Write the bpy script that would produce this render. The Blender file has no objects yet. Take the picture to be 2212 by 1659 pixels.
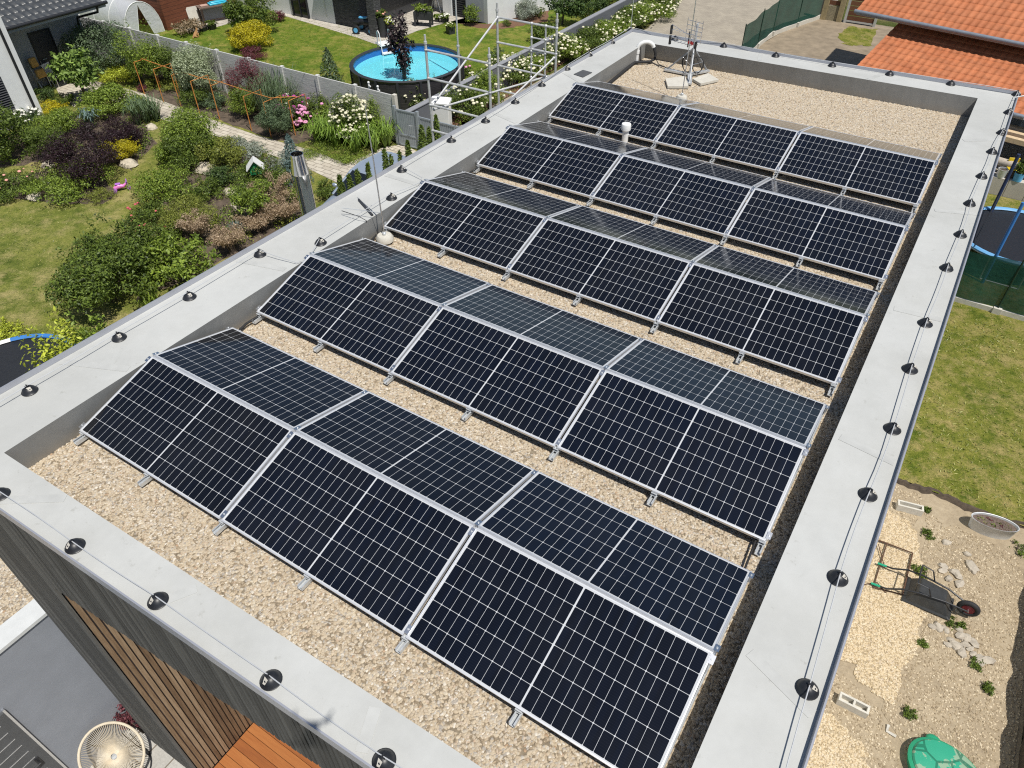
import bpy, math, random
import numpy as np
from mathutils import Vector, Matrix
random.seed(11); rng = np.random.default_rng(11)
sc = bpy.context.scene; COL = sc.collection
PI = math.pi
def rad(d): return math.radians(d)

# ---------------------------------------------------------------- camera (surveyed from the panel grid; metres, z = 0 is the gravel of the flat roof)
CAM = np.array([6.515, -2.5638, 5.413]); EUL = (0.8347, 0.006, 0.5663); FPX = 1700.2755 / 2400 * 2212
ZG = -6.5        # garden level
ZP = 0.33        # parapet top
_M = np.array(Matrix.Rotation(EUL[2], 3, 'Z') @ Matrix.Rotation(EUL[1], 3, 'Y') @ Matrix.Rotation(EUL[0], 3, 'X'))
def gp(q, z=ZG):                       # where the sight line of a point of the survey photo meets the level z
    d = _M @ np.array([(q[0] - 1106) / FPX, (829.5 - q[1]) / FPX, -1.0]); t = (z - CAM[2]) / d[2]
    return CAM + t * d
def onx(q, x):
    d = _M @ np.array([(q[0] - 1106) / FPX, (829.5 - q[1]) / FPX, -1.0]); return CAM + (x - CAM[0]) / d[0] * d
def ony(q, y):
    d = _M @ np.array([(q[0] - 1106) / FPX, (829.5 - q[1]) / FPX, -1.0]); return CAM + (y - CAM[1]) / d[1] * d
def pj(P):
    q = (np.asarray(P, float) - CAM) @ _M
    return np.array([1106 + FPX * q[0] / -q[2], 829.5 - FPX * q[1] / -q[2]])
def hz(b, row):                        # height of the point above b that sits on a given row of the survey photo
    lo, hi = -7.5, 5.0
    for _ in range(40):
        m = (lo + hi) / 2
        if pj((b[0], b[1], m))[1] > row: lo = m
        else: hi = m
    return (lo + hi) / 2
c1 = lambda x, y: (x*.25, y*.25)
c2 = lambda x, y: (461+.25*x, .25*y)
c3 = lambda x, y: (921.7+.25*x, .25*y)
c4 = lambda x, y: (1382.5+.25*x, .25*y)
c5 = lambda x, y: (1751+.2083*x, .2083*y)
c6 = lambda x, y: (.25*x, 368.7+.25*y)
c7 = lambda x, y: (368.7+.25*x, 276.5+.25*y)
c8 = lambda x, y: (1981.5+.2555*x, 276.5+.2555*y)
b1 = lambda x, y: (1797+.1945*x, 1013.8+.1945*y)
b2 = lambda x, y: (1705+.2292*x, 1336+.2292*y)
b3 = lambda x, y: (.2778*x, 1198+.2778*y)

# ---------------------------------------------------------------- objects
OM = {}
def props(o, label=None, cat=None, group=None, kind=None):
    if label: o['label'] = label
    if cat: o['category'] = cat
    if group: o['group'] = group
    if kind: o['kind'] = kind
    return o
def thing(name, label, cat, loc=(0, 0, 0), rz=0, group=None):
    o = bpy.data.objects.new(name, None); COL.objects.link(o)
    o.location = Vector([float(c) for c in loc]); o.rotation_euler = (0, 0, rz); o.empty_display_size = .2
    OM[o] = Matrix.Translation(o.location) @ Matrix.Rotation(rz, 4, 'Z')
    return props(o, label, cat, group)
class MB:
    def __init__(s): s.v = []; s.f = []; s.m = []; s.n = 0
    def add(s, vs, fs, mi=0):
        vs = np.asarray(vs, float).reshape(-1, 3)
        b = s.n; s.v.append(vs); s.n += len(vs)
        s.f += [tuple(b + i for i in f) for f in fs]; s.m += [mi] * len(fs); return s
    def box(s, a, b, mi=0, R=None, o=None):
        (x0, y0, z0), (x1, y1, z1) = a, b
        v = np.array([(x, y, z) for z in (z0, z1) for (x, y) in ((x0, y0), (x1, y0), (x1, y1), (x0, y1))], float)
        if R is not None:
            o = np.zeros(3) if o is None else np.asarray(o, float)
            v = v @ np.array(R.to_3x3()).T + o
        return s.add(v, [(3, 2, 1, 0), (4, 5, 6, 7), (0, 1, 5, 4), (1, 2, 6, 5), (2, 3, 7, 6), (3, 0, 4, 7)], mi)
    def cbox(s, c, d, mi=0, R=None):
        h = [x / 2 for x in d]
        if R is None: return s.box([c[i]-h[i] for i in range(3)], [c[i]+h[i] for i in range(3)], mi)
        return s.box([-x for x in h], h, mi, R, c)
    def tube(s, pts, r, n=8, mi=0, caps=True, close=False):
        P = [Vector([float(c) for c in p]) for p in pts]; k = len(P)
        rs = [float(q) for q in r] if isinstance(r, (list, tuple)) else [float(r)] * k
        ref = None; V = []
        for i in range(k):
            if close: t = P[(i+1) % k] - P[i-1]
            else: t = P[min(i+1, k-1)] - P[max(i-1, 0)]
            t = t.normalized() if t.length > 1e-9 else Vector((0, 0, 1))
            if ref is None:
                ref = t.orthogonal().normalized()
            ref = (ref - t * ref.dot(t))
            ref = ref.normalized() if ref.length > 1e-6 else t.orthogonal().normalized()
            w = t.cross(ref)
            for j in range(n):
                a = 2 * PI * j / n
                V.append(P[i] + rs[i] * (math.cos(a) * ref + math.sin(a) * w))
        F = []
        for i in range(k if close else k - 1):
            i2 = (i + 1) % k
            for j in range(n):
                j2 = (j + 1) % n
                F.append((i*n+j, i*n+j2, i2*n+j2, i2*n+j))
        if caps and not close:
            F.append(tuple(reversed(range(n)))); F.append(tuple((k-1)*n + j for j in range(n)))
        return s.add([tuple(p) for p in V], F, mi)
    def lathe(s, prof, c=(0, 0, 0), n=24, mi=0, sx=1, sy=1, a0=0):
        V = []; F = []
        for (r, z) in prof:
            for j in range(n):
                a = 2 * PI * j / n + a0
                V.append((c[0] + r*sx*math.cos(a), c[1] + r*sy*math.sin(a), c[2] + z))
        for i in range(len(prof) - 1):
            for j in range(n):
                j2 = (j + 1) % n
                F.append((i*n+j, i*n+j2, (i+1)*n+j2, (i+1)*n+j))
        if prof[0][0] > 1e-6: F.append(tuple(reversed(range(n))))
        if prof[-1][0] > 1e-6: F.append(tuple((len(prof)-1)*n + j for j in range(n)))
        return s.add(V, F, mi)
    def prism(s, poly, z0, z1, mi=0):
        n = len(poly)
        a = sum(poly[i][0]*poly[(i+1) % n][1] - poly[(i+1) % n][0]*poly[i][1] for i in range(n))
        if a < 0: poly = poly[::-1]
        V = [(p[0], p[1], z0) for p in poly] + [(p[0], p[1], z1) for p in poly]
        F = [tuple(reversed(range(n))), tuple(range(n, 2*n))] + [(i, (i+1) % n, n + (i+1) % n, n + i) for i in range(n)]
        return s.add(V, F, mi)
    def sheet(s, poly, z, mi=0):
        n = len(poly)
        a = sum(poly[i][0]*poly[(i+1) % n][1] - poly[(i+1) % n][0]*poly[i][1] for i in range(n))
        if a < 0: poly = poly[::-1]
        return s.add([(p[0], p[1], z) for p in poly], [tuple(range(n))], mi)
    def ball(s, c, r, n=8, m=5, mi=0):
        r = r if isinstance(r, (tuple, list)) else (r, r, r)
        V = [(c[0], c[1], c[2] - r[2])]
        for i in range(1, m):
            p = -PI/2 + PI*i/m
            for j in range(n):
                a = 2*PI*j/n
                V.append((c[0]+r[0]*math.cos(p)*math.cos(a), c[1]+r[1]*math.cos(p)*math.sin(a), c[2]+r[2]*math.sin(p)))
        V.append((c[0], c[1], c[2] + r[2])); F = []
        for j in range(n):
            j2 = (j+1) % n
            F.append((0, 1+j2, 1+j)); F.append((len(V)-1, 1+(m-2)*n+j, 1+(m-2)*n+j2))
            for i in range(m-2): F.append((1+i*n+j, 1+i*n+j2, 1+(i+1)*n+j2, 1+(i+1)*n+j))
        return s.add(V, F, mi)
    def build(s, name, mats, parent=None, smooth=True, world=True, ang=38, bevel=0):
        V = np.concatenate(s.v) if s.v else np.zeros((0, 3))
        M = OM.get(parent)
        if M is not None and world:
            Mi = np.array(M.inverted()); V = V @ Mi[:3, :3].T + Mi[:3, 3]
        me = bpy.data.meshes.new(name)
        me.from_pydata(V.tolist(), [], s.f)
        ms = mats if isinstance(mats, (list, tuple)) else [mats]
        for m in ms: me.materials.append(m)
        if len(ms) > 1: me.polygons.foreach_set('material_index', s.m)
        if smooth:
            me.polygons.foreach_set('use_smooth', [True] * len(me.polygons)); me.set_sharp_from_angle(angle=rad(ang))
        me.update()
        o = bpy.data.objects.new(name, me); COL.objects.link(o)
        if parent is not None:
            o.parent = parent
            if M is not None: OM[o] = M
        if bevel:
            b = o.modifiers.new('bevel', 'BEVEL'); b.width = bevel; b.segments = 2; b.limit_method = 'ANGLE'
        return o
def copy_tree(o, parent=None):
    c = o.copy(); COL.objects.link(c)
    if parent is not None: c.parent = parent
    for ch in list(o.children): copy_tree(ch, c)
    return c

# ---------------------------------------------------------------- materials
class NT:
    def __init__(s, name):
        s.mat = bpy.data.materials.new(name); s.mat.use_nodes = True; s.t = s.mat.node_tree
        s.b = s.t.nodes['Principled BSDF']; s.L = s.t.links.new; s.out = s.t.nodes['Material Output']
    def n(s, t, **k):
        x = s.t.nodes.new(t)
        for a, v in k.items(): setattr(x, a, v)
        return x
    def put(s, sock, v):
        if hasattr(v, 'is_output') or isinstance(v, bpy.types.NodeSocket): s.L(v, sock)
        else: sock.default_value = v
    def m(s, op, a, b=None, c=None, clamp=False):
        x = s.n('ShaderNodeMath', operation=op, use_clamp=clamp); s.put(x.inputs[0], a)
        if b is not None: s.put(x.inputs[1], b)
        if c is not None: s.put(x.inputs[2], c)
        return x.outputs[0]
    def coord(s, scale=(1, 1, 1), kind='Object', loc=(0, 0, 0), rot=(0, 0, 0)):
        tc = s.n('ShaderNodeTexCoord'); mp = s.n('ShaderNodeMapping')
        s.L(tc.outputs[kind], mp.inputs['Vector']); mp.inputs['Scale'].default_value = scale
        mp.inputs['Location'].default_value = loc; mp.inputs['Rotation'].default_value = rot
        return mp.outputs[0]
    def pos(s): return s.n('ShaderNodeNewGeometry').outputs['Position']
    def noise(s, vec, sc=5, det=4, rough=.6):
        x = s.n('ShaderNodeTexNoise'); s.L(vec, x.inputs['Vector'])
        x.inputs['Scale'].default_value = sc; x.inputs['Detail'].default_value = det; x.inputs['Roughness'].default_value = rough
        return x.outputs['Fac']
    def ramp(s, f, stops):
        x = s.n('ShaderNodeValToRGB'); s.L(f, x.inputs['Fac']); e = x.color_ramp.elements
        while len(e) < len(stops): e.new(.5)
        for i, (p, c) in enumerate(stops): e[i].position = p; e[i].color = (*c, 1)
        return x.outputs['Color']
    def mix(s, f, a, b, mode='MIX'):
        x = s.n('ShaderNodeMix', data_type='RGBA', blend_type=mode)
        s.put(x.inputs[0], f)
        s.put(x.inputs[6], a if not isinstance(a, tuple) else (*a[:3], 1)); s.put(x.inputs[7], b if not isinstance(b, tuple) else (*b[:3], 1))
        return x.outputs[2]
    def bump(s, h, strength=.3, dist=.02):
        x = s.n('ShaderNodeBump'); s.L(h, x.inputs['Height']); x.inputs['Strength'].default_value = strength; x.inputs['Distance'].default_value = dist
        s.L(x.outputs[0], s.b.inputs['Normal']); return x
    def base(s, c): s.put(s.b.inputs['Base Color'], c if not isinstance(c, tuple) else (*c[:3], 1))
    def set(s, rough=None, metal=None, spec=None):
        if rough is not None: s.put(s.b.inputs['Roughness'], rough)
        if metal is not None: s.b.inputs['Metallic'].default_value = metal
        if spec is not None: s.b.inputs['Specular IOR Level'].default_value = spec
        return s
def sc3(c, k): return tuple(min(1, x * k) for x in c)
def plain(name, col, rough=.6, metal=0, var=.12, scale=8, bump=0, spec=.5):
    t = NT(name); f = t.noise(t.coord(), scale, 5)
    t.base(t.ramp(f, [(.3, sc3(col, 1 - var)), (.7, sc3(col, 1 + var))])); t.set(rough, metal, spec)
    if bump: t.bump(f, bump, .01)
    return t.mat
def leafmat(name, dark, light, trans=.25, rough=.5):
    t = NT(name); g = t.n('ShaderNodeNewGeometry')
    ps = g.outputs['Position']
    f = t.m('ADD', t.m('MULTIPLY', g.outputs['Random Per Island'], .6), t.m('MULTIPLY', t.noise(ps, 3.5, 3), .55), clamp=True)
    mid = tuple((a + b) / 2.3 for a, b in zip(dark, light))
    c = t.ramp(f, [(.18, dark), (.5, mid), (.88, light)])
    t.base(c); t.set(rough, 0, .35)
    tr = t.n('ShaderNodeBsdfTranslucent'); t.L(t.mix(1, c, (1.0, 1.0, .55), 'MULTIPLY'), tr.inputs['Color'])
    mx = t.n('ShaderNodeMixShader'); mx.inputs[0].default_value = trans
    t.L(t.b.outputs[0], mx.inputs[1]); t.L(tr.outputs[0], mx.inputs[2]); t.L(mx.outputs[0], t.out.inputs['Surface'])
    return t.mat
BRI = dict(purple=1.0, crimson=1.05, blackleaf=1.0, yellow=1.0, varieg=1.1, silver=1.05, spruce=1.1, brown=1.15, straw=1.0, dark=1.35)
LEAF = {k: leafmat('leaves_' + k, sc3(a, BRI.get(k, 1.5)), sc3(b, BRI.get(k, 1.5))) for k, (a, b) in dict(
    greygreen=((.030, .048, .024), (.12, .17, .085)), green=((.013, .027, .005), (.125, .175, .028)),
    bright=((.024, .048, .006), (.21, .28, .040)), lime=((.12, .15, .012), (.42, .46, .05)),
    yellow=((.22, .19, .006), (.76, .66, .03)), purple=((.009, .005, .007), (.055, .026, .034)),
    crimson=((.04, .010, .014), (.24, .07, .085)), varieg=((.12, .16, .07), (.52, .58, .38)),
    silver=((.12, .15, .12), (.42, .46, .38)), spruce=((.04, .075, .07), (.22, .31, .29)),
    brown=((.20, .14, .085), (.54, .41, .28)), thuja=((.020, .040, .006), (.13, .18, .03)),
    dark=((.012, .028, .008), (.085, .135, .035)), olive=((.05, .07, .010), (.22, .24, .045)),
    blade=((.025, .055, .006), (.20, .30, .05)), blackleaf=((.010, .007, .009), (.075, .050, .055)),
    straw=((.14, .10, .05), (.40, .30, .19)), turf=((.07, .10, .015), (.33, .32, .11)), turfn=((.05, .09, .008), (.16, .22, .03)), magnolia=((.03, .06, .012), (.22, .31, .07))).items()}
M_ = {}
M_['bark'] = plain('bark', (.10, .075, .055), .9, var=.35, scale=25, bump=.5)
M_['flower_white'] = plain('petals_white', (.80, .78, .68), .7, var=.08)
M_['flower_cream'] = plain('petals_cream', (.74, .70, .50), .7, var=.12)
M_['flower_pink'] = plain('petals_pink', (.75, .33, .52), .7, var=.25, scale=5)
M_['flower_magenta'] = plain('petals_magenta', (.42, .06, .28), .7, var=.25, scale=5)
M_['flower_red'] = plain('petals_red', (.62, .12, .14), .7, var=.2)
M_['flower_salmon'] = plain('petals_salmon', (.85, .40, .33), .7, var=.15)
M_['alu'] = plain('aluminium', (.80, .81, .83), .34, 1, var=.04, scale=30)
M_['frame'] = plain('anodised_frame', (.74, .75, .77), .42, .55, var=.03, scale=20)
M_['galv'] = plain('galvanised_steel', (.62, .64, .65), .42, .45, var=.15, scale=18)
M_['dgalv'] = plain('dull_galvanised', (.30, .31, .32), .5, .3, var=.15, scale=18)
M_['wire'] = plain('aluminium_wire', (.52, .53, .54), .55, .15, var=.05)
M_['steel'] = plain('polished_steel', (.78, .77, .75), .13, 1, var=.04, scale=3)
M_['black'] = plain('black_plastic', (.018, .019, .022), .42, var=.2, scale=20)
M_['rubber'] = plain('black_rubber', (.020, .020, .021), .75, var=.2, scale=20)
M_['white'] = plain('white_plastic', (.78, .78, .76), .4, var=.04)
M_['conc'] = plain('concrete', (.50, .47, .41), .9, var=.14, scale=12, bump=.2)
M_['slab'] = plain('concrete_slab', (.56, .53, .46), .9, var=.10, scale=10, bump=.15)
M_['lumber'] = plain('sawn_timber', (.60, .45, .28), .75, var=.18, scale=12)
M_['dwood'] = plain('dark_wood', (.055, .035, .024), .6, var=.3, scale=12)
M_['rust'] = plain('rusty_steel', (.10, .052, .030), .85, var=.4, scale=30)
M_['glass'] = plain('dark_window_glass', (.012, .015, .018), .06, var=.2, scale=1, spec=.6)
M_['anth'] = plain('anthracite_paint', (.035, .037, .042), .45, var=.1)
M_['render_w'] = plain('white_render', (.70, .71, .70), .9, var=.05, scale=3, bump=.08)
M_['render_g'] = plain('grey_render', (.27, .285, .315), .9, var=.06, scale=3, bump=.08)
M_['render_m'] = plain('mid_grey_render', (.33, .345, .36), .9, var=.06, scale=3, bump=.08)
M_['rock'] = plain('pale_rock', (.50, .44, .34), .95, var=.25, scale=9, bump=.6)
M_['soil'] = plain('dark_soil', (.075, .056, .040), .98, var=.4, scale=10, bump=.8)

# ---------------------------------------------------------------- foliage
def leaf_quads(P, N, size, aspect=.5, droop=0):
    n = len(P)
    N = N / (np.linalg.norm(N, axis=1, keepdims=True) + 1e-9)
    T = rng.normal(size=(n, 3)); T[:, 2] -= droop
    T -= N * np.sum(T*N, axis=1, keepdims=True); T /= np.linalg.norm(T, axis=1, keepdims=True) + 1e-9
    B = np.cross(N, T); L = size * rng.uniform(.6, 1.35, (n, 1)); W = L * aspect
    a = P; b = P + T*L*.5 + B*W*.5 + N*L*.06; c = P + T*L; d = P + T*L*.5 - B*W*.5 + N*L*.06
    V = np.stack([a, b, c, d], 1).reshape(-1, 3)
    F = np.arange(4*n).reshape(-1, 4)
    return V, F
def mesh_np(name, V, F, mat, parent, world=True):
    M = OM.get(parent)
    if M is not None and world:
        Mi = np.array(M.inverted()); V = V @ Mi[:3, :3].T + Mi[:3, 3]
    me = bpy.data.meshes.new(name); k = F.shape[1]
    me.vertices.add(len(V)); me.vertices.foreach_set('co', V.ravel())
    me.loops.add(F.size); me.loops.foreach_set('vertex_index', F.ravel().astype(np.int32))
    me.polygons.add(len(F)); me.polygons.foreach_set('loop_start', np.arange(0, F.size, k, dtype=np.int32))
    me.update(calc_edges=True); me.validate()
    me.materials.append(mat)
    o = bpy.data.objects.new(name, me); COL.objects.link(o)
    if parent is not None:
        o.parent = parent
        if M is not None: OM[o] = M
    return o
def crown_points(c, r, dens, leaf, lumps=None, lo=-.55, fill=.25):
    """leaf positions and normals over a lumpy crown of irregular clumps"""
    r = np.array(r, float); c = np.array(c, float); R = float(np.mean(r))
    k = lumps or int(np.clip(9 + 10*R, 9, 34))
    D = rng.normal(size=(k*3, 3)); D /= np.linalg.norm(D, axis=1, keepdims=True); D = D[D[:, 2] > lo][:k]
    rad_ = rng.uniform(.52, .86, (len(D), 1))
    K = D*rad_; cr = rng.uniform(.18, .40, len(D)) * (1.15 - .25*rad_[:, 0])
    K = np.vstack([K, [[0, 0, -.1]]]); cr = np.append(cr, .50)
    area = np.sum(cr**2) * 4*PI * (r[0]*r[1]*r[2])**(2/3)
    n = int(np.clip(area * dens / (leaf*leaf*.5*.55), 150, 14000))
    w = cr**2 / np.sum(cr**2); idx = rng.choice(len(K), n, p=w)
    u = rng.normal(size=(n, 3)); u /= np.linalg.norm(u, axis=1, keepdims=True)
    s = np.where(rng.random(n) < fill, rng.uniform(.3, .95, n), rng.uniform(.88, 1.12, n))[:, None]
    p = K[idx] + u * cr[idx][:, None] * s
    ns = int(10 + 12*R); S_ = rng.normal(size=(ns, 3)); S_[:, 2] = np.abs(S_[:, 2])*.9 + .15; S_ /= np.linalg.norm(S_, axis=1, keepdims=True)
    L_ = rng.uniform(1.0, 1.24, ns); kk = 26; f_ = rng.uniform(.62, 1, (ns, kk))**.8 * L_[:, None]
    ps = (S_[:, None, :]*f_[..., None] + rng.normal(size=(ns, kk, 3))*.035).reshape(-1, 3); us = rng.normal(size=ps.shape)*.6 + np.repeat(S_, kk, 0)
    p = np.vstack([p, ps]); u = np.vstack([u, us])
    ok = p[:, 2] > -.98
    p = p[ok]; u = u[ok]
    P = c + p * r
    nrm = u * .55 + np.array([0, 0, .45]) + rng.normal(size=u.shape) * .45
    return P, nrm
def blooms(name, P, size, mat, parent, flat=.7):
    m = MB()
    for p in P:
        s = size * rng.uniform(.45, .95)
        m.ball(p, (s, s, s*flat), 6, 4)
    return m.build(name, mat, parent)
def stems(base, c, r, parent, n=4, rr=.02, name='stem'):
    m = MB()
    for i in range(n):
        a = 2*PI*i/n + rng.uniform(0, 1); e = np.array(c) + np.array([math.cos(a)*r[0]*.4, math.sin(a)*r[1]*.4, r[2]*.2])
        b = np.array(base) + np.array([math.cos(a)*.05, math.sin(a)*.05, -.02]); mid = (b+e)/2 + rng.normal(size=3)*.04
        m.tube([b, mid, e], [rr, rr*.75, rr*.4], 6)
    return m.build(name, M_['bark'], parent)
def inpoly(P, poly):
    poly = np.array([p[:2] for p in poly]); x, y = P[:, 0], P[:, 1]; c = np.zeros(len(P), bool); j = len(poly)-1
    for i in range(len(poly)):
        xi, yi = poly[i]; xj, yj = poly[j]
        c ^= ((yi > y) != (yj > y)) & (x < (xj-xi)*(y-yi)/(yj-yi+1e-12) + xi); j = i
    return c
def ground_cover(name, poly, pals, dens, hmax, leaf, label, cover=.75):
    pl = np.array([p[:2] for p in poly]); lo, hi = pl.min(0), pl.max(0); n = int(np.prod(hi-lo)*dens)
    Q = rng.uniform(lo, hi, (n, 2)); Q = Q[inpoly(Q, poly)]
    K = rng.uniform(lo, hi, (int(np.prod(hi-lo)*1.6)+3, 2)); rr = rng.uniform(.25, .6, len(K)); hh = rng.uniform(.25, 1, len(K)); kp = rng.integers(0, len(pals), len(K)); ok = rng.random(len(K)) < cover
    D = np.linalg.norm(Q[:, None] - K[None], axis=2)/rr; D[:, ~ok] = 9; H = np.maximum(0, 1 - D**2)*hh; w_ = H.argmax(1); Hm = H.max(1)
    for k, pal in enumerate(pals):
        s = (kp[w_] == k) & (Hm > .02); q = Q[s]; z = Hm[s]**.6*hmax*rng.uniform(.25, 1.05, len(q))
        V, F = leaf_quads(np.c_[q, ZG + .01 + z], rng.normal(size=(len(q), 3))*.6 + [0, 0, .7], leaf)
        o = mesh_np(name, V, F, LEAF[pal], None); props(o, label, 'ground cover', kind='stuff')
PLANT_N = 0
def plant_at(base, w, h, pal, label, cat='shrub', name='shrub', style='shrub', leaf=.075, dens=.62, group=None, flowers=None, depth=1.0):
    """base: ground point at the middle of the plant, w its width, h its height"""
    base = np.array(base, float); t = thing(name, label, cat, base, 0, group)
    rx = w/2; ry = w/2*depth; mat = LEAF[pal]
    if style == 'shrub':
        rx *= 1.08; ry *= 1.08; r = (rx, ry, h*.58); c = base + [0, 0, h*.52]
        leaf *= .84; P, N = crown_points(c, r, dens*1.1, leaf); V, F = leaf_quads(P, N, leaf, .42)
        mesh_np('foliage', V, F, mat, t); stems(base, c, r, t, 4)
    elif style == 'cone':                                # conifers: stacked whorls on a taper
        n = int(np.clip(h*w*4200*dens/ (leaf/.06)**2, 700, 8000)); f = rng.random(n)**1.35
        a = rng.uniform(0, 2*PI, n); ph = rng.uniform(.62, 1.06, n) * (1 + .16*np.sin(a*5 + f*23))
        rr = rx * (1 - f)**.85 * ph + .015
        P = base + np.stack([rr*np.cos(a), rr*np.sin(a), h*(.02 + .98*f)], 1)
        N = np.stack([np.cos(a), np.sin(a), np.full(n, .5)], 1) + rng.normal(size=(n, 3))*.5
        V, F = leaf_quads(P, N, leaf, .42, droop=-.6); mesh_np('foliage', V, F, mat, t)
        MB().tube([base, base + [0, 0, h*.9]], [max(.02, w*.05), .008], 6).build('trunk', M_['bark'], t)
    elif style == 'blades':                               # arching strap leaves in clumps
        k = max(1, int(w*ry*2*7)); V = []; F = []
        nb = int(np.clip(150*w*ry*2, 50, 900))
        cx = rng.uniform(-1, 1, (k, 2)); cx = cx[np.sum(cx**2, 1) < 1.05]
        if len(cx) == 0: cx = np.zeros((1, 2))
        for i in range(nb):
            q = cx[i % len(cx)]; a = rng.uniform(0, 2*PI); L = h*rng.uniform(.9, 1.5); out = L*rng.uniform(.25, .75)
            o = base + [q[0]*rx*.8, q[1]*ry*.8, 0]; d = np.array([math.cos(a), math.sin(a), 0]); sdw = np.array([-d[1], d[0], 0]) * leaf*.22
            s0 = len(V)
            for f, zz in ((0, 0), (.3, .62), (.65, .95), (1, .62 + .3*rng.random())):
                p = o + d*out*f + [0, 0, h*zz*(L/h/1.2)]; wd = sdw*(1.15 - f*.9)
                V += [p - wd, p + wd]
            for j in range(3): F.append((s0+2*j, s0+2*j+1, s0+2*j+3, s0+2*j+2))
        mesh_np('foliage', np.array(V), np.array(F), mat, t)
    elif style == 'plume':                                # feathery arching plumes
        Vs = []; Fs = []; off = 0; m = MB()
        h *= 1.7
        for i in range(int(9 + 7*w)):
            a = rng.uniform(0, 2*PI); L = rng.uniform(.55, 1.05); b = base + [rng.normal()*.05, rng.normal()*.05, 0]
            pts = []
            for f in np.linspace(0, 1, 7):
                pts.append(b + [math.cos(a)*rx*L*f**1.3, math.sin(a)*ry*L*f**1.3, h*L*(1 - (1-f)**2*.98) - .25*h*max(0, f-.7)])
            m.tube(pts, [.012]*4 + [.008, .005, .003], 4)
            pts = np.array(pts); n = 420; f = rng.uniform(2.2, 6, n); i0 = np.clip(f.astype(int), 0, 5); fr = (f - i0)[:, None]
            P = pts[i0]*(1-fr) + pts[i0+1]*fr + rng.normal(size=(n, 3))*np.array([.055, .055, .05])
            V, F = leaf_quads(P, rng.normal(size=(n, 3)) + [0, 0, .6], leaf, .35)
            Vs.append(V); Fs.append(F + off); off += len(V)
        mesh_np('foliage', np.concatenate(Vs), np.concatenate(Fs), mat, t); m.build('stem', M_['bark'], t)
    elif style == 'tree':                                 # bare lower trunk, open crown
        zc = h*.62; r = (rx, ry, h*.40); c = base + [0, 0, zc]
        P, N = crown_points(c, r, dens, leaf, fill=.45); V, F = leaf_quads(P, N, leaf, .5, droop=.5); mesh_np('crown', V, F, mat, t)
        m = MB(); m.tube([base - [0, 0, .02], base + [.03, .02, h*.35], c, c + [0, 0, h*.25]], [.05*h**.6, .04*h**.6, .025, .008], 8)
        for i in range(7):
            a = i*2.4; s0 = base + [0, 0, h*(.3 + .05*i)]
            m.tube([s0, s0 + [math.cos(a)*rx*.4, math.sin(a)*ry*.4, h*.12], s0 + [math.cos(a)*rx*.75, math.sin(a)*ry*.75, h*.2]], [.022, .015, .006], 5)
        m.build('trunk', M_['bark'], t)
    if flowers:
        for (fm, cnt, size, *z) in flowers:
            zlo = z[0] if z else .45
            D = rng.normal(size=(cnt*4, 3)); D /= np.linalg.norm(D, axis=1, keepdims=True); D = D[D[:, 2] > (zlo - .5)*1.2][:cnt]
            P = base + [0, 0, h*.5] + D * np.array([rx*.98, ry*.98, h*.56]) * rng.uniform(.88, 1.06, (len(D), 1))
            blooms('blossom', P, size, M_['flower_' + fm], t)
    return t
def plant(q, fx, wpx, top, pal, label, cat='shrub', **k):
    """q: bottom middle of the plant in the survey photo (fx maps a detail view to it), wpx: width, top: top row in that view"""
    s = fx(1000, 0)[0] - fx(0, 0)[0]; s /= 1000
    Q = fx(*q); f = gp(Q); w = wpx*s/FPX * np.linalg.norm(f - CAM)
    d = (f - CAM)[:2]; d /= np.linalg.norm(d)
    b = f.copy(); b[:2] += d * w*.5*k.get('depth', 1)*k.pop('back', .8); b[2] = ZG + k.pop('dz', 0)
    ym = k.pop('ymax', None)
    if ym and b[1] > ym - w*.42:
        b[:2] = CAM[:2] + (b[:2]-CAM[:2]) * (ym - w*.42 - CAM[1])/(b[1]-CAM[1])
    h = max(.22, hz(b, fx(0, top)[1]) - b[2])
    return plant_at(b, w, h, pal, label, cat, **k)
# ================================================================ world, sun, camera
cam = bpy.data.cameras.new('camera'); co = bpy.data.objects.new('camera', cam); COL.objects.link(co); sc.camera = co
co.location = CAM; co.rotation_euler = EUL; cam.sensor_width = 36; cam.lens = 1700.2755/2400*36; cam.clip_start = .02; cam.clip_end = 2000
sh = gp((461+.25*865, 1244+.25*1315), .33); SUN = Vector(CAM + np.array([0, 0, .08]) - sh).normalized()
el = math.asin(SUN.z); az = math.atan2(SUN.y, SUN.x)
w = bpy.data.worlds.new('World'); sc.world = w; w.use_nodes = True
sk = w.node_tree.nodes.new('ShaderNodeTexSky'); sk.sky_type = 'NISHITA'; sk.sun_disc = False
sk.sun_elevation = el; sk.sun_rotation = PI/2 - az; sk.air_density = 1; sk.dust_density = .6
bg = w.node_tree.nodes['Background']; w.node_tree.links.new(sk.outputs[0], bg.inputs[0]); bg.inputs[1].default_value = .078
sl = bpy.data.lights.new('sun', 'SUN'); sl.energy = 4.6; sl.angle = rad(.55); sl.color = (1, .965, .90)
so = bpy.data.objects.new('sun', sl); COL.objects.link(so); so.rotation_euler = SUN.to_track_quat('Z', 'Y').to_euler(); so.location = (20, -20, 40)
sc.cycles.use_denoising = False; sc.cycles.filter_width = 1.15; sc.cycles.max_bounces = 8; sc.cycles.sample_clamp_indirect = 6
sc.view_settings.view_transform = 'Standard'; sc.view_settings.look = 'None'; sc.view_settings.exposure = 0.0; sc.view_settings.gamma = 1

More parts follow.
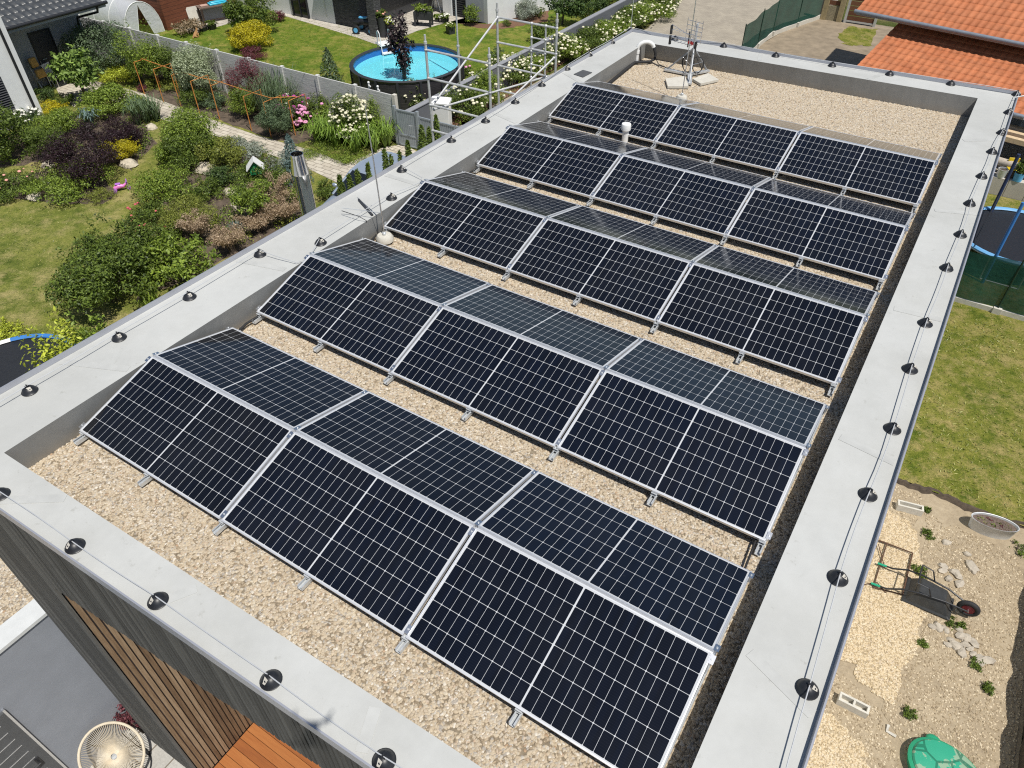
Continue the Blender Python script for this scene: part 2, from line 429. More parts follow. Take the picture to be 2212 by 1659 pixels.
# ================================================================ the flat-roofed house
OUT = [(-.96, -1.683), (7.126, -1.472), (7.134, 13.80), (-.558, 13.524)]
INN = [(-.09, -1.229), (6.497, -1.107), (6.52, 13.247), (.03, 12.977)]
FOOT = [(-.13, -1.20), (6.51, -1.10), (6.525, 13.22), (.0, 13.10)]
t = NT('roof_membrane'); v = t.pos()
f = t.noise(v, 1.3, 6, .65); f2 = t.noise(v, 22, 3)
c = t.ramp(f, [(.25, (.455, .459, .44)), (.5, (.50, .503, .482)), (.75, (.525, .527, .503))])
st = t.ramp(t.noise(t.coord((1, 1, 1), loc=(3, 7, 0)), 9, 8, .7), [(.62, (1, 1, 1)), (.72, (.74, .73, .70))])
st = t.mix(1, st, t.ramp(t.noise(t.coord((1, 1, 1), loc=(9, 2, 0)), .55, 7, .72), [(.40, (.90, .895, .88)), (.62, (1.04, 1.04, 1.04))]), 'MULTIPLY')
t.base(t.mix(.75, c, st, 'MULTIPLY')); t.set(.62, 0, .4)
h = t.noise(t.coord((1, 1, 1)), 2.2, 3); t.bump(h, .25, .03)
M_['memb'] = t.mat
M_['seam'] = plain('membrane_lap', (.47, .472, .45), .65, var=.12, scale=3)
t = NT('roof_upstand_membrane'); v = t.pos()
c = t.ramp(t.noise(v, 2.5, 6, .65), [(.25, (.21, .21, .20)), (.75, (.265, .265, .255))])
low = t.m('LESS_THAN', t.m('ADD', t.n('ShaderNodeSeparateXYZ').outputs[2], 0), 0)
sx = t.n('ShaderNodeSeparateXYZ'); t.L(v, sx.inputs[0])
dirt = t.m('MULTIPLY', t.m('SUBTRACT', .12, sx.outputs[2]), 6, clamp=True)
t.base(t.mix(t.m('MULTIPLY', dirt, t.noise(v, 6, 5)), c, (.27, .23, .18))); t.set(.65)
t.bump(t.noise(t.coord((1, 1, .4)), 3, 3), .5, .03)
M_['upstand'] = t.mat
def slatmat(name, a, b, cc, along=2):
    t = NT(name); g = t.n('ShaderNodeNewGeometry'); s = [14, 14, 14]; s[along] = .9
    f = t.noise(t.coord(tuple(s)), 3, 5, .65)
    k = t.m('ADD', t.m('MULTIPLY', f, .7), t.m('MULTIPLY', g.outputs['Random Per Island'], .42))
    t.base(t.ramp(k, [(.25, a), (.55, b), (.85, cc)])); t.set(.75); t.bump(f, .4, .004); return t.mat
M_['slat_grey'] = slatmat('weathered_grey_slats', (.040, .039, .036), (.072, .071, .066), (.135, .132, .122))
M_['slat_brown'] = slatmat('oiled_brown_slats', (.085, .048, .026), (.21, .135, .075), (.36, .26, .165))
M_['deck'] = slatmat('orange_deck_boards', (.21, .062, .014), (.31, .10, .022), (.39, .145, .038), 0)
house = thing('flat_roof_house', 'modern house with pale grey parapet, flat gravel roof of solar panels and grey slatted front', 'house', (3, 6, ZG))
m = MB()
for i in range(4):                                    # parapet: top faces and inner upstands, welded corners
    j = (i+1) % 4; a, b, c_, d = OUT[i], OUT[j], INN[j], INN[i]
    m.add([(*a, ZP), (*b, ZP), (*c_, ZP), (*d, ZP)], [(0, 1, 2, 3)], 0)
    n = 24
    for k in range(n):                                 # upstand, slightly wavy at its foot where the sheet meets the gravel
        p = [np.array(d) + (np.array(c_)-np.array(d))*x for x in (k/n, (k+1)/n)]; q = [np.array(FOOT[i]) + (np.array(FOOT[j])-np.array(FOOT[i]))*x for x in (k/n, (k+1)/n)]
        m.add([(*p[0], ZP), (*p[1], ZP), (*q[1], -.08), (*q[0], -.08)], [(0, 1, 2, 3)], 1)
m.build('parapet', [M_['memb'], M_['upstand']], house, smooth=False)
m = MB()                                               # welded seams of the membrane: thin overlaps
for (i, fs) in ((0, (.16, .42, .69)), (1, (.12, .3, .47, .66, .85)), (2, (.3, .62)), (3, (.2, .36, .55, .74, .9))):
    j = (i+1) % 4
    for f_ in fs:
        a = np.array(OUT[i]) + (np.array(OUT[j])-np.array(OUT[i]))*f_; b = np.array(INN[i]) + (np.array(INN[j])-np.array(INN[i]))*f_
        u = (b-a)/np.linalg.norm(b-a); n_ = np.array([-u[1], u[0]])*.045; a = a + u*.06; b = b - u*.06
        m = MB(); m.prism([a-n_, b-n_, b+n_, a+n_], ZP+.0008, ZP+.004); m.build('seam', M_['seam'], house, smooth=False)
m = MB()                                               # raised edge trim: sloping inside, upright outside
oc = np.mean(OUT, 0)
def inset(P, d):
    R = []
    for i in range(4):
        p0, p1, p2 = (np.array(P[k % 4], float) for k in (i-1, i, i+1))
        u = (p1-p0)/np.linalg.norm(p1-p0); w_ = (p2-p1)/np.linalg.norm(p2-p1)
        n1 = np.array([-u[1], u[0]]); n2 = np.array([-w_[1], w_[0]])
        A = np.array([n1, n2]); R.append(np.linalg.solve(A, [n1@p1 + d, n2@p1 + d]))
    return R
o0, o1, o2 = inset(OUT, 0), inset(OUT, .014), inset(OUT, .022)
for i in range(4):
    j = (i+1) % 4
    V = [(*o2[i], ZP+.002), (*o2[j], ZP+.002), (*o1[j], ZP+.060), (*o1[i], ZP+.060), (*o0[j], ZP+.058), (*o0[i], ZP+.058), (*o0[j], ZP-.06), (*o0[i], ZP-.06)]
    m.add(V, [(0, 3, 2, 1), (3, 5, 4, 2), (5, 7, 6, 4)])
t = NT('edge_trim_metal'); t.base((.40, .41, .45)); t.set(.38, .35); M_['trim'] = t.mat
m.build('edge_trim', M_['trim'], house, smooth=False)
wo = inset(OUT, .05)
m = MB()                                               # walls: left, right, back and the strip over the loggia
m.prism([wo[0], (wo[0][0]+.3, wo[0][1]), (wo[3][0]+.3, wo[3][1]-.3), wo[3]], ZG, ZP-.08)
m.prism([(wo[1][0]-.3, wo[1][1]), wo[1], wo[2], (wo[2][0]-.3, wo[2][1]-.3)], ZG, ZP-.08)
m.prism([(wo[3][0]+.302, wo[3][1]-.3), (wo[2][0]-.302, wo[2][1]-.3), (wo[2][0]-.002, wo[2][1]-.002), (wo[3][0]+.002, wo[3][1]-.002)], ZG, ZP-.085)
m.prism([(-.6, 1.5), (6.78, 1.5), (6.78, 1.75), (-.6, 1.75)], ZG, -.35)
m.build('wall', M_['render_w'], house, smooth=False)
MB().prism([(-.63, -1.3), (6.80, -1.2), (6.81, 13.3), (-.29, 13.2)], -.34, -.085).build('roof_slab', M_['conc'], house, smooth=False)
def yf(x, d=0): return -1.655 + .0263*(x+.0) + d
m = MB(); x = -.93                                     # grey slats: the band under the coping and the left pier
while x < 7.05:
    lo = (-1.06 + .135*(x-.3)) if x > .30 else ZG
    lo += rng.uniform(-.02, .02)
    m.box((x, yf(x)+rng.uniform(0, .004), lo), (x+.044, yf(x)+.03, ZP-.065)); x += .060
m.build('front_slat_band', M_['slat_grey'], house, smooth=False)
m = MB()
m.prism([(-.95, yf(-.95, .045)), (.285, yf(.285, .045)), (.285, yf(.285, .20)), (-.95, yf(-.95, .20))], ZG, ZP-.1)
m.add([(.30, yf(.3, .045), -.98), (7.05, yf(7.05, .045), -.08), (7.05, yf(7.05, .045), ZP-.1), (.30, yf(.3, .045), ZP-.1), (.30, yf(.3, .2), -.98), (7.05, yf(7.05, .2), -.08), (7.05, yf(7.05, .2), ZP-.1), (.30, yf(.3, .2), ZP-.1)],
      [(0, 1, 2, 3), (7, 6, 5, 4), (0, 4, 5, 1), (3, 2, 6, 7)])
m.build('front_backing', M_['black'], house, smooth=False)
m = MB(); y = -1.60
while y < 1.45:
    m.box((.27, y, ZG+.16), (.30 + rng.uniform(-.004, .004), y+.052, -.36)); y += .070
m.build('loggia_slat_wall', M_['slat_brown'], house, smooth=False)
MB().box((.20, -1.44, ZG), (.262, 1.49, -.36)).build('loggia_backing', M_['black'], house, smooth=False)
m = MB(); y = -1.62
while y < 1.45:
    m.box((.305, y, ZG+.10), (6.75, y+.135, ZG+.135)); y += .142
m.build('terrace_deck', M_['deck'], house, smooth=False)
# square grey membrane plate on the left parapet and overflow box in the back upstand
m = MB(); a = gp(c3(1270, 645), ZP); b = gp(c3(1350, 672), ZP); c_ = gp(c3(1430, 630), ZP); d = gp(c3(1350, 608), ZP)
m.prism([p[:2] for p in (a, b, c_, d)], ZP+.004, ZP+.012); m.build('patch_plate', plain('dark_patch', (.075, .078, .082), .75, var=.15), house, smooth=False)
a = gp(c5(1400, 1170), 0); m = MB(); y0 = 13.30
m.box((6.02, y0-.03, .02), (6.30, y0+.02, .26)); m.build('overflow_box', M_['upstand'], house, bevel=.012)
m = MB(); m.tube([(6.16, y0-.05, .12), (6.16, y0-.032, .12)], .035, 14); m.build('overflow_hole', M_['black'], house)

# ---------------------------------------------------------------- roof gravel: a bed plus loose pebbles
def gravel(name, polys, z, density, size, cols, label, seed, bedmat, flat=.55):
    m = MB()
    for p in polys: m.sheet(p, z)
    o = m.build(name, bedmat, smooth=False); props(o, label, 'gravel', kind='stuff')
    t = NT(name + '_stone'); oi = t.n('ShaderNodeObjectInfo')
    c = t.ramp(oi.outputs['Random'], cols); c2_ = t.mix(t.m('MULTIPLY', t.noise(t.pos(), 60, 2), .30), c, (.27, .225, .16))
    t.base(c2_); t.set(.75, 0, .3)
    g = bpy.data.node_groups.new(name, 'GeometryNodeTree')
    g.interface.new_socket('Geometry', in_out='INPUT', socket_type='NodeSocketGeometry'); g.interface.new_socket('Geometry', in_out='OUTPUT', socket_type='NodeSocketGeometry')
    N = g.nodes.new; L = g.links.new
    gi = N('NodeGroupInput'); go = N('NodeGroupOutput')
    dp = N('GeometryNodeDistributePointsOnFaces'); dp.inputs['Density'].default_value = density; dp.inputs['Seed'].default_value = seed
    ico = N('GeometryNodeMeshIcoSphere'); ico.inputs['Radius'].default_value = size/2; ico.inputs['Subdivisions'].default_value = 2
    sp = N('GeometryNodeSetPosition'); ns = N('ShaderNodeTexNoise'); ns.inputs['Scale'].default_value = 1.1/size; ns.inputs['Detail'].default_value = 1
    vm = N('ShaderNodeVectorMath'); vm.operation = 'SUBTRACT'; vm.inputs[1].default_value = (.5, .5, .5)
    vs = N('ShaderNodeVectorMath'); vs.operation = 'SCALE'; vs.inputs['Scale'].default_value = size*.30
    L(ns.outputs['Color'], vm.inputs[0]); L(vm.outputs[0], vs.inputs[0]); L(ico.outputs['Mesh'], sp.inputs['Geometry']); L(vs.outputs[0], sp.inputs['Offset'])
    ss = N('GeometryNodeSetShadeSmooth'); L(sp.outputs[0], ss.inputs[0])
    sm = N('GeometryNodeSetMaterial'); sm.inputs['Material'].default_value = t.mat; L(ss.outputs[0], sm.inputs['Geometry'])
    ip = N('GeometryNodeInstanceOnPoints'); L(dp.outputs['Points'], ip.inputs['Points']); L(sm.outputs[0], ip.inputs['Instance'])
    rr = N('FunctionNodeRandomValue'); rr.data_type = 'FLOAT_VECTOR'; rr.inputs[0].default_value = (-.35, -.35, 0); rr.inputs[1].default_value = (.35, .35, 6.283)
    rs = N('FunctionNodeRandomValue'); rs.data_type = 'FLOAT_VECTOR'; rs.inputs[0].default_value = (.65, .5, flat*.6); rs.inputs[1].default_value = (1.55, 1.1, flat*1.25); rs.inputs['Seed'].default_value = 5
    L(rr.outputs[0], ip.inputs['Rotation']); L(rs.outputs[0], ip.inputs['Scale'])
    jn = N('GeometryNodeJoinGeometry'); L(gi.outputs[0], dp.inputs['Mesh']); L(gi.outputs[0], jn.inputs[0]); L(ip.outputs[0], jn.inputs[0]); L(jn.outputs[0], go.inputs[0])
    md = o.modifiers.new('pebbles', 'NODES'); md.node_group = g
    return o
t = NT('gravel_bed'); v = t.pos(); t.base(t.ramp(t.noise(v, 30, 4), [(.3, (.16, .125, .085)), (.7, (.30, .245, .17))])); t.set(.95)
GC = [(.0, (.25, .19, .125)), (.14, (.44, .35, .24)), (.4, (.58, .48, .345)), (.58, (.48, .40, .30)), (.72, (.64, .555, .42)), (.84, (.35, .315, .275)), (.93, (.75, .69, .59)), (1, (.42, .28, .17))]
gravel('roof_gravel', [[(-.12, -1.20), (6.50, -1.095), (6.515, 13.21), (.0, 13.09)]], -.020, 4200, .031, GC, 'beige river gravel spread over the flat roof under the solar panels', 3, t.mat)

# ================================================================ solar panels
PW, PL, PG, TILT, H0 = 2.094, 1.038, .024, .27, .13
YS = [-.5975, 1.7902, 4.1997, 6.5466, 8.8718]; RG = .02
CT, ST = math.cos(TILT), math.sin(TILT)
t = NT('solar_cells'); cc = t.coord(); sx = t.n('ShaderNodeSeparateXYZ'); t.L(cc, sx.inputs[0]); X, Y = sx.outputs[0], sx.outputs[1]
cw, ch = (PW-.052-.012)/24, (PL-.042)/6
xa = t.m('SUBTRACT', t.m('ABSOLUTE', t.m('SUBTRACT', X, PW/2)), .006); ya = t.m('SUBTRACT', Y, .021)
u = t.m('DIVIDE', xa, cw); vv = t.m('DIVIDE', ya, ch)
fu = t.m('FRACT', u); fv = t.m('FRACT', vv)
du = t.m('MULTIPLY', t.m('MINIMUM', fu, t.m('SUBTRACT', 1, fu)), cw); dv = t.m('MULTIPLY', t.m('MINIMUM', fv, t.m('SUBTRACT', 1, fv)), ch)
mk = t.m('MULTIPLY', t.m('GREATER_THAN', du, .0013), t.m('GREATER_THAN', dv, .0017))
mk = t.m('MULTIPLY', mk, t.m('GREATER_THAN', t.m('ADD', du, dv), .0085))
for cnd in (t.m('GREATER_THAN', xa, 0), t.m('LESS_THAN', u, 12), t.m('GREATER_THAN', ya, 0), t.m('LESS_THAN', vv, 6)): mk = t.m('MULTIPLY', mk, cnd)
bb = t.m('FRACT', t.m('MULTIPLY', fv, 9)); bb = t.m('LESS_THAN', t.m('ABSOLUTE', t.m('SUBTRACT', bb, .5)), .03)
wn = t.n('ShaderNodeTexWhiteNoise', noise_dimensions='3D'); cb = t.n('ShaderNodeCombineXYZ')
oi = t.n('ShaderNodeObjectInfo'); t.L(t.m('FLOOR', t.m('MULTIPLY', X, 1/cw)), cb.inputs[0]); t.L(t.m('FLOOR', vv), cb.inputs[1]); t.L(oi.outputs['Random'], cb.inputs[2]); t.L(cb.outputs[0], wn.inputs['Vector'])
k = t.m('ADD', t.m('MULTIPLY', wn.outputs['Value'], .45), t.m('MULTIPLY', oi.outputs['Random'], .55))
cell = t.ramp(k, [(.0, (.0028, .0030, .0045)), (.5, (.0030, .0038, .0075)), (1, (.0034, .0052, .0120))])
cell = t.mix(t.m('MULTIPLY', bb, .28), cell, (.035, .038, .045))
geo = t.n('ShaderNodeNewGeometry').outputs['Position']
dn = t.noise(geo, 1.1, 6, .65); spot = t.noise(geo, 34, 3, .6)
dust = t.m('ADD', t.m('MULTIPLY', t.m('SUBTRACT', dn, .42, clamp=True), .05), t.m('MULTIPLY', t.m('GREATER_THAN', spot, .75), .12), clamp=True)
col = t.mix(dust, t.mix(mk, (.56, .57, .58), cell), (.36, .34, .30))
t.base(col); t.set(t.m('ADD', .05, t.m('MULTIPLY', dn, .12)), 0, .68)
M_['cells'] = t.mat
def panel_mesh():
    fr = MB(); fw = .012; d = .035
    fr.box((0, 0, -d), (PW, fw, 0)); fr.box((0, PL-fw, -d), (PW, PL, 0)); fr.box((0, fw, -d), (fw, PL-fw, 0)); fr.box((PW-fw, fw, -d), (PW, PL-fw, 0))
    ce = MB(); ce.box((fw, fw, -.007), (PW-fw, PL-fw, -.0025))
    jb = MB(); jb.box((PW/2-.06, PL-.16, -.025), (PW/2+.06, PL-.10, -.0072))
    return fr, ce, jb
ROW = ['nearest', 'second nearest', 'middle', 'second farthest', 'farthest']; COLN = ['left', 'middle', 'right']
proto = None
for i in range(5):
    for side in (0, 1):
        for j in range(3):
            x0 = j*(PW+PG)
            if side == 0: loc = (x0, YS[i], H0); rot = TILT
            else: loc = (x0, YS[i]+PL*CT+RG, H0+PL*ST+.004); rot = -TILT
            if proto is None:
                proto = thing('solar_panel', 'x', 'solar panel', (0, 0, 0)); fr, ce, jb = panel_mesh()
                fr.build('frame', M_['frame'], proto, smooth=False); ce.build('solar_cells', M_['cells'], proto, smooth=False); jb.build('junction_box', M_['black'], proto, smooth=False)
                o = proto
            else: o = copy_tree(proto)
            jx, jy, jz = rng.uniform(-.003, .003, 3)
            o.location = (loc[0]+jx, loc[1]+jy, loc[2]+jz*.6); o.rotation_euler = (rot + rng.uniform(-.004, .004), rng.uniform(-.0015, .0015), 0)
            o['label'] = '%s solar panel on the %s slope of the %s tent row' % (COLN[j], 'front' if side == 0 else 'back', ROW[i])
            o['group'] = 'solar panels in tent rows on the gravel roof'
# mounting rails: one under every panel joint and panel middle
RX = [.02, PW/2, PW+PG/2, PW*1.5+PG, 2*PW+PG*1.5, PW*2.5+2*PG, 3*PW+2*PG-.02]
RN = ['left end', 'left panel centre', 'left panel joint', 'middle panel centre', 'right panel joint', 'right panel centre', 'right end']
YB = 2*PL*CT + RG
rail = None
for i in range(5):
    for j, x in enumerate(RX):
        if rail is None:
            rail = thing('mounting_rail', 'x', 'mounting rail', (0, 0, 0))
            m = MB(); w2 = .026                         # open C profile lying on the gravel
            m.box((-w2, -.095, .018), (w2, YB+.06, .024)); m.box((-w2, -.095, .0245), (-w2+.004, YB+.06, .062)); m.box((w2-.004, -.095, .0245), (w2, YB+.06, .062))
            m.box((-w2+.0045, -.095, .058), (-w2+.013, YB+.06, .062)); m.box((w2-.013, -.095, .058), (w2-.0045, YB+.06, .062)); m.build('base_rail', M_['galv'], rail, smooth=False)
            for yy, zz in ((.012, H0-.03), (YB-.012, H0-.03)):
                m = MB(); m.box((-.032, yy-.018, .0625), (.032, yy+.018, .068)); m.box((-.026, yy-.003, .0685), (-.006, yy+.003, zz)); m.box((.006, yy-.003, .0685), (.026, yy+.003, zz)); m.box((-.03, yy-.018, zz-.006), (.03, yy+.018, zz-.001)); m.build('foot_bracket', M_['galv'], rail, smooth=False)
            m = MB(); yy = PL*CT + RG/2; zz = H0 + PL*ST - .04
            m.box((-.02, yy-.004, .0625), (.02, yy+.004, zz)); m.box((-.03, yy-.05, zz+.001), (.03, yy+.05, zz+.006)); m.build('ridge_post', M_['galv'], rail, smooth=False)
            o = rail
        else: o = copy_tree(rail)
        o.location = (x, YS[i], 0)
        o['label'] = 'galvanised mounting rail on the gravel under the %s of the %s row' % (RN[j], ROW[i])
        o['group'] = 'rails carrying the solar panels'
clamp = None
for i in range(5):                                     # panel clamps: in the joints and on the outer ends
    for j, x in enumerate((-.012, PW+PG/2, 2*PW+PG*1.5, 3*PW+2*PG+.012)):
        for kx, (yy, zz, rt) in enumerate(((.06*CT, H0+.06*ST, TILT), (.98*PL*CT-.03, H0+.95*PL*ST, TILT), (PL*CT+RG+.03, H0+PL*ST*.97, -TILT), (YB-.05, H0+.06*ST, -TILT))):
            if clamp is None:
                clamp = thing('panel_clamp', 'x', 'clamp', (0, 0, 0))
                m = MB(); m.box((-.020, -.035, .0012), (.020, .035, .005)); m.box((-.0085, -.034, -.05), (.0085, .034, .001)); m.build('bracket', M_['alu'], clamp, smooth=False)
                m = MB(); m.tube([(0, 0, .0055), (0, 0, .011)], .008, 6); m.build('bolt', M_['galv'], clamp)
                o = clamp
            else: o = copy_tree(clamp)
            o.location = (x, YS[i]+yy, zz+.002); o.rotation_euler = (rt, 0, 0)
            o['label'] = 'small clamp %s, %s, %s row' % (('on the left outer edge', 'between left and middle panels', 'between middle and right panels', 'on the right outer edge')[j], ('front foot', 'front of ridge', 'back of ridge', 'back foot')[kx], ROW[i])
            o['group'] = 'clamps holding the solar panels'

# ================================================================ lightning protection on the parapet
def dome_at(q): p = gp(q, ZP); return p
DL = [(65, 846), (258, 731), (410, 643), (562, 551)]
DI = [(693, 526), (846, 429)]
DL2 = [(868, 369), (975, 305), (1049, 263), (1113, 222), (1170, 185), (1224, 150), (1272, 120), (1321, 93), (1362, 67)]
DF = [(2, 1070), (163, 1181), (342, 1299), (586, 1470), (830, 1644)]
DB = [(1458, 86), (1563, 101), (1675, 122), (1797, 143), (1921, 162), (2053, 183)]
DR = [(2195, 206), (2178, 245), (2163, 289), (2142, 330), (2120, 383), (2094, 442), (2074, 509), (2044, 581), (1998, 700), (1965, 799), (1927, 928), (1874, 1070), (1809, 1250), (1743, 1490), (1655, 1835)]
dome = None; tops = {}
def domes(lst, key, phrase, ang):
    global dome
    tops[key] = []
    for k, q in enumerate(lst):
        p = dome_at(q)
        if dome is None:
            dome = thing('wire_holder', 'x', 'wire holder', (0, 0, 0))
            m = MB(); m.lathe([(.080, .001), (.082, .009), (.074, .014), (.066, .034), (.046, .056), (.024, .069), (.0, .072)], n=22); m.build('dome', M_['black'], dome, ang=55)
            m = MB(); m.box((-.008, -.022, .067), (.008, .022, .083)); m.box((-.014, -.006, .0831), (.014, .006, .092)); m.build('clip', M_['black'], dome, smooth=False)
            m = MB(); m.add([(.022, -.020, .0735), (.062, -.004, .0445), (.058, .018, .0445), (.026, .020, .0705)], [(0, 1, 2, 3)]); m.build('dome_glint', M_['conc'], dome, smooth=False)  # pale facet: specular glint on the dome, put in as fixed colour
            o = dome
        else: o = copy_tree(dome)
        o.location = (p[0], p[1], ZP); o.rotation_euler = (0, 0, ang + rng.uniform(-.2, .2))
        o['label'] = phrase(k, len(lst)); o['group'] = 'black lightning wire holders on the parapet'; tops[key].append((p[0], p[1], ZP+.080))
ORD = ['first', 'second', 'third', 'fourth', 'fifth', 'sixth', 'seventh', 'eighth', 'ninth', 'tenth', 'eleventh', 'twelfth', 'thirteenth', 'fourteenth', 'fifteenth']
domes(DF, 'F', lambda k, n: 'black domed wire holder on the front parapet, %s from the left' % ORD[k], -PI/2)
domes(DL, 'L', lambda k, n: 'black domed wire holder on the left parapet before the flue, %s from the near end' % ORD[k], 0)
domes(DI, 'I', lambda k, n: 'black domed wire holder at the inner edge of the left parapet, %s the rod' % ('before', 'beyond')[k], 0)
domes(DL2, 'L2', lambda k, n: 'black domed wire holder on the left parapet, %s beyond the flue' % ORD[k], 0)
domes(DB, 'B', lambda k, n: 'black domed wire holder on the back parapet, %s from the left corner' % ORD[k], PI/2)
domes(DR[:-1], 'R', lambda k, n: 'black domed wire holder on the right parapet, %s from the far corner' % ORD[k], 0)
def wire(name, pts, label, r=.0048, mat='wire', cat='wire', sag=.004, group=None):
    P = [np.array(pts[0], float)]
    for a, b in zip(pts[:-1], pts[1:]):
        a = np.array(a, float); b = np.array(b, float); k = max(1, int(np.linalg.norm(b-a)/.25))
        off = rng.normal(size=3)*.006
        for j in range(1, k+1):
            f = j/k; P.append(a + (b-a)*f + np.array([0, 0, -sag*4*f*(1-f)]) + off*math.sin(PI*f))
    m = MB(); m.tube(P, r, 6); o = m.build(name, M_[mat]); props(o, label, cat, group); return o
def w3(q, z=ZP+.078): return tuple(gp(q, z))
wire('lightning_wire', [(tops['F'][0][0]-.5, tops['F'][0][1]-.01, ZP+.078)] + tops['F'] + [(6.3, -1.33, ZP+.078)], 'thin metal lightning wire running along the front parapet over five domes')
wire('lightning_wire', [(tops['L'][0][0]-.02, tops['L'][0][1]-.6, ZP+.078)] + tops['L'] + [w3((640, 567), ZP+.03)] + [w3((664, 560), ZP+.03)] + tops['I'] + [w3((905, 395), ZP+.06), w3((912, 384), ZP+.05)] + [tops['L2'][0]], 'thin lightning wire on the near left parapet, jogging inward past the flue', )
wire('lightning_wire', tops['L2'], 'thin lightning wire along the far half of the left parapet to the corner rod')
wire('lightning_wire', [tops['L2'][-1]] + tops['B'] + [tops['R'][0]], 'thin lightning wire along the back parapet behind the aerial')
wire('lightning_wire', tops['R'] + [tuple(gp(DR[-1], ZP+.078))], 'thin lightning wire running the whole right parapet over its domes')
b = np.array(tops['L2'][-1])
wire('corner_rod', [b, b + [.0, .0, 1.5]], 'slim vertical lightning rod on the far left roof corner', .006, 'galv', 'lightning rod', 0)
a = gp(c5(2080, 1060), ZP)
def arc_tube(name, pts, r, mat, label, cat, n=10, group=None):
    m = MB(); m.tube(pts, r, n); o = m.build(name, M_[mat]); props(o, label, cat, group); return o
p = gp(c5(2105, 1045), ZP)
arc_tube('white_cable', [(p[0], p[1], ZP+.06), (p[0]+.15, p[1]+.02, ZP+.12), (p[0]+.27, p[1]-.03, ZP+.06), (p[0]+.28, p[1]-.1, ZP-.25)], .011, 'white', 'short white cable curling over the far right roof corner', 'cable')

# air terminals with concrete feet
def air_terminal(base, h, label, fr=.13):
    t = thing('lightning_rod', label, 'lightning rod', (base[0], base[1], 0))
    m = MB(); m.lathe([(fr, .0), (fr, .05), (fr*.8, .085), (.0, .09)], (base[0], base[1], .02), n=14); m.build('concrete_foot', M_['slab'], t)
    m = MB(); m.tube([(base[0], base[1], .10), (base[0]-.005, base[1], h*.55), (base[0]-.02, base[1], h)], [.010, .009, .006], 8); m.build('rod', M_['alu'], t)
    m = MB(); m.lathe([(.028, 0), (.028, .03), (.013, .04)], (base[0], base[1], .112), n=10); m.build('clamp', M_['galv'], t)
    return t
rb = gp(c7(1850, 948), .06); air_terminal(rb, hz(rb, 225), 'tall pale lightning rod with round concrete foot beside the left parapet', .125)
rb2 = gp(c4(360, 845), .06); air_terminal(rb2, 2.9, 'tall lightning rod with concrete foot standing just in front of the aerial', .11)
# spacer crosspiece and wires beside the first rod
wire('cross_wire', [w3(c7(1478, 715), ZP+.08), w3(c7(1628, 765), ZP+.08), tuple(gp(c7(1690, 800), ZP+.02)), tuple(gp(c7(1715, 905), .03)), tuple(gp(c7(1790, 930), .03))], 'thin wire bent down over the left parapet beside the tall rod', .005, 'black')
wire('cross_wire', [w3(c7(1478, 690), ZP+.12), tuple(rb[:2]) + (.45,)], 'thin straight spacer wire from the left parapet to the tall rod', .005, 'galv', sag=0)
arc_tube('cable_conduit', [tuple(gp(c7(1625, 618), ZP+.02)), tuple(gp(c7(1742, 750), ZP+.02)), tuple(gp(c7(1757, 868), .10)), tuple(gp(c7(1785, 905), .02)), tuple(rb[:2]+np.array([.02, .35])) + (.02,)], .016, 'anth', 'dark bent conduit crossing the left parapet beside the tall rod', 'conduit')
for i in range(4):
    y0 = YS[i] + YB - .1; y1 = YS[i+1] + .12
    arc_tube('panel_cable', [(.03, y0, .05), (.02, y0+.1, .04), (-.02, (y0+y1)/2, .045), (.015, y1-.06, .06), (.05, y1, .08)], .016, 'rubber', 'black cable on the gravel joining the %s and %s rows at their left ends' % (ROW[i], ROW[i+1]), 'cable', group='black cables between the panel rows')
y0 = YS[0]+YB-.05; arc_tube('panel_cable', [(6.25, y0, .05), (6.27, y0+.1, .05), (6.25, YS[1]+.1, .07)], .010, 'rubber', 'black cable joining the nearest and second rows at their right ends', 'cable', group='black cables between the panel rows')

# vent pipe, goose-neck pipe with hose
p = gp(c3(1712, 1212), .02); t = thing('vent_pipe', 'white plastic vent pipe with a fat cap standing between two panel rows', 'vent pipe', (p[0], p[1], 0)); h = hz(p, c3(0, 1066)[1])
m = MB(); m.lathe([(.055, 0), (.055, h-.12)], (p[0], p[1], 0), n=20); m.build('pipe', M_['white'], t)
m = MB(); m.lathe([(.060, h-.125), (.082, h-.11), (.085, h-.02), (.078, h-.005), (.0, h)], (p[0], p[1], 0), n=20); m.build('cap', M_['white'], t)
p = gp(c3(1810, 545), .0); t = thing('gooseneck_pipe', 'white goose neck pipe at the far left roof corner feeding a black hose', 'pipe', (p[0], p[1], 0))
k = .04; P = [(p[0], p[1], 0), (p[0], p[1], .30)]
for a in np.linspace(PI, .15, 8): P.append((p[0]+.14+.14*math.cos(a), p[1]+.10+.10*math.cos(a), .30+.13*math.sin(a)))
m = MB(); m.tube(P, .042, 12); m.lathe([(.05, .2), (.05, .26)], (p[0], p[1], 0), n=14); m.build('pipe', M_['white'], t)
e = P[-1]; m = MB(); m.tube([e, (e[0]+.05, e[1]+.02, .20), (e[0]+.05, e[1]+.02, .08), (e[0]-.02, e[1]-.08, .04), (p[0]-.0, p[1]-.1, .04), (p[0]+.05, p[1]-.9, .04), (p[0]+.1, p[1]-1.7, .04), (p[0]+.25, p[1]-2.3, .05)], .030, 10); m.build('hose', M_['rubber'], t)
arc_tube('aerial_cable', [(e[0]+.04, e[1], .15), (e[0]+.2, e[1]-.1, .03), (e[0]+.5, e[1]-.25, .03), (e[0]+.85, e[1]-.3, .03), (1.25, 12.5, .03)], .008, 'rubber', 'thin black cable lying on the gravel between goose neck pipe and aerial', 'cable')

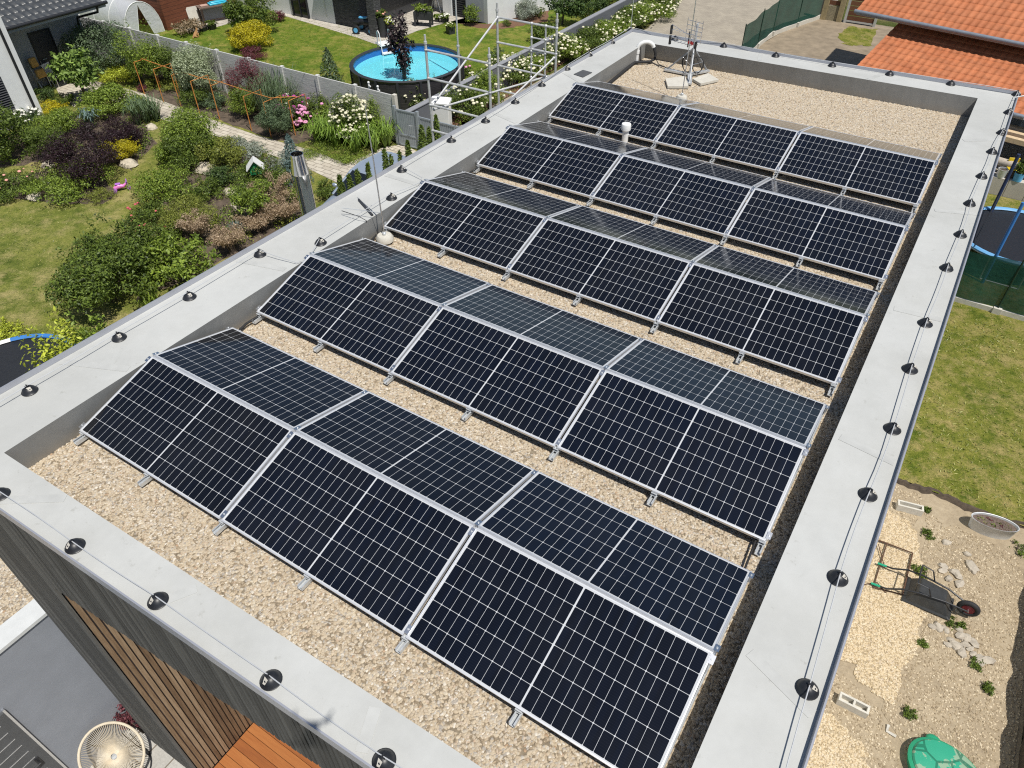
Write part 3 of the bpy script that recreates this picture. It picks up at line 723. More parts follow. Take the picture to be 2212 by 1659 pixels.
# aerial on a tripod with ballast slabs
A0 = gp(c4(420, 690), .05); A0[2] = 0; A0[:2] = gp(c4(430, 655), .0)[:2]
t = thing('tv_aerial', 'rooftop TV aerial on a steel tripod with two pale ballast slabs and cable coils', 'aerial', A0)
zt = hz(A0, c4(0, 205)[1])
m = MB(); m.tube([A0 + [0, 0, .02], A0 + [0, 0, zt]], .026, 12); m.build('mast', M_['galv'], t)
feet = [np.array([*gp(c4(425, 735), 0)[:2], .03]), np.array([*gp(c4(225, 615), 0)[:2], .03]), np.array([*gp(c4(580, 625), 0)[:2], .03])]
for k, fp in enumerate(feet):
    m = MB(); m.tube([fp, A0 + [0, 0, zt*.55]], .016, 8); m.build('leg', M_['dgalv'], t)
m = MB()
for k, fp in enumerate(feet):
    d = fp - A0; d[2] = 0; L = np.linalg.norm(d); a = math.atan2(d[1], d[0])
    m.cbox((A0[0]+d[0]/2, A0[1]+d[1]/2, .03+.0025*k), (L+.06, .09, .035), R=Matrix.Rotation(a, 3, 'Z'))
m.build('base_frame', M_['galv'], t, smooth=False)
for poly in ([c4(220, 678), c4(240, 745), c4(420, 745), c4(390, 655)], [c4(455, 680), c4(525, 722), c4(680, 686), c4(590, 630)]):
    m = MB(); m.prism([gp(q, .05)[:2] for q in poly], .005, .05); m.build('ballast_slab', M_['slab'], t, smooth=False)
def offs(dx, dy, z): return np.array([A0[0]+dx, A0[1]+dy, z])
za = zt - .38; bx = np.array([-1.0, .28, 0]); bx /= np.linalg.norm(bx); by = np.array([-bx[1], bx[0], 0]); up = np.array([0, 0, 1.])
m = MB(); s0 = offs(0, 0, za)
m.tube([s0 - bx*.08, s0 + bx*.62], .010, 6); m.tube([s0 + bx*.05 + up*.10, s0 + bx*.62 + up*.24], .006, 6); m.tube([s0 + bx*.05 - up*.05, s0 + bx*.62 - up*.06], .006, 6)
for k in range(6):
    q = s0 + bx*(.1+.09*k)
    for zz in (.16, .03, -.05): m.tube([q - by*.07 + up*zz, q + by*.07 + up*zz], .005, 5)
m.build('yagi_boom', M_['alu'], t)
m = MB()
for zz in (.14, -.06): m.cbox(s0 + bx*.62 + up*zz, (.03, .05, .17), R=Matrix.Rotation(math.atan2(bx[1], bx[0]), 3, 'Z'))
m.tube([s0+bx*.16+up*.2, s0+bx*.16-up*.1], .014, 6); m.tube([offs(0, 0, za+.05)-bx*.03, offs(0, 0, za-.15)-bx*.02], .028, 8); m.build('director_end', M_['black'], t)
m = MB(); m.cbox(s0 + bx*.085, (.13, .05, .05), R=Matrix.Rotation(math.atan2(bx[1], bx[0]), 3, 'Z')); m.build('amplifier', plain('red_plastic', (.55, .03, .03), .4), t, smooth=False)
m = MB(); g0 = offs(0, -.0, za+.12)                    # grid reflector behind the mast
for k in range(5):
    zz = -.02 + .085*k; m.tube([g0 + bx*.17 + up*zz + by*.10, g0 - bx*.20 + up*zz + by*.10], .005, 5)
for q in (.17, -.02, -.20): m.tube([g0 + bx*q - up*.06 + by*.105, g0 + bx*q + up*.36 + by*.105], .007, 5)
for sg in (-1, 1): m.tube([offs(0, 0, za-.42)+bx*.02, offs(0, 0, za-.30)+bx*.24*sg+by*.02], .006, 5)
m.build('reflector_grid', M_['alu'], t)
m = MB()
for sg in (-1, 1): m.tube([offs(0, 0, za-.45)+bx*.22*sg-by*.06, offs(0, 0, za-.22)+bx*(.12*sg)+by*.04], .009, 6)
m.build('vhf_rod', M_['black'], t)
for k, (dx, dy) in enumerate(((-.095, .02), (.10, .06))):
    m = MB(); c0 = offs(dx, dy, .22)
    for lap in range(2):
        m.tube([c0 + np.array([.13*math.cos(a)*.95, .03*math.sin(a*2+lap) + .02*lap, .16*math.sin(a)]) for a in np.linspace(0, 2*PI, 21)[:-1]], .008, 6, close=True)
    m.build('cable_coil', M_['rubber'], t)

# stainless flue beside the left wall
fb = gp(c7(1255, 705), ZP+.02); fx = np.array([-1.19, fb[1]+.16, 0]); zt = hz(fx, c7(0, 222)[1])
t = thing('flue', 'shiny stainless steel flue pipe rising beside the left parapet', 'flue', (fx[0], fx[1], -3))
k = .115
m = MB(); m.lathe([(k, -5.5), (k, zt-.28), (k*1.02, zt-.275)], (fx[0], fx[1], 0), n=32); m.build('pipe', M_['steel'], t)
m = MB(); m.lathe([(k*1.06, zt-.285), (k*1.06, zt-.265), (k*.80, zt-.04), (k*.80, zt), (k*.72, zt), (k*.72, zt-.3)], (fx[0], fx[1], 0), n=32); m.build('cone_cap', M_['steel'], t)

# the photographing drone: out of the picture, its shadow falls on the front parapet
D0 = CAM - _M @ np.array([0, 0, -1.0])*.05 + np.array([0, 0, .10])
yaw = EUL[2]; t = thing('drone', 'small grey quadcopter hovering above the front parapet', 'drone', D0, yaw)
m = MB(); m.cbox((0, -.03, 0), (.095, .17, .06)); m.build('body', M_['anth'], t, world=False, bevel=.015)
for sx_, sy_ in ((-1, 1), (1, 1), (-1, -1), (1, -1)):
    e = (sx_*.115, sy_*.09 - .03, .03)
    m = MB(); m.tube([(sx_*.04, sy_*.07-.02, .005), e], [.009, .007], 8); m.tube([(e[0], e[1], .015), (e[0], e[1], .055)], .016, 10); m.build('arm', M_['anth'], t, world=False)
    m = MB(); a = rng.uniform(0, PI)
    m.cbox((e[0], e[1], .06), (.12, .012, .003), R=Matrix.Rotation(a, 3, 'Z')); m.build('propeller', M_['black'], t, world=False, smooth=False)
# ================================================================ ground surfaces
def grassmat(name, a, b, c, straw, sc_=1.0, seed=0):
    t = NT(name); v = t.pos()
    mp = t.n('ShaderNodeMapping'); t.L(v, mp.inputs['Vector']); mp.inputs['Location'].default_value = (seed, seed*.7, 0); v = mp.outputs[0]
    big = t.noise(v, .35*sc_, 5, .6); mid = t.noise(v, 2.4*sc_, 5, .7); fine = t.noise(v, 24, 4, .8); sw = t.noise(v, 1.15*sc_, 6, .68)
    k = t.m('ADD', t.m('MULTIPLY', big, .34), t.m('ADD', t.m('MULTIPLY', mid, .44), t.m('MULTIPLY', fine, .22)))
    col = t.ramp(k, [(.39, a), (.49, b), (.59, c)])
    col = t.mix(t.m('MULTIPLY', t.m('SUBTRACT', t.m('ADD', t.m('MULTIPLY', sw, .7), t.m('MULTIPLY', fine, .3)), .475, clamp=True), 6.5, clamp=True), col, straw)
    bl = t.noise(v, 55, 3, .75); wn = t.noise(v, 13, 3, .7)
    col = t.mix(.8, col, t.ramp(bl, [(.32, (.45, .47, .45)), (.5, (.98, .98, .98)), (.68, (1.5, 1.45, 1.35))]), 'MULTIPLY')
    col = t.mix(.45, col, t.ramp(wn, [(.35, (.55, .62, .5)), (.6, (1.12, 1.1, 1.08))]), 'MULTIPLY')
    t.base(col); t.set(.9, 0, .15); t.bump(t.m('ADD', fine, bl), .9, .03); return t.mat
M_['lawn_l'] = grassmat('lawn_left', (.075, .110, .016), (.175, .200, .040), (.275, .270, .070), (.40, .34, .145))
M_['lawn_n'] = grassmat('lawn_neighbour', (.066, .120, .012), (.115, .180, .018), (.180, .225, .028), (.30, .27, .07), 1.4, 5)
M_['lawn_r'] = grassmat('lawn_right', (.066, .105, .010), (.165, .185, .028), (.265, .250, .058), (.37, .30, .12), 1.9, 9)
M_['far'] = grassmat('field', (.045, .070, .014), (.085, .105, .022), (.13, .14, .03), (.20, .17, .08), .3, 2)
def pavemat(name, a, b, bw, bh, off=.5, rot=0, mortar=(.22, .19, .15), ms=.012):
    t = NT(name); v = t.pos()
    mp = t.n('ShaderNodeMapping'); t.L(v, mp.inputs['Vector']); mp.inputs['Rotation'].default_value = (0, 0, rot)
    br = t.n('ShaderNodeTexBrick'); t.L(mp.outputs[0], br.inputs['Vector']); br.inputs['Scale'].default_value = 1; br.offset = off
    br.inputs['Brick Width'].default_value = bw; br.inputs['Row Height'].default_value = bh; br.inputs['Mortar Size'].default_value = ms
    br.inputs['Color1'].default_value = (*a, 1); br.inputs['Color2'].default_value = (*b, 1); br.inputs['Mortar'].default_value = (*mortar, 1)
    n1 = t.noise(v, 1.1, 6, .65); n2 = t.noise(v, 30, 4, .7)
    c = t.mix(.8, br.outputs['Color'], t.ramp(n1, [(.3, (.78, .76, .74)), (.7, (1.08, 1.06, 1.02))]), 'MULTIPLY')
    c = t.mix(.5, c, t.ramp(n2, [(.3, (.7, .7, .7)), (.7, (1.15, 1.15, 1.15))]), 'MULTIPLY')
    t.base(c); t.set(.9); t.bump(n2, .3, .01); return t.mat
M_['path'] = pavemat('pale_pavers', (.50, .45, .37), (.62, .57, .48), .42, .21)
M_['terr'] = pavemat('terrace_pavers', (.50, .46, .40), (.58, .54, .48), .6, .4)
M_['drive'] = pavemat('driveway_blocks', (.36, .32, .26), (.43, .385, .31), .22, .11, mortar=(.27, .24, .19), ms=.006)
M_['bed'] = plain('planting_bed', (.105, .078, .055), .98, var=.45, scale=4, bump=.9)
M_['mulch'] = plain('bark_mulch', (.16, .085, .05), .98, var=.4, scale=18, bump=.9)
M_['earth'] = plain('bare_earth', (.27, .215, .15), .98, var=.22, scale=2.5, bump=.6)
def struct(name, poly, z, mat):
    m = MB(); m.sheet([p[:2] for p in poly], z); o = m.build(name, mat, smooth=False); o['kind'] = 'structure'; return o
def GP(f, L, z=ZG): return [gp(f(*q), z) for q in L]
I_ = lambda x, y: (x, y)
struct('ground', [(-260, -120), (260, -120), (260, 300), (-260, 300)], ZG-.03, M_['far'])
struct('lawn', [(-60, -14), (-.95, -14), (-.95, 17.85), (-60, 17.85)], ZG, M_['lawn_l'])
struct('neighbour_lawn', [(-60, 17.95), (-11.6, 17.95), (-11.4, 60), (-60, 60)], ZG, M_['lawn_n'])
# paved path from the house door to the gate
UP = [(118, 183), (135, 173), (160, 167), (182, 171), (212, 177), (300, 199), (435, 250), (553, 292), (636, 315), (690, 330), (748, 355), (830, 318), (872, 312)]
LO = [(905, 330), (860, 345), (790, 420), (722, 392), (640, 352), (533, 319), (475, 297), (390, 271), (347, 257), (280, 233), (215, 206), (188, 210), (160, 232), (150, 222), (128, 205)]
struct('garden_path', [gp(q) for q in UP + LO], ZG+.008, M_['path'])
struct('parking_pavement', [(-10.6, 7.4), (-1.05, 7.4), (-1.05, 17.5), (-10.9, 17.5), (-10.9, 14.4)], ZG+.004, M_['path'])
def blob(poly, k=6, j=.12):
    P = [np.array(p[:2]) for p in poly]; R = []
    for a, b in zip(P, P[1:] + P[:1]):
        for f in np.linspace(0, 1, k, endpoint=False): R.append(a + (b-a)*f + rng.normal(size=2)*j)
    return R
struct('flower_bed', blob(GP(c2, [(-150, 930), (60, 1045), (330, 1140), (500, 1200), (700, 1250), (820, 1210), (1000, 1160), (1000, 940), (500, 830), (-150, 620)]), 5, .06), ZG+.004, M_['bed'])
struct('flower_bed', blob(GP(c1, [(1190, 785), (1420, 885), (1740, 985), (1900, 1035), (2060, 1090), (2060, 700), (1700, 620), (1200, 640)]), 4, .04), ZG+.0042, M_['bed'])
struct('flower_bed', blob(GP(c1, [(0, 1440), (420, 1400), (560, 1430), (900, 1400), (1130, 1480), (1240, 1360), (1330, 1240), (1200, 1000), (800, 950), (560, 990), (300, 1080), (0, 1200)]), 4, .08), ZG+.0045, M_['bed'])
struct('flower_bed', blob(GP(c6, [(0, 245), (380, 268), (700, 285), (900, 290), (1000, 200), (900, 60), (400, 0), (0, 60)]), 4, .05), ZG+.005, M_['bed'])
struct('flower_bed', blob(GP(c7, [(-60, 100), (60, -40), (330, 60), (660, 200), (1000, 300), (1150, 560), (1180, 780), (820, 1000), (430, 1150), (100, 1330), (-300, 1500), (-280, 1150), (-100, 900), (-60, 500)]), 4, .08), ZG+.004, M_['bed'])
struct('flower_bed', blob(GP(c3, [(1800, 180), (2150, 0), (2000, 0), (1300, 380), (700, 700), (100, 1080), (300, 1080), (900, 720)]), 4, .08), ZG+.004, M_['mulch'])

# ================================================================ left: white house with a dark roofed side wing
hw = thing('white_house', 'tall white rendered house block with louvred window and black downpipe', 'house', (-28, 9, ZG))
m = MB(); m.box((-38, -2, ZG), (-25.95, 12.15, 1.5)); m.build('wall', M_['render_w'], hw, smooth=False)
a = onx(c1(0, 660), -25.9); a2 = onx(c1(30, 655), -25.9); b_ = onx(c1(170, 1010), -25.9)
wy1 = b_[1]; wz0 = b_[2]; wz1 = a2[2]; wy0 = wy1 - 1.9
fr = MB(); fr.box((-25.955, wy0, wz0), (-25.925, wy1, wz1)); f_ = fr.build('window', M_['anth'], hw, smooth=False)
m = MB(); z = wz0 + .05
while z < wz1 - .06:
    m.box((-.045, -.0, 0), (.045, wy1-wy0-.1, .008), R=Matrix.Rotation(.75, 3, 'Y'), o=(-25.88, wy0+.05, z)); z += .085
m.build('louvre', M_['anth'], f_, smooth=False)
p = onx(c1(365, 1015), -25.85); m = MB(); m.tube([(-25.86, p[1]-.12, ZG+.02), (-25.86, p[1]-.12, 1.4)], .055, 10); m.build('downpipe', M_['black'], hw)
hs = thing('side_wing', 'low grey house wing with dark tiled roof, black gutter and shaded door', 'house', (-32, 14.5, ZG))
m = MB(); m.box((-36, 12.2, ZG), (-29.3, 16.95, -3.4)); m.build('wall', M_['render_m'], hs, smooth=False)
def tile_roof(name, e0, ud, upd, width, length, slope, mat, parent, tw=.24, row=.34, amp=.022, seg=6):
    """corrugated stepped tiles: e0 eave corner, ud unit eave direction, upd unit level direction up the slope"""
    m = MB(); nc = int(width/tw)*seg; nr = int(length/row); V = []; F = []
    ud = np.array([*ud, 0.]); upd = np.array([*upd, slope]); n = np.cross(ud, upd); n /= np.linalg.norm(n)
    if n[2] < 0: n = -n
    for r in range(nr):
        for k, (d, lift) in enumerate(((r*row - .03, .040), (r*row, .040), ((r+1)*row, .006))):
            for c in range(nc+1):
                ph = 2*PI*c/seg; w_ = amp*(math.cos(ph) + .35*math.cos(2*ph))
                bowl = .020*math.cos(ph) if k < 2 else 0
                V.append(np.array(e0) + ud*(c*tw/seg) + upd*(d - (bowl if k < 2 else 0)) + n*(w_ + lift - (.03 if k == 0 else 0)))
        b = r*3*(nc+1)
        for k in range(2):
            for c in range(nc): F.append((b+k*(nc+1)+c, b+k*(nc+1)+c+1, b+(k+1)*(nc+1)+c+1, b+(k+1)*(nc+1)+c))
    m.add(np.array(V), F); o = m.build(name, mat, parent, ang=50)
    return o
t = NT('dark_roof_tiles'); v = t.pos(); t.base(t.ramp(t.noise(v, 6, 5), [(.3, (.040, .043, .047)), (.7, (.075, .080, .085))])); t.set(.38, 0, .5); M_['tile_dark'] = t.mat
tile_roof('roof', (-27.3, 11.7, -3.42), (0, 1), (-1, 0), 5.6, 7, .36, M_['tile_dark'], hs, tw=.30, row=.36)
m = MB(); m.add([(-27.35, 11.7, -3.50), (-27.35, 17.25, -3.50), (-34.3, 17.25, -.98), (-34.3, 11.7, -.98), (-27.35, 11.7, -3.62), (-27.35, 17.25, -3.62), (-34.3, 17.25, -1.1), (-34.3, 11.7, -1.1)], [(0, 1, 2, 3), (7, 6, 5, 4), (0, 4, 5, 1), (1, 5, 6, 2), (2, 6, 7, 3), (3, 7, 4, 0)])
m.build('eave_board', M_['render_m'], hs, smooth=False)
m = MB(); m.add([(-29.3, 16.9, -3.4), (-29.3, 16.95, -3.4), (-34, 16.95, -1.3), (-34, 16.9, -1.3), (-36, 16.95, -3.4), (-36, 16.9, -3.4)], [(0, 3, 5), (1, 4, 2)]); m.build('gable', M_['render_m'], hs, smooth=False)
m = MB(); m.tube([(-27.28, 11.6, -3.44), (-27.28, 17.3, -3.44)], .075, 10); m.build('gutter', M_['black'], hs)
m = MB(); m.tube([(-27.28, 16.8, -3.5), (-27.4, 16.8, -3.75), (-29.1, 16.75, -4.2), (-29.2, 16.75, -4.4), (-29.2, 16.75, ZG+.02)], .05, 10); m.build('downpipe', M_['black'], hs)
d0 = onx(c1(590, 670), -29.28); d1 = onx(c1(430, 690), -29.28)
dy0, dy1 = d1[1]-.05, d0[1]-.05
m = MB(); m.box((-29.32, dy0, ZG+.02), (-29.27, dy1, ZG+2.1)); dr = m.build('door', M_['anth'], hs, smooth=False)
m = MB(); m.box((-29.29, dy0-.08, ZG+.01), (-29.25, dy0-.002, ZG+2.18)); m.box((-29.29, dy1+.002, ZG+.01), (-29.25, dy1+.08, ZG+2.18)); m.box((-29.29, dy0-.001, ZG+2.102), (-29.25, dy1+.001, ZG+2.18)); m.build('door_frame', M_['black'], hs, smooth=False)
m = MB(); m.tube([(-29.22, dy0+.1, ZG+1.05), (-29.22, dy0+.28, ZG+1.05)], .014, 6); m.build('handle', M_['alu'], dr)
# white slatted chair and heap of cushions by the door
def chair(loc, rz, label, mat):
    t = thing('garden_chair', label, 'chair', loc, rz)
    m = MB()
    for k in range(5): m.box((-.22, -.21+.088*k, .42), (.22, -.21+.088*k+.07, .445))
    m.build('seat', mat, t, world=False, smooth=False)
    m = MB()
    for k in range(6): m.box((-.205+.075*k, .222+.02, .52), (-.205+.075*k+.045, .24+.02, .86))
    m.box((-.23, .224+.02, .862), (.23, .262+.02, .93)); m.build('backrest', mat, t, world=False, smooth=False)
    for sx_ in (-1, 1):
        m = MB(); m.tube([(sx_*.2, -.19, 0), (sx_*.2, -.19, .419)], .022, 6); m.build('leg', mat, t, world=False)
        m = MB(); m.tube([(sx_*.2, .21, 0), (sx_*.2, .22, .45), (sx_*.2, .275, .90)], .022, 6); m.build('leg', mat, t, world=False)
        m = MB(); m.box((sx_*.235-.02, -.2, .64), (sx_*.235+.02, .25, .665)); m.build('armrest', mat, t, world=False, smooth=False)
    return t
q = gp(c1(480, 735)); chair((q[0]+.15, q[1]+.05, ZG+.01), 1.9, 'white slatted garden chair on the paving beside the dark door', M_['white'])
q = gp(c1(390, 755)); t = thing('folded_lounger', 'folded grey tube lounger with ochre cushions leaning against the shaded wall', 'lounger', (q[0]+.1, q[1], ZG))
b = np.array([q[0]+.1, q[1], ZG])
m = MB()
for dy in (-.28, .28): m.tube([b+[0.25, dy, 0], b+[0, dy, .55], b+[-.15, dy, 1.05]], .02, 6); m.tube([b+[-.1, dy, 0], b+[.15, dy, .6]], .02, 6)
m.tube([b+[0, -.28, .55], b+[0, .28, .55]], .02, 6); m.build('frame', M_['alu'], t)
M_['ochre'] = plain('ochre_cloth', (.62, .36, .10), .85, var=.15)
m = MB(); m.cbox(b+[.05, 0, .64], (.12, .42, .36), R=Matrix.Rotation(-.3, 3, 'Y')); m.build('cushion', M_['ochre'], t, bevel=.05)
m = MB(); m.cbox(b+[-.08, -.05, 1.1], (.10, .34, .40), R=Matrix.Rotation(-.25, 3, 'Y')); m.build('cushion', M_['ochre'], t, bevel=.05)
q = gp(c1(780, 540)); t = thing('kettle_barbecue', 'black kettle barbecue standing half hidden behind the young magnolia', 'barbecue', (q[0]+.6, q[1]-.3, ZG))
b = np.array([q[0]+.6, q[1]-.3, ZG]); m = MB(); m.lathe([(.0, .62), (.2, .66), (.29, .82), (.30, .88), (.27, 1.0), (.12, 1.08), (0, 1.09)], b, n=20); m.build('bowl', M_['black'], t)
for k in range(3):
    m = MB(); m.tube([b + [.28*math.cos(k*2.1), .28*math.sin(k*2.1), 0], b + [.15*math.cos(k*2.1), .15*math.sin(k*2.1), .7]], .014, 6); m.build('leg', M_['alu'], t)

# ================================================================ concrete slab fence along the garden
t = NT('fence_concrete'); v = t.coord(); st = t.coord((1.2, 1, 9))
f = t.noise(st, 2.2, 6, .7); t.base(t.ramp(f, [(.3, (.46, .455, .435)), (.7, (.60, .595, .57))])); t.set(.92); t.bump(f, .5, .02); M_['fconc'] = t.mat
fx0 = [-11.80 - 1.945*k for k in range(12)]
fence = thing('concrete_fence', 'long grey fence of ribbed concrete panels between concrete posts beside the flower beds', 'fence', (-20, 18, ZG))
FT = -4.72
for k, x in enumerate(fx0):
    m = MB(); m.box((x-.07, 17.90, ZG), (x+.07, 18.06, FT+.05)); m.add([(x-.07, 17.90, FT+.051), (x+.07, 17.90, FT+.051), (x+.07, 18.06, FT+.051), (x-.07, 18.06, FT+.051), (x, 17.98, FT+.085)], [(0, 1, 4), (1, 2, 4), (2, 3, 4), (3, 0, 4)])
    m.build('post', M_['slab'] if k == 0 else M_['fconc'], fence, smooth=False)
    if k < len(fx0)-1:
        for r in range(4):
            m = MB(); z0 = ZG + .02 + r*.444; m.box((x-1.945+.072, 17.955, z0), (x-.072, 18.005, z0+.436)); m.build('panel', M_['fconc'], fence, smooth=False)

# steel gate and fence to the right of it
M_['gate'] = plain('grey_blue_steel', (.31, .345, .37), .5, .2, var=.08)
gt = thing('steel_gate', 'grey steel garden gate of vertical profiles beside the concrete fence end', 'gate', (-11.2, 17.78, ZG))
def sheetfence(t, x0, x1, y0, y1, zt):
    L = math.hypot(x1-x0, y1-y0); a = math.atan2(y1-y0, x1-x0); R = Matrix.Rotation(a, 3, 'Z'); o = (x0, y0, ZG)
    fr = MB(); h = zt - ZG
    for (u0, v0, u1, v1) in ((0, .05, .05, h), (L-.05, .05, L, h), (.0505, .05, L-.0505, .10), (.0505, h-.05, L-.0505, h), (.0505, .45, L-.0505, .50)): fr.box((u0, -.025, v0), (u1, .025, v1), R=R, o=o)
    fr.build('frame', M_['gate'], t, smooth=False)
    m = MB(); u_ = .055
    while u_ < L-.1:
        w_ = min(.085, L-.055-u_); m.box((u_, -.008, .10), (u_+w_-.02, .012, h-.052), R=R, o=o); m.box((u_+w_-.0195, .002, .10), (u_+w_-.0005, .01, h-.052), R=R, o=o); u_ += .085
    m.build('profile_sheet', M_['gate'], t, smooth=False)
sheetfence(gt, -11.60, -10.72, 17.75, 17.80, ZG+1.42)
m = MB(); m.tube([(-10.84, 17.70, ZG+.95), (-10.84, 17.66, ZG+.95), (-10.96, 17.66, ZG+.95)], .012, 6); m.build('handle', M_['galv'], gt)
gf = thing('steel_fence', 'low grey steel sheet fence running from the gate to the roof edge', 'fence', (-9.2, 17.9, ZG))
for x in (-11.70, -10.62):
    m = MB(); m.box((x-.05, 17.73, ZG), (x+.05, 17.83, ZG+1.5)); m.build('post', M_['gate'], gf, smooth=False)
for k in range(3): sheetfence(gf, -10.55+1.65*k, -10.55+1.65*k+1.62, 17.80+.02*k, 17.82+.02*k, ZG+1.32)
q = gp(c2(1990, 1050)); t = thing('utility_box', 'white utility cabinet behind the grey steel fence', 'cabinet', (q[0]+.3, q[1]-.5, ZG), .35)
m = MB(); m.box((-.36, -.22, 0), (.36, .22, 1.0)); m.build('body', M_['white'], t, world=False, bevel=.01)
m = MB(); m.add([(-.40, -.26, 1.005), (.40, -.26, 1.005), (.40, .26, 1.005), (-.40, .26, 1.005), (-.40, -.26, 1.05), (.40, -.26, 1.05), (.40, .26, 1.13), (-.40, .26, 1.13)], [(3, 2, 1, 0), (4, 5, 6, 7), (0, 1, 5, 4), (1, 2, 6, 5), (2, 3, 7, 6), (3, 0, 4, 7)]); m.build('lid', M_['white'], t, world=False, smooth=False)

# ================================================================ orange trellis
M_['orange'] = plain('orange_painted_tube', (.50, .20, .045), .6, var=.12)
tr = thing('trellis', 'long low trellis of orange tube hoops joined by a rail beside the path', 'trellis', (-20, 16.2, ZG))
FX = [gp(c1(*q)) for q in ((1250, 815), (1415, 880), (1570, 935), (1730, 990), (1900, 1030), (2175, 1130))] + [gp(c2(*q)) for q in ((500, 1185), (710, 1170))]
TH = 1.36
for b in FX:
    m = MB(); d = np.array([.03, .85, 0])
    m.tube([b, b+[0, 0, TH], b+d+[0, 0, TH], b+d], .019, 8); m.build('hoop', M_['orange'], tr)
m = MB(); m.tube([FX[0]+[-.1, .42, TH+.035]] + [b+[0, .42, TH+.035] for b in FX[1:]], .016, 8); m.build('top_rail', M_['orange'], tr)

# ================================================================ car on the paving
def car(cx, cy, rz):
    t = thing('parked_car', 'silver blue car parked nose towards us behind the left parapet', 'car', (cx, cy, ZG), rz)
    M_['paint'] = plain('silver_blue_paint', (.36, .42, .50), .22, .35, var=.03, scale=2)
    # cross sections along the car (local y forward), half width and height profile
    S = [(-2.15, .62, .45, .62), (-2.05, .80, .32, .86), (-1.5, .86, .24, .98), (-.6, .88, .22, .98), (.6, .88, .22, .96), (1.2, .87, .24, .92), (1.75, .82, .28, .80), (2.1, .62, .36, .62)]
    m = MB(); V = []; n = 12
    for (y, hw, z0, z1) in S:
        for k in range(n):
            a = 2*PI*k/n + PI/n; ca, sa = math.cos(a), math.sin(a); e = .45
            V.append((hw*math.copysign(abs(ca)**e, ca), y, (z0+z1)/2 + (z1-z0)/2*math.copysign(abs(sa)**e, sa)))
    F = [(i*n+k, i*n+(k+1) % n, (i+1)*n+(k+1) % n, (i+1)*n+k) for i in range(len(S)-1) for k in range(n)] + [tuple(range(n)), tuple((len(S)-1)*n+k for k in reversed(range(n)))]
    m.add(V, [tuple(reversed(f)) for f in F]); m.build('body', M_['paint'], t, world=False, ang=50)
    g = [(-1.85, .72, .93), (-1.35, .62, 1.42), (-.2, .64, 1.47), (.25, .61, 1.41), (1.15, .70, .93)]
    m = MB(); V = []
    for (y, hw, z) in g: V += [(-hw, y, z), (-hw*.5, y-(.02 if y < 0 else -.06), z+.03), (hw*.5, y-(.02 if y < 0 else -.06), z+.03), (hw, y, z)]
    m.add(V, [(4+k, 5+k, 9+k, 8+k) for k in range(3)] + [(8+k, 9+k, 13+k, 12+k) for k in range(3)])
    m.build('roof_panel', M_['paint'], t, world=False, ang=60)
    m = MB(); b = [(-.80, -1.85, .90), (.80, -1.85, .90), (.80, 1.15, .90), (-.80, 1.15, .90)]
    m.add(V[0:8], [(k, 1+k, 5+k, 4+k) for k in range(3)]); m.build('rear_window', M_['glass'], t, world=False)
    m = MB(); m.add(V[12:20], [(k, 1+k, 5+k, 4+k) for k in range(3)]); m.build('windscreen', M_['glass'], t, world=False)
    for sg in (0, 3):
        m = MB(); x = -1 if sg == 0 else 1
        L = [V[4*i+sg] for i in range(5)]; low = [(x*.80, l[1], .92) for l in L]
        m.add(L + low, [(i, i+1, 6+i, 5+i) if sg else (5+i, 6+i, i+1, i) for i in range(4)]); m.build('side_window', M_['glass'], t, world=False)
        m = MB()
        for (i0, i1, r) in ((0, 1, .035), (1, 3, .03), (3, 4, .04)): m.tube([np.array(L[i0])*[1.005, 1, 1]] + [np.array(L[j])*[1.005, 1, 1] for j in range(i0+1, i1+1)], r, 6)
        m.build('pillar', M_['paint'], t, world=False)
        m = MB(); m.ball((x*.98, .75, 1.0), (.10, .07, .07)); m.build('mirror', M_['paint'], t, world=False)
        for y in (-1.35, 1.35):
            m = MB(); m.tube([(x*.70, y, .31), (x*.89, y, .31)], .31, 20); wl = m.build('wheel', M_['rubber'], t, world=False)
            m = MB(); m.tube([(x*.885, y, .31), (x*.895, y, .31)], .20, 16); m.build('rim', M_['alu'], wl, world=False)
    for x in (-.6, .6):
        m = MB(); m.ball((x, 2.0, .66), (.16, .09, .07)); m.build('headlight', M_['white'], t, world=False)
    m = MB(); m.box((-.3, 1.5, .925), (.3, 1.52, .93)); 
    return t
car(-9.0, 13.35, PI)

# ================================================================ scaffold tower beside the left wall
sf = thing('scaffold_tower', 'aluminium scaffold tower with ladder frame rising beside the left wall', 'scaffold', (-2.2, 10.4, ZG))
SX, SY, SZ = (-2.97, -1.47), (9.15, 11.70), 1.0
M_['scaf'] = plain('scaffold_tube', (.60, .60, .59), .5, .4, var=.15, scale=10)
for x in SX:
    for y in SY:
        m = MB(); m.tube([(x, y, ZG+.02), (x, y, SZ-.16)], .026, 10); m.tube([(x, y, SZ-.16), (x, y, SZ)], .021, 10); m.lathe([(.034, 0), (.034, .05)], (x, y, SZ-.17), n=10); m.build('standard', M_['scaf'], sf)
def ledger(pts, name='ledger', r=.023):
    m = MB(); m.tube(pts, r, 8)
    for p in (pts[0], pts[-1]): m.ball(p, .036)
    m.build(name, M_['scaf'], sf)
zs_near = [ony(c3(-10, 430), SY[0])[2], ony(c3(0, 672), SY[0])[2], ony(c3(10, 900), SY[0])[2], ony(c3(35, 1122), SY[0])[2]]
zs_far = [ony(c3(620, 150), SY[1])[2], ony(c3(612, 365), SY[1])[2], ony(c3(612, 565), SY[1])[2], ony(c3(620, 780), SY[1])[2]]
for z in zs_near + [-3.2, -5]: ledger([(SX[0], SY[0], z), (SX[1], SY[0], z)])
for z in zs_far + [-3.2, -5]: ledger([(SX[0], SY[1], z), (SX[1], SY[1], z)])
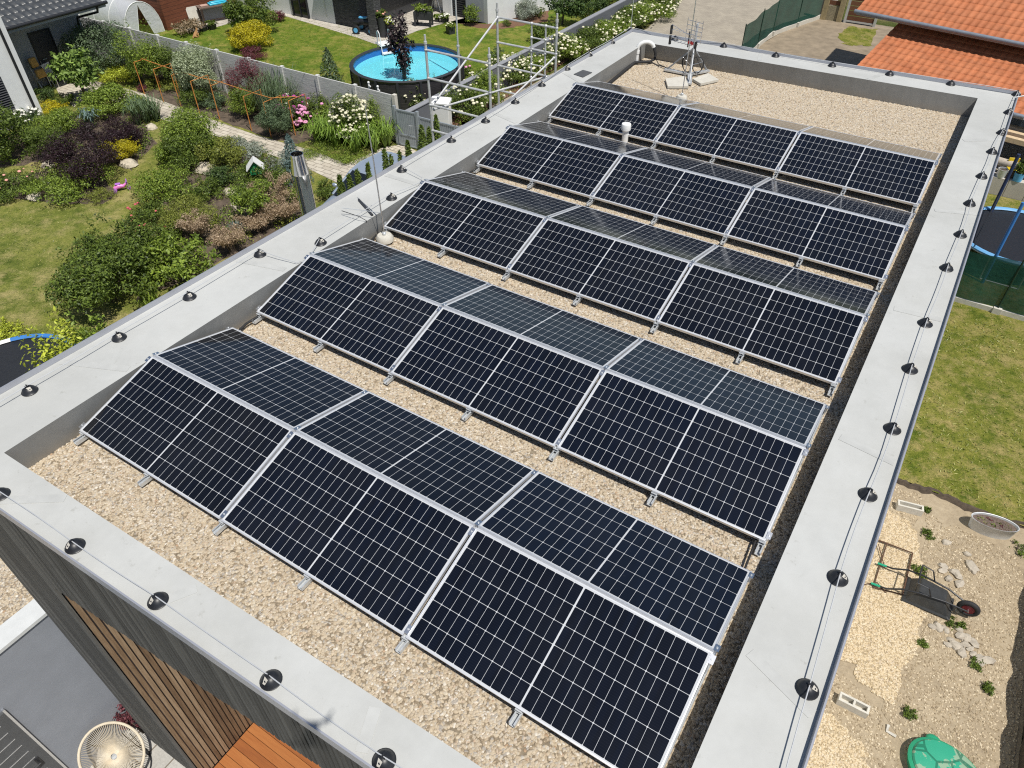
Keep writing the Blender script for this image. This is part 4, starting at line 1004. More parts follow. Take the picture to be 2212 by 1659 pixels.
l0 = ony(c3(908, 200), SY[1])[0]; l1 = ony(c3(1030, 215), SY[1])[0]
for x in (l0, l1): ledger([(x, SY[1], zs_far[0]), (x, SY[1], -3.2)], 'ladder_stile', .02)
for k in range(9): ledger([(l0, SY[1], zs_far[0]-.28*(k+1)), (l1, SY[1], zs_far[0]-.28*(k+1))], 'rung', .015)
ledger([(SX[0]+.03, SY[1]-.04, zs_far[0]), (SX[0]+.04, SY[0]+.04, zs_near[2])], 'diagonal_brace', .021)
ledger([(SX[1]-.03, SY[1]-.04, zs_far[0]-.6), (SX[1]-.6, SY[0]+.04, zs_near[3])], 'diagonal_brace', .021)
ledger([(SX[1]-.2, SY[1]-.05, zs_far[2]+.0), (SX[0]+.05, SY[0]+.05, zs_near[2]-.1)], 'diagonal_brace', .021)
pb = gp(c3(295, 860)); t = thing('flag_pole', 'tall thin grey pole standing behind the scaffold near the pool', 'pole', pb)
m = MB(); m.tube([pb, pb+[0, 0, 2.2], pb+[0, 0, 2.21], pb+[0, 0, 6.5]], [.055, .05, .035, .028], 10); m.build('pole', M_['galv'], t)
m = MB(); m.lathe([(.065, 0), (.065, .08)], pb+[0, 0, 2.15], n=10); m.build('collar', M_['galv'], t)

# ================================================================ small things in the left garden
q = gp(c2(355, 1420), -5.55); q[2] = -5.55
t = thing('birdhouse', 'green and white birdhouse on a post among the shrubs', 'birdhouse', (q[0], q[1], ZG), .85); t.scale = (1.12, 1.12, 1.08)
M_['green_p'] = plain('green_paint', (.015, .22, .085), .5, var=.08)
m = MB(); m.tube([(0, 0, 0), (0, 0, .60)], .03, 8); m.build('post', M_['dwood'], t, world=False)
m = MB(); m.add([(-.17, -.13, .6), (.17, -.13, .6), (.17, .13, .6), (-.17, .13, .6), (-.17, -.13, .80), (.17, -.13, .80), (.17, .13, .80), (-.17, .13, .80), (0, -.13, 1.02), (0, .13, 1.02)],
  [(3, 2, 1, 0), (1, 2, 6, 5), (3, 0, 4, 7), (0, 1, 5, 8, 4), (2, 3, 7, 9, 6)]); m.build('box', M_['green_p'], t, world=False, smooth=False)
m = MB()
for sg in (-1, 1): m.add([(0, -.2, 1.05), (0, .2, 1.05), (sg*.25, .2, .76), (sg*.25, -.2, .76), (0, -.2, 1.08), (0, .2, 1.08), (sg*.27, .2, .78), (sg*.27, -.2, .78)], [(0, 1, 2, 3), (7, 6, 5, 4), (0, 3, 7, 4), (1, 5, 6, 2), (3, 2, 6, 7)])
m.build('roof', M_['white'], t, world=False, smooth=False)
m = MB(); m.tube([(0, -.132, .78), (0, -.14, .78)], .04, 12); m.build('entrance_hole', M_['black'], t, world=False)
q = gp(c6(1040, 190)); t = thing('toy_scooter', 'small pink and lilac ride-on toy lying on the lawn by the dark shrub', 'toy', (q[0]-.1, q[1]+.15, ZG), .9); t.scale = (.62, .62, .62)
M_['pinkp'] = plain('pink_plastic', (.72, .22, .55), .35, var=.1); M_['lilac'] = plain('lilac_plastic', (.45, .16, .62), .35, var=.1)
m = MB(); m.tube([(-.35, 0, .16), (-.1, 0, .26), (.15, 0, .24), (.36, 0, .38)], [.10, .15, .09, .06], 10); m.build('body', M_['pinkp'], t, world=False)
m = MB(); m.tube([(.34, -.22, .52), (.36, 0, .46), (.34, .22, .52)], .028, 8); m.tube([(.36, 0, .2), (.36, 0, .48)], .035, 8); m.build('handlebar', M_['lilac'], t, world=False)
for (x, y) in ((-.32, -.16), (-.32, .16), (.38, 0)):
    m = MB(); m.tube([(x, y-.04, .1), (x, y+.04, .1)], .1, 14); m.build('wheel', M_['lilac'], t, world=False)
m = MB(); m.cbox((-.12, 0, .40), (.28, .2, .06)); m.build('seat', M_['lilac'], t, world=False, bevel=.02)
for k, (f, x, y, s_, ph) in enumerate([(c6, 305, 235, .32, 'pale boulder at the lawn edge under the long green hedge'), (c6, 1995, 195, .3, 'flat pale stone between the shrubs below the path'), (c1, 1310, 1110, .28, 'pale stone beside the dark red barberry'), (c1, 1120, 1430, .38, 'pale stone in front of the yellow barberry'), (c1, 1780, 1480, .45, 'flat pale stone slab in the shrub bed'),
      (c7, 340, 380, .40, 'pale stone slab left of the birdhouse'), (c7, 600, 690, .35, 'pale stone beside the tamarisk'), (c1, 420, 1440, .3, 'pale stone behind the long green hedge'), (c7, 520, 560, .25, 'small pale stone among the currant bushes')]):
    q = gp(f(x, y)); t = MB(); n0 = t.n
    t.ball((0, 0, 0), (s_, s_*.75, s_*.5), 9, 6); V = np.concatenate(t.v); V *= 1 + rng.normal(size=(len(V), 1))*.10; t.v = [V + np.array([q[0], q[1], ZG + s_*.12])]
    props(t.build('garden_stone', M_['rock'], ang=25), ph, 'stone')
# left trampoline, mostly hidden by the roof edge
def trampoline(c, r, label, padm, h, poles=(), white=True):
    t = thing('trampoline', label, 'trampoline', (c[0], c[1], ZG)); z = ZG + h
    m = MB(); N = 48
    V = [(c[0]+r*.93*math.cos(2*PI*k/N), c[1]+r*.93*math.sin(2*PI*k/N), z-.02 - 0) for k in range(N)] + [(c[0], c[1], z-.06)]
    m.add(V, [(k, (k+1) % N, N) for k in range(N)]); m.build('jump_mat', M_['black'], t)
    segs = 12
    for k in range(segs):
        mb = MB(); A = np.linspace(2*PI*k/segs, 2*PI*(k+1)/segs, 5)
        V = []
        for a in A:
            for rr_, zz in ((r*.91, z+.0), (r*.925, z+.03), (r*.97, z+.045), (r*1.0, z+.01), (r*1.0, z-.03)): V.append((c[0]+rr_*math.cos(a), c[1]+rr_*math.sin(a), zz))
        mb.add(V, [(i*5+j, (i+1)*5+j, (i+1)*5+j+1, i*5+j+1) for i in range(4) for j in range(4)])
        mb.build('edge_pad', M_['white'] if (white and k % 4 == 1) else padm, t)
    m = MB(); m.tube([(c[0]+r*math.cos(a)*.985, c[1]+r*math.sin(a)*.985, z-.05) for a in np.linspace(0, 2*PI, 37)[:-1]], .022, 6, close=True); m.build('frame_ring', M_['galv'], t)
    for k in range(3):
        a = 2*PI*k/3 + .5; m = MB()
        for da in (-.3, .3): m.tube([(c[0]+r*.97*math.cos(a+da), c[1]+r*.97*math.sin(a+da), z-.05), (c[0]+r*.97*math.cos(a+da), c[1]+r*.97*math.sin(a+da), ZG+.02)], .022, 6)
        m.tube([(c[0]+r*.97*math.cos(a-.3), c[1]+r*.97*math.sin(a-.3), ZG+.03), (c[0]+r*.97*math.cos(a+.3), c[1]+r*.97*math.sin(a+.3), ZG+.03)], .022, 6); m.build('leg', M_['galv'], t)
    for (px, py, zt, mt, rr_) in poles:
        m = MB(); m.tube([(px, py, ZG+.02), (px, py, zt)], rr_, 10); m.build('net_pole', mt, t)
    return t
M_['bluepad'] = plain('blue_pvc', (.05, .20, .52), .4, var=.08)
trampoline((-10.30, 1.86), 1.55, 'round trampoline with blue and white edge pad on the lawn behind the left parapet', M_['bluepad'], .72)
# ================================================================ plants of the left garden (positions surveyed from the photo)
P = lambda *a, **k: plant(*a, ymax=17.75, **k)
P((960, 640), c1, 430, 235, 'greygreen', 'big grey green willowy bush against the grey wing beside the concrete fence', leaf=.10, dens=.7)
P((1290, 660), c1, 330, 245, 'bright', 'tall fresh green bush right of the willowy bush at the fence', leaf=.09)
P((1510, 690), c1, 190, 390, 'green', 'slender green bush in front of the fence behind the trellis', leaf=.08)
P((900, 690), c1, 190, 530, 'green', 'low feathery green clump below the willowy bush', leaf=.07)
P((1085, 755), c1, 270, 590, 'lime', 'yellow green golden leaved bush at the left end of the trellis', leaf=.09)
P((1740, 760), c1, 330, 415, 'varieg', 'pale white variegated dogwood in front of the fence', leaf=.09, dens=.75)
P((2150, 790), c1, 270, 535, 'crimson', 'crimson barberry bush against the concrete fence', leaf=.06, dens=.8)
P((770, 925), c1, 300, 450, 'magnolia', 'young magnolia tree with big light leaves standing alone by the path', 'tree', name='young_tree', style='tree', leaf=.19, dens=.75)
P((1700, 960), c1, 230, 780, 'green', 'green currant bush inside the trellis, under its fourth hoop', leaf=.06)
P((1530, 800), c1, 210, 700, 'olive', 'loose olive green bush inside the trellis, between the second and third hoops', leaf=.07)
P((1330, 790), c1, 150, 690, 'olive', 'sparse low bush inside the trellis at its first hoop', leaf=.06, dens=.35)
P((1860, 960), c1, 200, 820, 'greygreen', 'grey green bush inside the trellis, under its fifth hoop', leaf=.06)
P((1240, 800), c1, 70, 735, 'crimson', 'tiny crimson plant at the left trellis foot', leaf=.05)
P((1650, 730), c1, 130, 640, 'green', 'short dark green plant in front of the variegated dogwood', leaf=.06)
P((1010, 1045), c1, 400, 780, 'bright', 'large rounded light green mound of fine foliage beside the path', leaf=.10, dens=.8)
P((1280, 1090), c1, 250, 880, 'greygreen', 'weeping grass like plant drooping over the path edge', 'plant', name='ornamental_grass', style='blades', leaf=.09)
P((480, 1000), c1, 180, 885, 'yellow', 'small golden bush at the corner of the white house', leaf=.06)
P((470, 1160), c1, 230, 1000, 'bright', 'light green bush under the golden bush at the white house', leaf=.08)
P((560, 930), c1, 160, 830, 'green', 'low green bush between golden bush and paving', leaf=.07)
P((430, 880), c1, 150, 770, 'dark', 'dark shaded bush at the wall below the folded lounger', leaf=.07)
P((285, 1120), c1, 190, 950, 'dark', 'dark peony bush with a dome of large white blossoms before the white wall', leaf=.08, flowers=[('white', 40, .09, .62)])
P((120, 1440), c1, 380, 930, 'green', 'big dark green bush in front of the louvred window', leaf=.11, dens=.75)
P((830, 1100), c1, 130, 960, 'spruce', 'spiky blue green yucca beside the light green mound', 'plant', name='yucca', style='blades', leaf=.13)
P((580, 1180), c1, 280, 970, 'bright', 'fresh green bush behind the dark purple bush', leaf=.08)
P((470, 1420), c1, 300, 1110, 'green', 'dull green bush between the big dark bush and the purple bush', leaf=.07)
P((330, 1300), c1, 170, 1120, 'bright', 'feathery green clump behind the big dark bush', 'plant', name='ornamental_grass', style='blades', leaf=.05)
P((830, 1640), c1, 560, 1190, 'purple', 'large blackish purple smoke bush at the lawn edge', leaf=.08, dens=.85)
P((1150, 1330), c1, 330, 1030, 'purple', 'rounded dark red barberry behind the yellow one', leaf=.06, dens=.85)
P((790, 1230), c1, 190, 1070, 'blackleaf', 'brownish purple bush between the two dark bushes', leaf=.07)
P((1110, 1430), c1, 270, 1215, 'yellow', 'bright yellow barberry in front of the dark red one', leaf=.05, dens=.8)
P((650, 275), c6, 560, 10, 'bright', 'long low green peony hedge at the lawn edge, its right part', leaf=.09)
P((170, 265), c6, 340, 40, 'green', 'low green peony hedge at the lawn edge, its left part', leaf=.08, flowers=[('salmon', 9, .07, .7)])
P((880, 295), c6, 210, 190, 'olive', 'flat olive ground cover beside the pink toy', leaf=.05, dens=.5)
P((1730, 1420), c1, 470, 1000, 'bright', 'tall loose light green bush between lawn strip and path', leaf=.09)
P((1960, 1500), c1, 330, 1200, 'olive', 'olive green bush right of the tall loose one', leaf=.08)
P((1470, 310), c6, 450, 30, 'bright', 'broad green currant bush beside the lawn strip', leaf=.09)
P((1800, 290), c6, 260, 100, 'green', 'green currant bush right of the broad one', leaf=.08)
P((1930, 160), c6, 220, -20, 'dark', 'dark green bush in the middle of the shrub bed', leaf=.07)
P((1310, 490), c6, 290, 300, 'green', 'dark leaved peony with a few red blossoms near the lawn', leaf=.08, flowers=[('red', 9, .06, .55)])
P((1690, 590), c6, 430, 275, 'olive', 'yellowish green spirea in the middle of the shrub bed', leaf=.06, dens=.8)
P((1400, 705), c6, 340, 485, 'green', 'green peony with red blossoms below the spirea', leaf=.08, flowers=[('red', 6, .06, .5)])
P((1180, 1010), c6, 520, 455, 'green', 'tall dense green bush at the lawn edge', leaf=.11, dens=.75)
P((1060, 1290), c6, 740, 720, 'green', 'very large round green bush nearest the left parapet', leaf=.11, dens=.75)
P((1620, 1040), c6, 520, 640, 'bright', 'long leaved green bush next to the left parapet, under the tamarisk', leaf=.15, dens=.7)
P((1330, 1240), c6, 260, 1060, 'bright', 'soft green clump at the foot of the left parapet', 'plant', name='ornamental_grass', style='blades', leaf=.05)
P((220, 395), c7, 430, 60, 'green', 'tall green bush left of the birdhouse', leaf=.09)
P((60, 350), c7, 240, 140, 'bright', 'fresh green bush on the left flank of the tall bush', leaf=.09)
P((470, 520), c7, 200, 360, 'dark', 'low dark bush under the birdhouse', leaf=.07)
P((830, 600), c7, 420, 320, 'green', 'broad green bush below the birdhouse', leaf=.08)
P((790, 880), c7, 330, 480, 'bright', 'bright green bush between tamarisk and birdhouse bush', leaf=.09, dens=.8)
P((590, 920), c7, 190, 790, 'spruce', 'small blue green grass tuft in the shrub bed', 'plant', name='ornamental_grass', style='blades', leaf=.05)
P((1105, 500), c7, 250, 62, 'spruce', 'narrow blue spruce right behind the steel flue', 'tree', name='spruce', style='cone', leaf=.07)
P((690, 300), c7, 300, 170, 'silver', 'silver grey foliage along the path edge behind the birdhouse', leaf=.07)
P((980, 430), c7, 300, 250, 'silver', 'silver grey foliage left of the blue spruce', leaf=.07)
P((550, 200), c7, 200, 100, 'silver', 'silver grey clump at the path edge, farthest from the spruce', leaf=.06)
P((1350, 640), c7, 190, 480, 'green', 'green bush right of the steel flue', leaf=.08)
P((1140, 690), c7, 160, 500, 'bright', 'pale flowered green bush left of the steel flue', leaf=.07, flowers=[('cream', 8, .03, .4)])
P((280, 1060), c7, 260, 860, 'brown', 'brown faded tamarisk plumes, leftmost clump', name='tamarisk', style='plume', leaf=.055)
P((560, 1150), c7, 330, 960, 'brown', 'brown tamarisk plumes hanging to the parapet edge', name='tamarisk', style='plume', leaf=.055)
P((960, 800), c7, 330, 570, 'brown', 'brown tamarisk plumes highest of the clumps', name='tamarisk', style='plume', leaf=.055)
P((1050, 880), c7, 320, 690, 'brown', 'brown tamarisk plumes beside the steel flue', name='tamarisk', style='plume', leaf=.055)
P((790, 960), c7, 300, 800, 'brown', 'brown tamarisk plumes in the middle above the parapet', name='tamarisk', style='plume', leaf=.055)
P((540, 1010), c7, 150, 920, 'lime', 'small yellow green plant among the tamarisk', leaf=.06)
# bed between path and fence
P((285, 1060), c2, 260, 770, 'bright', 'bright currant bush inside the trellis, between its sixth and seventh hoops', leaf=.07)
P((520, 850), c2, 260, 690, 'greygreen', 'grey green lavender clump in front of the fence', 'plant', name='lavender', style='blades', leaf=.05)
P((580, 1230), c2, 280, 880, 'greygreen', 'grey green honeyberry bush at the right end of the trellis', leaf=.06)
P((690, 930), c2, 250, 820, 'green', 'green peony clump with white and magenta blossoms near the fence', leaf=.09, flowers=[('magenta', 40, .09, .4), ('white', 8, .09, .7)])
P((815, 1130), c2, 190, 930, 'green', 'leaning peony with a column of pink blossoms', leaf=.08, flowers=[('pink', 60, .11, .1)])
P((690, 1110), c2, 160, 960, 'greygreen', 'peony with a few pale pink blossoms behind the trellis end', leaf=.08, flowers=[('pink', 16, .10, .4)])
P((920, 1010), c2, 160, 835, 'green', 'rounded green bush close to the fence', leaf=.08)
P((1010, 1060), c2, 190, 900, 'bright', 'light green perennial between round bush and white bush', leaf=.08, flowers=[('pink', 4, .08, .5)])
P((1210, 1130), c2, 310, 855, 'green', 'cream white flowering snowball bush before the fence', leaf=.07, flowers=[('cream', 260, .085, .1)])
P((1385, 1090), c2, 120, 880, 'bright', 'upright fresh green column beside the fence end', leaf=.07)
P((1020, 1290), c2, 300, 1060, 'blade', 'day lily leaves fountaining beside the path, left clump', 'plant', name='day_lily', style='blades', leaf=.10)
P((1200, 1350), c2, 330, 1090, 'blade', 'day lily leaves fountaining beside the path, middle clump', 'plant', name='day_lily', style='blades', leaf=.10)
P((1400, 1300), c2, 320, 1080, 'blade', 'day lily leaves fountaining by the gate, right clump', 'plant', name='day_lily', style='blades', leaf=.10)
P((950, 1370), c2, 380, 1250, 'bright', 'flat green ground cover edging the path below the day lilies', leaf=.05, dens=.5)
P((1180, 1420), c2, 330, 1330, 'bright', 'flat green ground cover between day lilies and car', leaf=.05, dens=.5)
for k, (x, yb, w_, yt, ph) in enumerate([(1795, 1330, 130, 1090, 'in front of the steel fence, tallest'), (1860, 1300, 100, 1110, 'touching the front scaffold pole'), (1675, 1350, 100, 1225, 'in front of the steel gate'), (1920, 1210, 90, 1000, 'under the lower scaffold bars'), (1475, 1460, 90, 1300, 'behind the car boot, left one'), (1530, 1470, 70, 1345, 'behind the car boot, right one'), (1330, 1590, 90, 1420, 'beside the car roof'), (1240, 1640, 95, 1475, 'before the car windscreen, right one'), (1170, 1680, 95, 1515, 'before the car windscreen, middle one'), (1085, 1700, 115, 1520, 'before the car windscreen, left one'), (1605, 1410, 60, 1310, 'on the paving, smallest')]):
    b = onx(c2(x, yt), -7.75); h_ = b[2] - ZG; w_ = w_*.25/FPX*np.linalg.norm(b-CAM)*1.7; b[2] = ZG
    plant_at(b, w_, h_, 'thuja', 'small pointed thuja %s' % ph, 'tree', name='thuja', style='cone', leaf=.075, dens=1.0, group='young thujas along the left parapet')
# ================================================================ plants of the neighbour plot
P = plant
P((370, 340), c2, 330, -60, 'green', 'tall broad green laurel on the neighbour lawn', leaf=.14, dens=.8)
P((345, 470), c2, 310, 225, 'yellow', 'bright yellow bush on the neighbour lawn behind the fence', leaf=.08, dens=.8)
P((350, 540), c2, 190, 420, 'crimson', 'low wine red bush under the bright yellow bush', leaf=.06)
P((330, 280), c2, 170, 215, 'spruce', 'blue grey grass tuft between laurel and yellow bush', 'plant', name='ornamental_grass', style='blades', leaf=.07)
P((1025, 730), c2, 190, 420, 'greygreen', 'narrow weeping conifer on the neighbour lawn left of the pool', 'tree', name='weeping_conifer', style='cone', leaf=.12)
P((1668, 900), c2, 195, 140, 'blackleaf', 'slim black leaved plum tree in front of the pool', 'tree', name='plum_tree', style='tree', leaf=.13, dens=.62)
P((560, 200), c2, 120, 100, 'crimson', 'small reddish bush at the terrace corner right of the laurel', leaf=.07)
P((395, 235), c3, 125, 55, 'bright', 'round light green bush beside the dark louvred window', leaf=.09)
P((850, 190), c3, 210, 10, 'silver', 'loose grey white flowering bush against the white neighbour wall', leaf=.08, flowers=[('white', 14, .05, .4)])
P((960, 160), c3, 110, 70, 'green', 'small green bush right of the grey white flowering bush', leaf=.08)
P((690, 235), c3, 70, 180, 'green', 'small cushion plant on the mulch at the white neighbour wall', leaf=.06)
P((1170, 250), c3, 290, -40, 'dark', 'round crowned dark green tree beside the grey garden wall', 'tree', name='round_tree', style='tree', leaf=.16, dens=.8)
P((1400, 170), c3, 270, -60, 'dark', 'dark green hedge bush behind the grey garden wall, left one', leaf=.12)
P((1570, 100), c3, 230, -110, 'green', 'green hedge bush behind the grey garden wall, right one', leaf=.12)
P((1000, 390), c3, 200, 220, 'green', 'leafy green bush behind the scaffold ladder', leaf=.13)
P((620, 560), c3, 110, 420, 'greygreen', 'thin grey green bush on the lawn behind the scaffold', leaf=.08, dens=.4)
P((345, 680), c3, 90, 570, 'green', 'rose bush with one pink blossom right of the pool', leaf=.07, flowers=[('pink', 2, .09, .8)])
P((1570, 900), c2, 200, 720, 'bright', 'green bush with cream blossoms at the end of the concrete fence', leaf=.08, flowers=[('cream', 20, .06, .3)])
P((1740, 960), c2, 260, 720, 'green', 'cream flowering bush on the wall in front of the pool', leaf=.08, flowers=[('cream', 60, .07, .3)])
P((1930, 880), c2, 250, 670, 'green', 'cream flowering bush on the wall right of the pool', leaf=.08, flowers=[('cream', 40, .07, .3)])
for k, (x, yb, w_, yt, fl) in enumerate([(320, 1080, 300, 790, 50), (530, 960, 260, 690, 30), (470, 880, 220, 640, 26), (700, 760, 280, 530, 120), (780, 700, 220, 500, 90), (900, 680, 200, 500, 40), (1010, 600, 200, 440, 50), (1140, 560, 230, 330, 150), (1250, 500, 190, 370, 60), (1400, 440, 230, 260, 40), (1530, 370, 200, 215, 60), (1640, 310, 200, 175, 40), (1730, 260, 200, 110, 50), (1850, 230, 220, 60, 60), (1960, 180, 220, 5, 70), (2060, 120, 170, -30, 50)]):
    P((x, yb+20), c3, w_*1.3, yt-15, 'bright' if k % 3 else 'green', '%s white blossoming hedge bush along the grey garden wall, counted from the steel fence' % ORD[k] if k < 15 else 'last white blossoming hedge bush at the driveway corner', leaf=.085, flowers=[('cream', int(fl*.8), .085, .45)], group='white blossoming hedge along the garden wall')
# large trees beyond the picture, they close the horizon that the panels mirror
for k, (x, y, w_, h) in enumerate([(-24, 62, 9, 10), (-14, 66, 8, 9), (-5, 70, 10, 11), (5, 68, 8, 9), (14, 72, 10, 11), (24, 66, 9, 10), (34, 62, 9, 10), (-36, 58, 10, 11)]):
    plant_at((x, y, ZG), w_, h, ('dark', 'green')[k % 2], '%s broad leafy tree on the horizon beyond the houses, from the left' % ORD[k], 'tree', name='broadleaf_tree', style='tree', leaf=.45, dens=.5, group='trees on the horizon')

P = plant
P((110, 1470), c6, 240, 1350, 'lime', 'yellow green bush at the lawn side of the left trampoline', leaf=.08)
for k, (x, y, wd, ph) in enumerate([(560, 1475, 1.0, 'second from the near end'), (430, 1590, 1.1, 'nearest to us'), (690, 1430, .9, 'third from the near end'), (820, 1390, .8, 'farthest from us')]):
    b = onx(c6(x, y), -6.4); h_ = b[2]-ZG; b[2] = ZG
    plant_at(b, wd, h_, 'lime' if k < 2 else 'bright', 'yellow green bush along the left parapet before the trampoline, %s' % ph, 'shrub', leaf=.11)
P((760, 1500), c6, 150, 1400, 'bright', 'light green bush between the left trampoline and the very large round bush', leaf=.08)
ground_cover('bed_plants', GP(c7, [(-60, 100), (60, -40), (330, 60), (660, 200), (1000, 300), (1150, 560), (1180, 780), (820, 1000), (430, 1150), (100, 1330), (-200, 1420), (-200, 1150), (-60, 900), (-40, 500)]), ['green', 'bright', 'olive'], 330, .40, .08, 'low mixed green plants covering the shrub bed beside the house')
ground_cover('bed_plants', GP(c1, [(0, 1440), (420, 1400), (560, 1430), (900, 1400), (1130, 1480), (1240, 1360), (1330, 1240), (1200, 1000), (800, 950), (560, 990), (300, 1080), (0, 1200)]), ['green', 'bright'], 330, .40, .09, 'low green plants covering the island bed before the white house')
ground_cover('bed_plants', GP(c2, [(-150, 880), (330, 1080), (700, 1180), (1000, 1120), (1480, 1180), (1500, 1050), (1000, 880), (500, 770), (-150, 600)]), ['green', 'greygreen', 'bright'], 250, .38, .08, 'low green plants between trellis and concrete fence', .62)
ground_cover('bed_plants', GP(c1, [(560, 760), (880, 690), (1180, 760), (1500, 820), (1900, 900), (2212, 1000), (2212, 640), (1700, 600), (1200, 560), (740, 560)]), ['green', 'dark', 'bright'], 250, .42, .08, 'low green plants at the foot of the fence bushes', .6)
ground_cover('bed_plants', GP(c3, [(1800, 200), (2150, 20), (2050, -60), (1500, 260), (1100, 500), (700, 720), (100, 1100), (320, 1100), (900, 740)]), ['green', 'bright'], 330, .45, .09, 'low green plants under the white blossoming hedge')

def lawn_blades(name, x0, x1, y0, y1, n, pal, label, z=ZG, keep=None):
    Q = np.c_[rng.uniform(x0, x1, n), rng.uniform(y0, y1, n)]
    ph = np.sin(Q[:, 0]*1.7+np.cos(Q[:, 1]*.9)*2) + np.sin(Q[:, 1]*2.1+Q[:, 0]*.6) + np.sin(Q[:, 0]*5.1)*.5 + np.sin(Q[:, 1]*6.3+1)*.5
    Q = Q[rng.random(n) < .25 + .25*np.clip(ph+1, 0, 3)]
    if keep: Q = Q[keep(Q)]
    V, F = leaf_quads(np.c_[Q, np.full(len(Q), z)], rng.normal(size=(len(Q), 3))*[.5, .5, .2] + [0, 0, .8], .075, .24, droop=-.5)
    props(mesh_np(name, V, F, LEAF[pal], None), label, 'grass', kind='stuff')
noroof = lambda Q: Q[:, 0] < -2
lawn_blades('grass', -30, -3, .5, 14.3, 42000, 'turf', 'short patchy grass blades of the left garden lawn', keep=lambda Q: ~inpoly(Q, [gp(q) for q in UP + LO]))
lawn_blades('grass', -34, -12, 18.2, 28, 30000, 'turfn', 'short green grass blades of the neighbour lawn', keep=lambda Q: np.hypot(Q[:, 0]-(-14.85), Q[:, 1]-22.45) > 2.5)
lawn_blades('grass', 7.2, 14, 10.4, 17.7, 16000, 'turf', 'short patchy grass blades of the right lawn', z=ZG+.06)
# ================================================================ neighbour house, terrace, pool, shed
nh = thing('neighbour_house', 'white modern house with dark stone porch, pillar and large windows behind the pool', 'house', (-24, 30, ZG))
TOP = -2.6
m = MB(); m.box((-42, 28.0, ZG), (-24.35, 40, TOP)); m.build('wall', M_['render_w'], nh, smooth=False)
t = NT('dark_stone_cladding'); v = t.pos(); st = t.n('ShaderNodeMapping'); t.L(v, st.inputs['Vector']); st.inputs['Scale'].default_value = (3, 3, 16)
f = t.noise(st.outputs[0], 1.6, 5, .7); t.base(t.ramp(f, [(.3, (.022, .022, .024)), (.5, (.06, .06, .062)), (.75, (.15, .15, .15))])); t.set(.85); t.bump(f, 1, .05); M_['stone'] = t.mat
m = MB(); m.box((-24.34, 28.02, ZG), (-22.5, 28.6, TOP)); m.build('stone_wall', M_['stone'], nh, smooth=False)
m = MB(); m.box((-24.3, 33.2, ZG), (-17.3, 33.6, TOP)); m.box((-22.5, 28.61, ZG), (-22.3, 33.19, TOP)); m.build('porch_wall', M_['anth'], nh, smooth=False)
m = MB(); m.box((-21.35, 27.35, ZG), (-20.85, 27.85, TOP)); m.build('stone_pillar', M_['stone'], nh, smooth=False)
m = MB(); m.box((-24.34, 27.2, TOP-.02), (-20.75, 33.6, TOP+.25)); m.build('porch_roof', M_['render_w'], nh, smooth=False)
m = MB(); m.prism([(-24, 33.7), (-17.28, 32.3), (-14.9, 38.2), (-22, 41)], ZG, TOP); m.build('side_wall', M_['render_w'], nh, smooth=False)
x0 = ony(c2(1985, 60), 32.45)[0]; x1 = ony(c2(2060, 100), 32.45)[0]
m = MB(); m.box((x0, 32.42, ZG), (x1, 33.18, TOP)); m.build('white_pier', M_['render_w'], nh, smooth=False)
x2 = ony(c3(345, 150), 32.4)[0]
m = MB(); m.box((x1+.02, 32.55, ZG), (x2, 32.7, TOP)); lw = m.build('louvred_window', M_['anth'], nh, smooth=False)
m = MB(); z = ZG+.1
while z < TOP: m.box((x1+.05, 32.50, z), (x2-.05, 32.549, z+.05)); z += .11
m.build('louvre', M_['anth'], lw, smooth=False)
m = MB(); m.box((x2+.01, 32.36, ZG), (-17.29, 32.8, TOP)); m.build('shade_grey_side', M_['render_m'], nh, smooth=False)  # shaded side of the white wall, its shade put into the grey colour
wx0 = ony(c2(690, 60), 28)[0]; wx1 = ony(c2(828, 100), 28)[0]
m = MB(); m.box((wx0, 27.93, ZG+.02), (wx1, 27.998, TOP)); wn = m.build('glass_door', M_['glass'], nh, smooth=False)
m = MB()
for x in (wx0, (wx0+wx1)/2-.02, wx1-.06): m.box((x, 27.88, ZG+.02), (x+.06, 27.929, TOP))
m.build('frame', M_['black'], wn, smooth=False)
x = ony(c2(965, 100), 27.9)[0]; m = MB(); m.tube([(x, 27.95, ZG+.3), (x, 27.95, TOP)], .02, 6); m.build('rainwater_pipe', M_['galv'], nh)
struct('terrace_paving', [gp(c2(*q)) for q in [(300, 20), (520, 100), (560, 122), (900, 222), (1240, 325), (1400, 382), (1500, 378), (1620, 325), (1760, 268), (2000, 200), (2230, 190), (2230, 140), (2000, 100)]] + [np.array((-17.3, 32.4, ZG)), np.array((-17.3, 33.2, ZG)), np.array((-24.2, 33.2, ZG)), np.array((-24.3, 28, ZG)), np.array((-40, 28, ZG))], ZG+.006, M_['terr'])
struct('mulch_bed', blob(GP(c3, [(300, 205), (400, 235), (560, 250), (700, 245), (860, 215), (1040, 190), (1060, 90), (960, 60), (600, 215), (500, 205)]), 4, .06), ZG+.005, M_['mulch'])
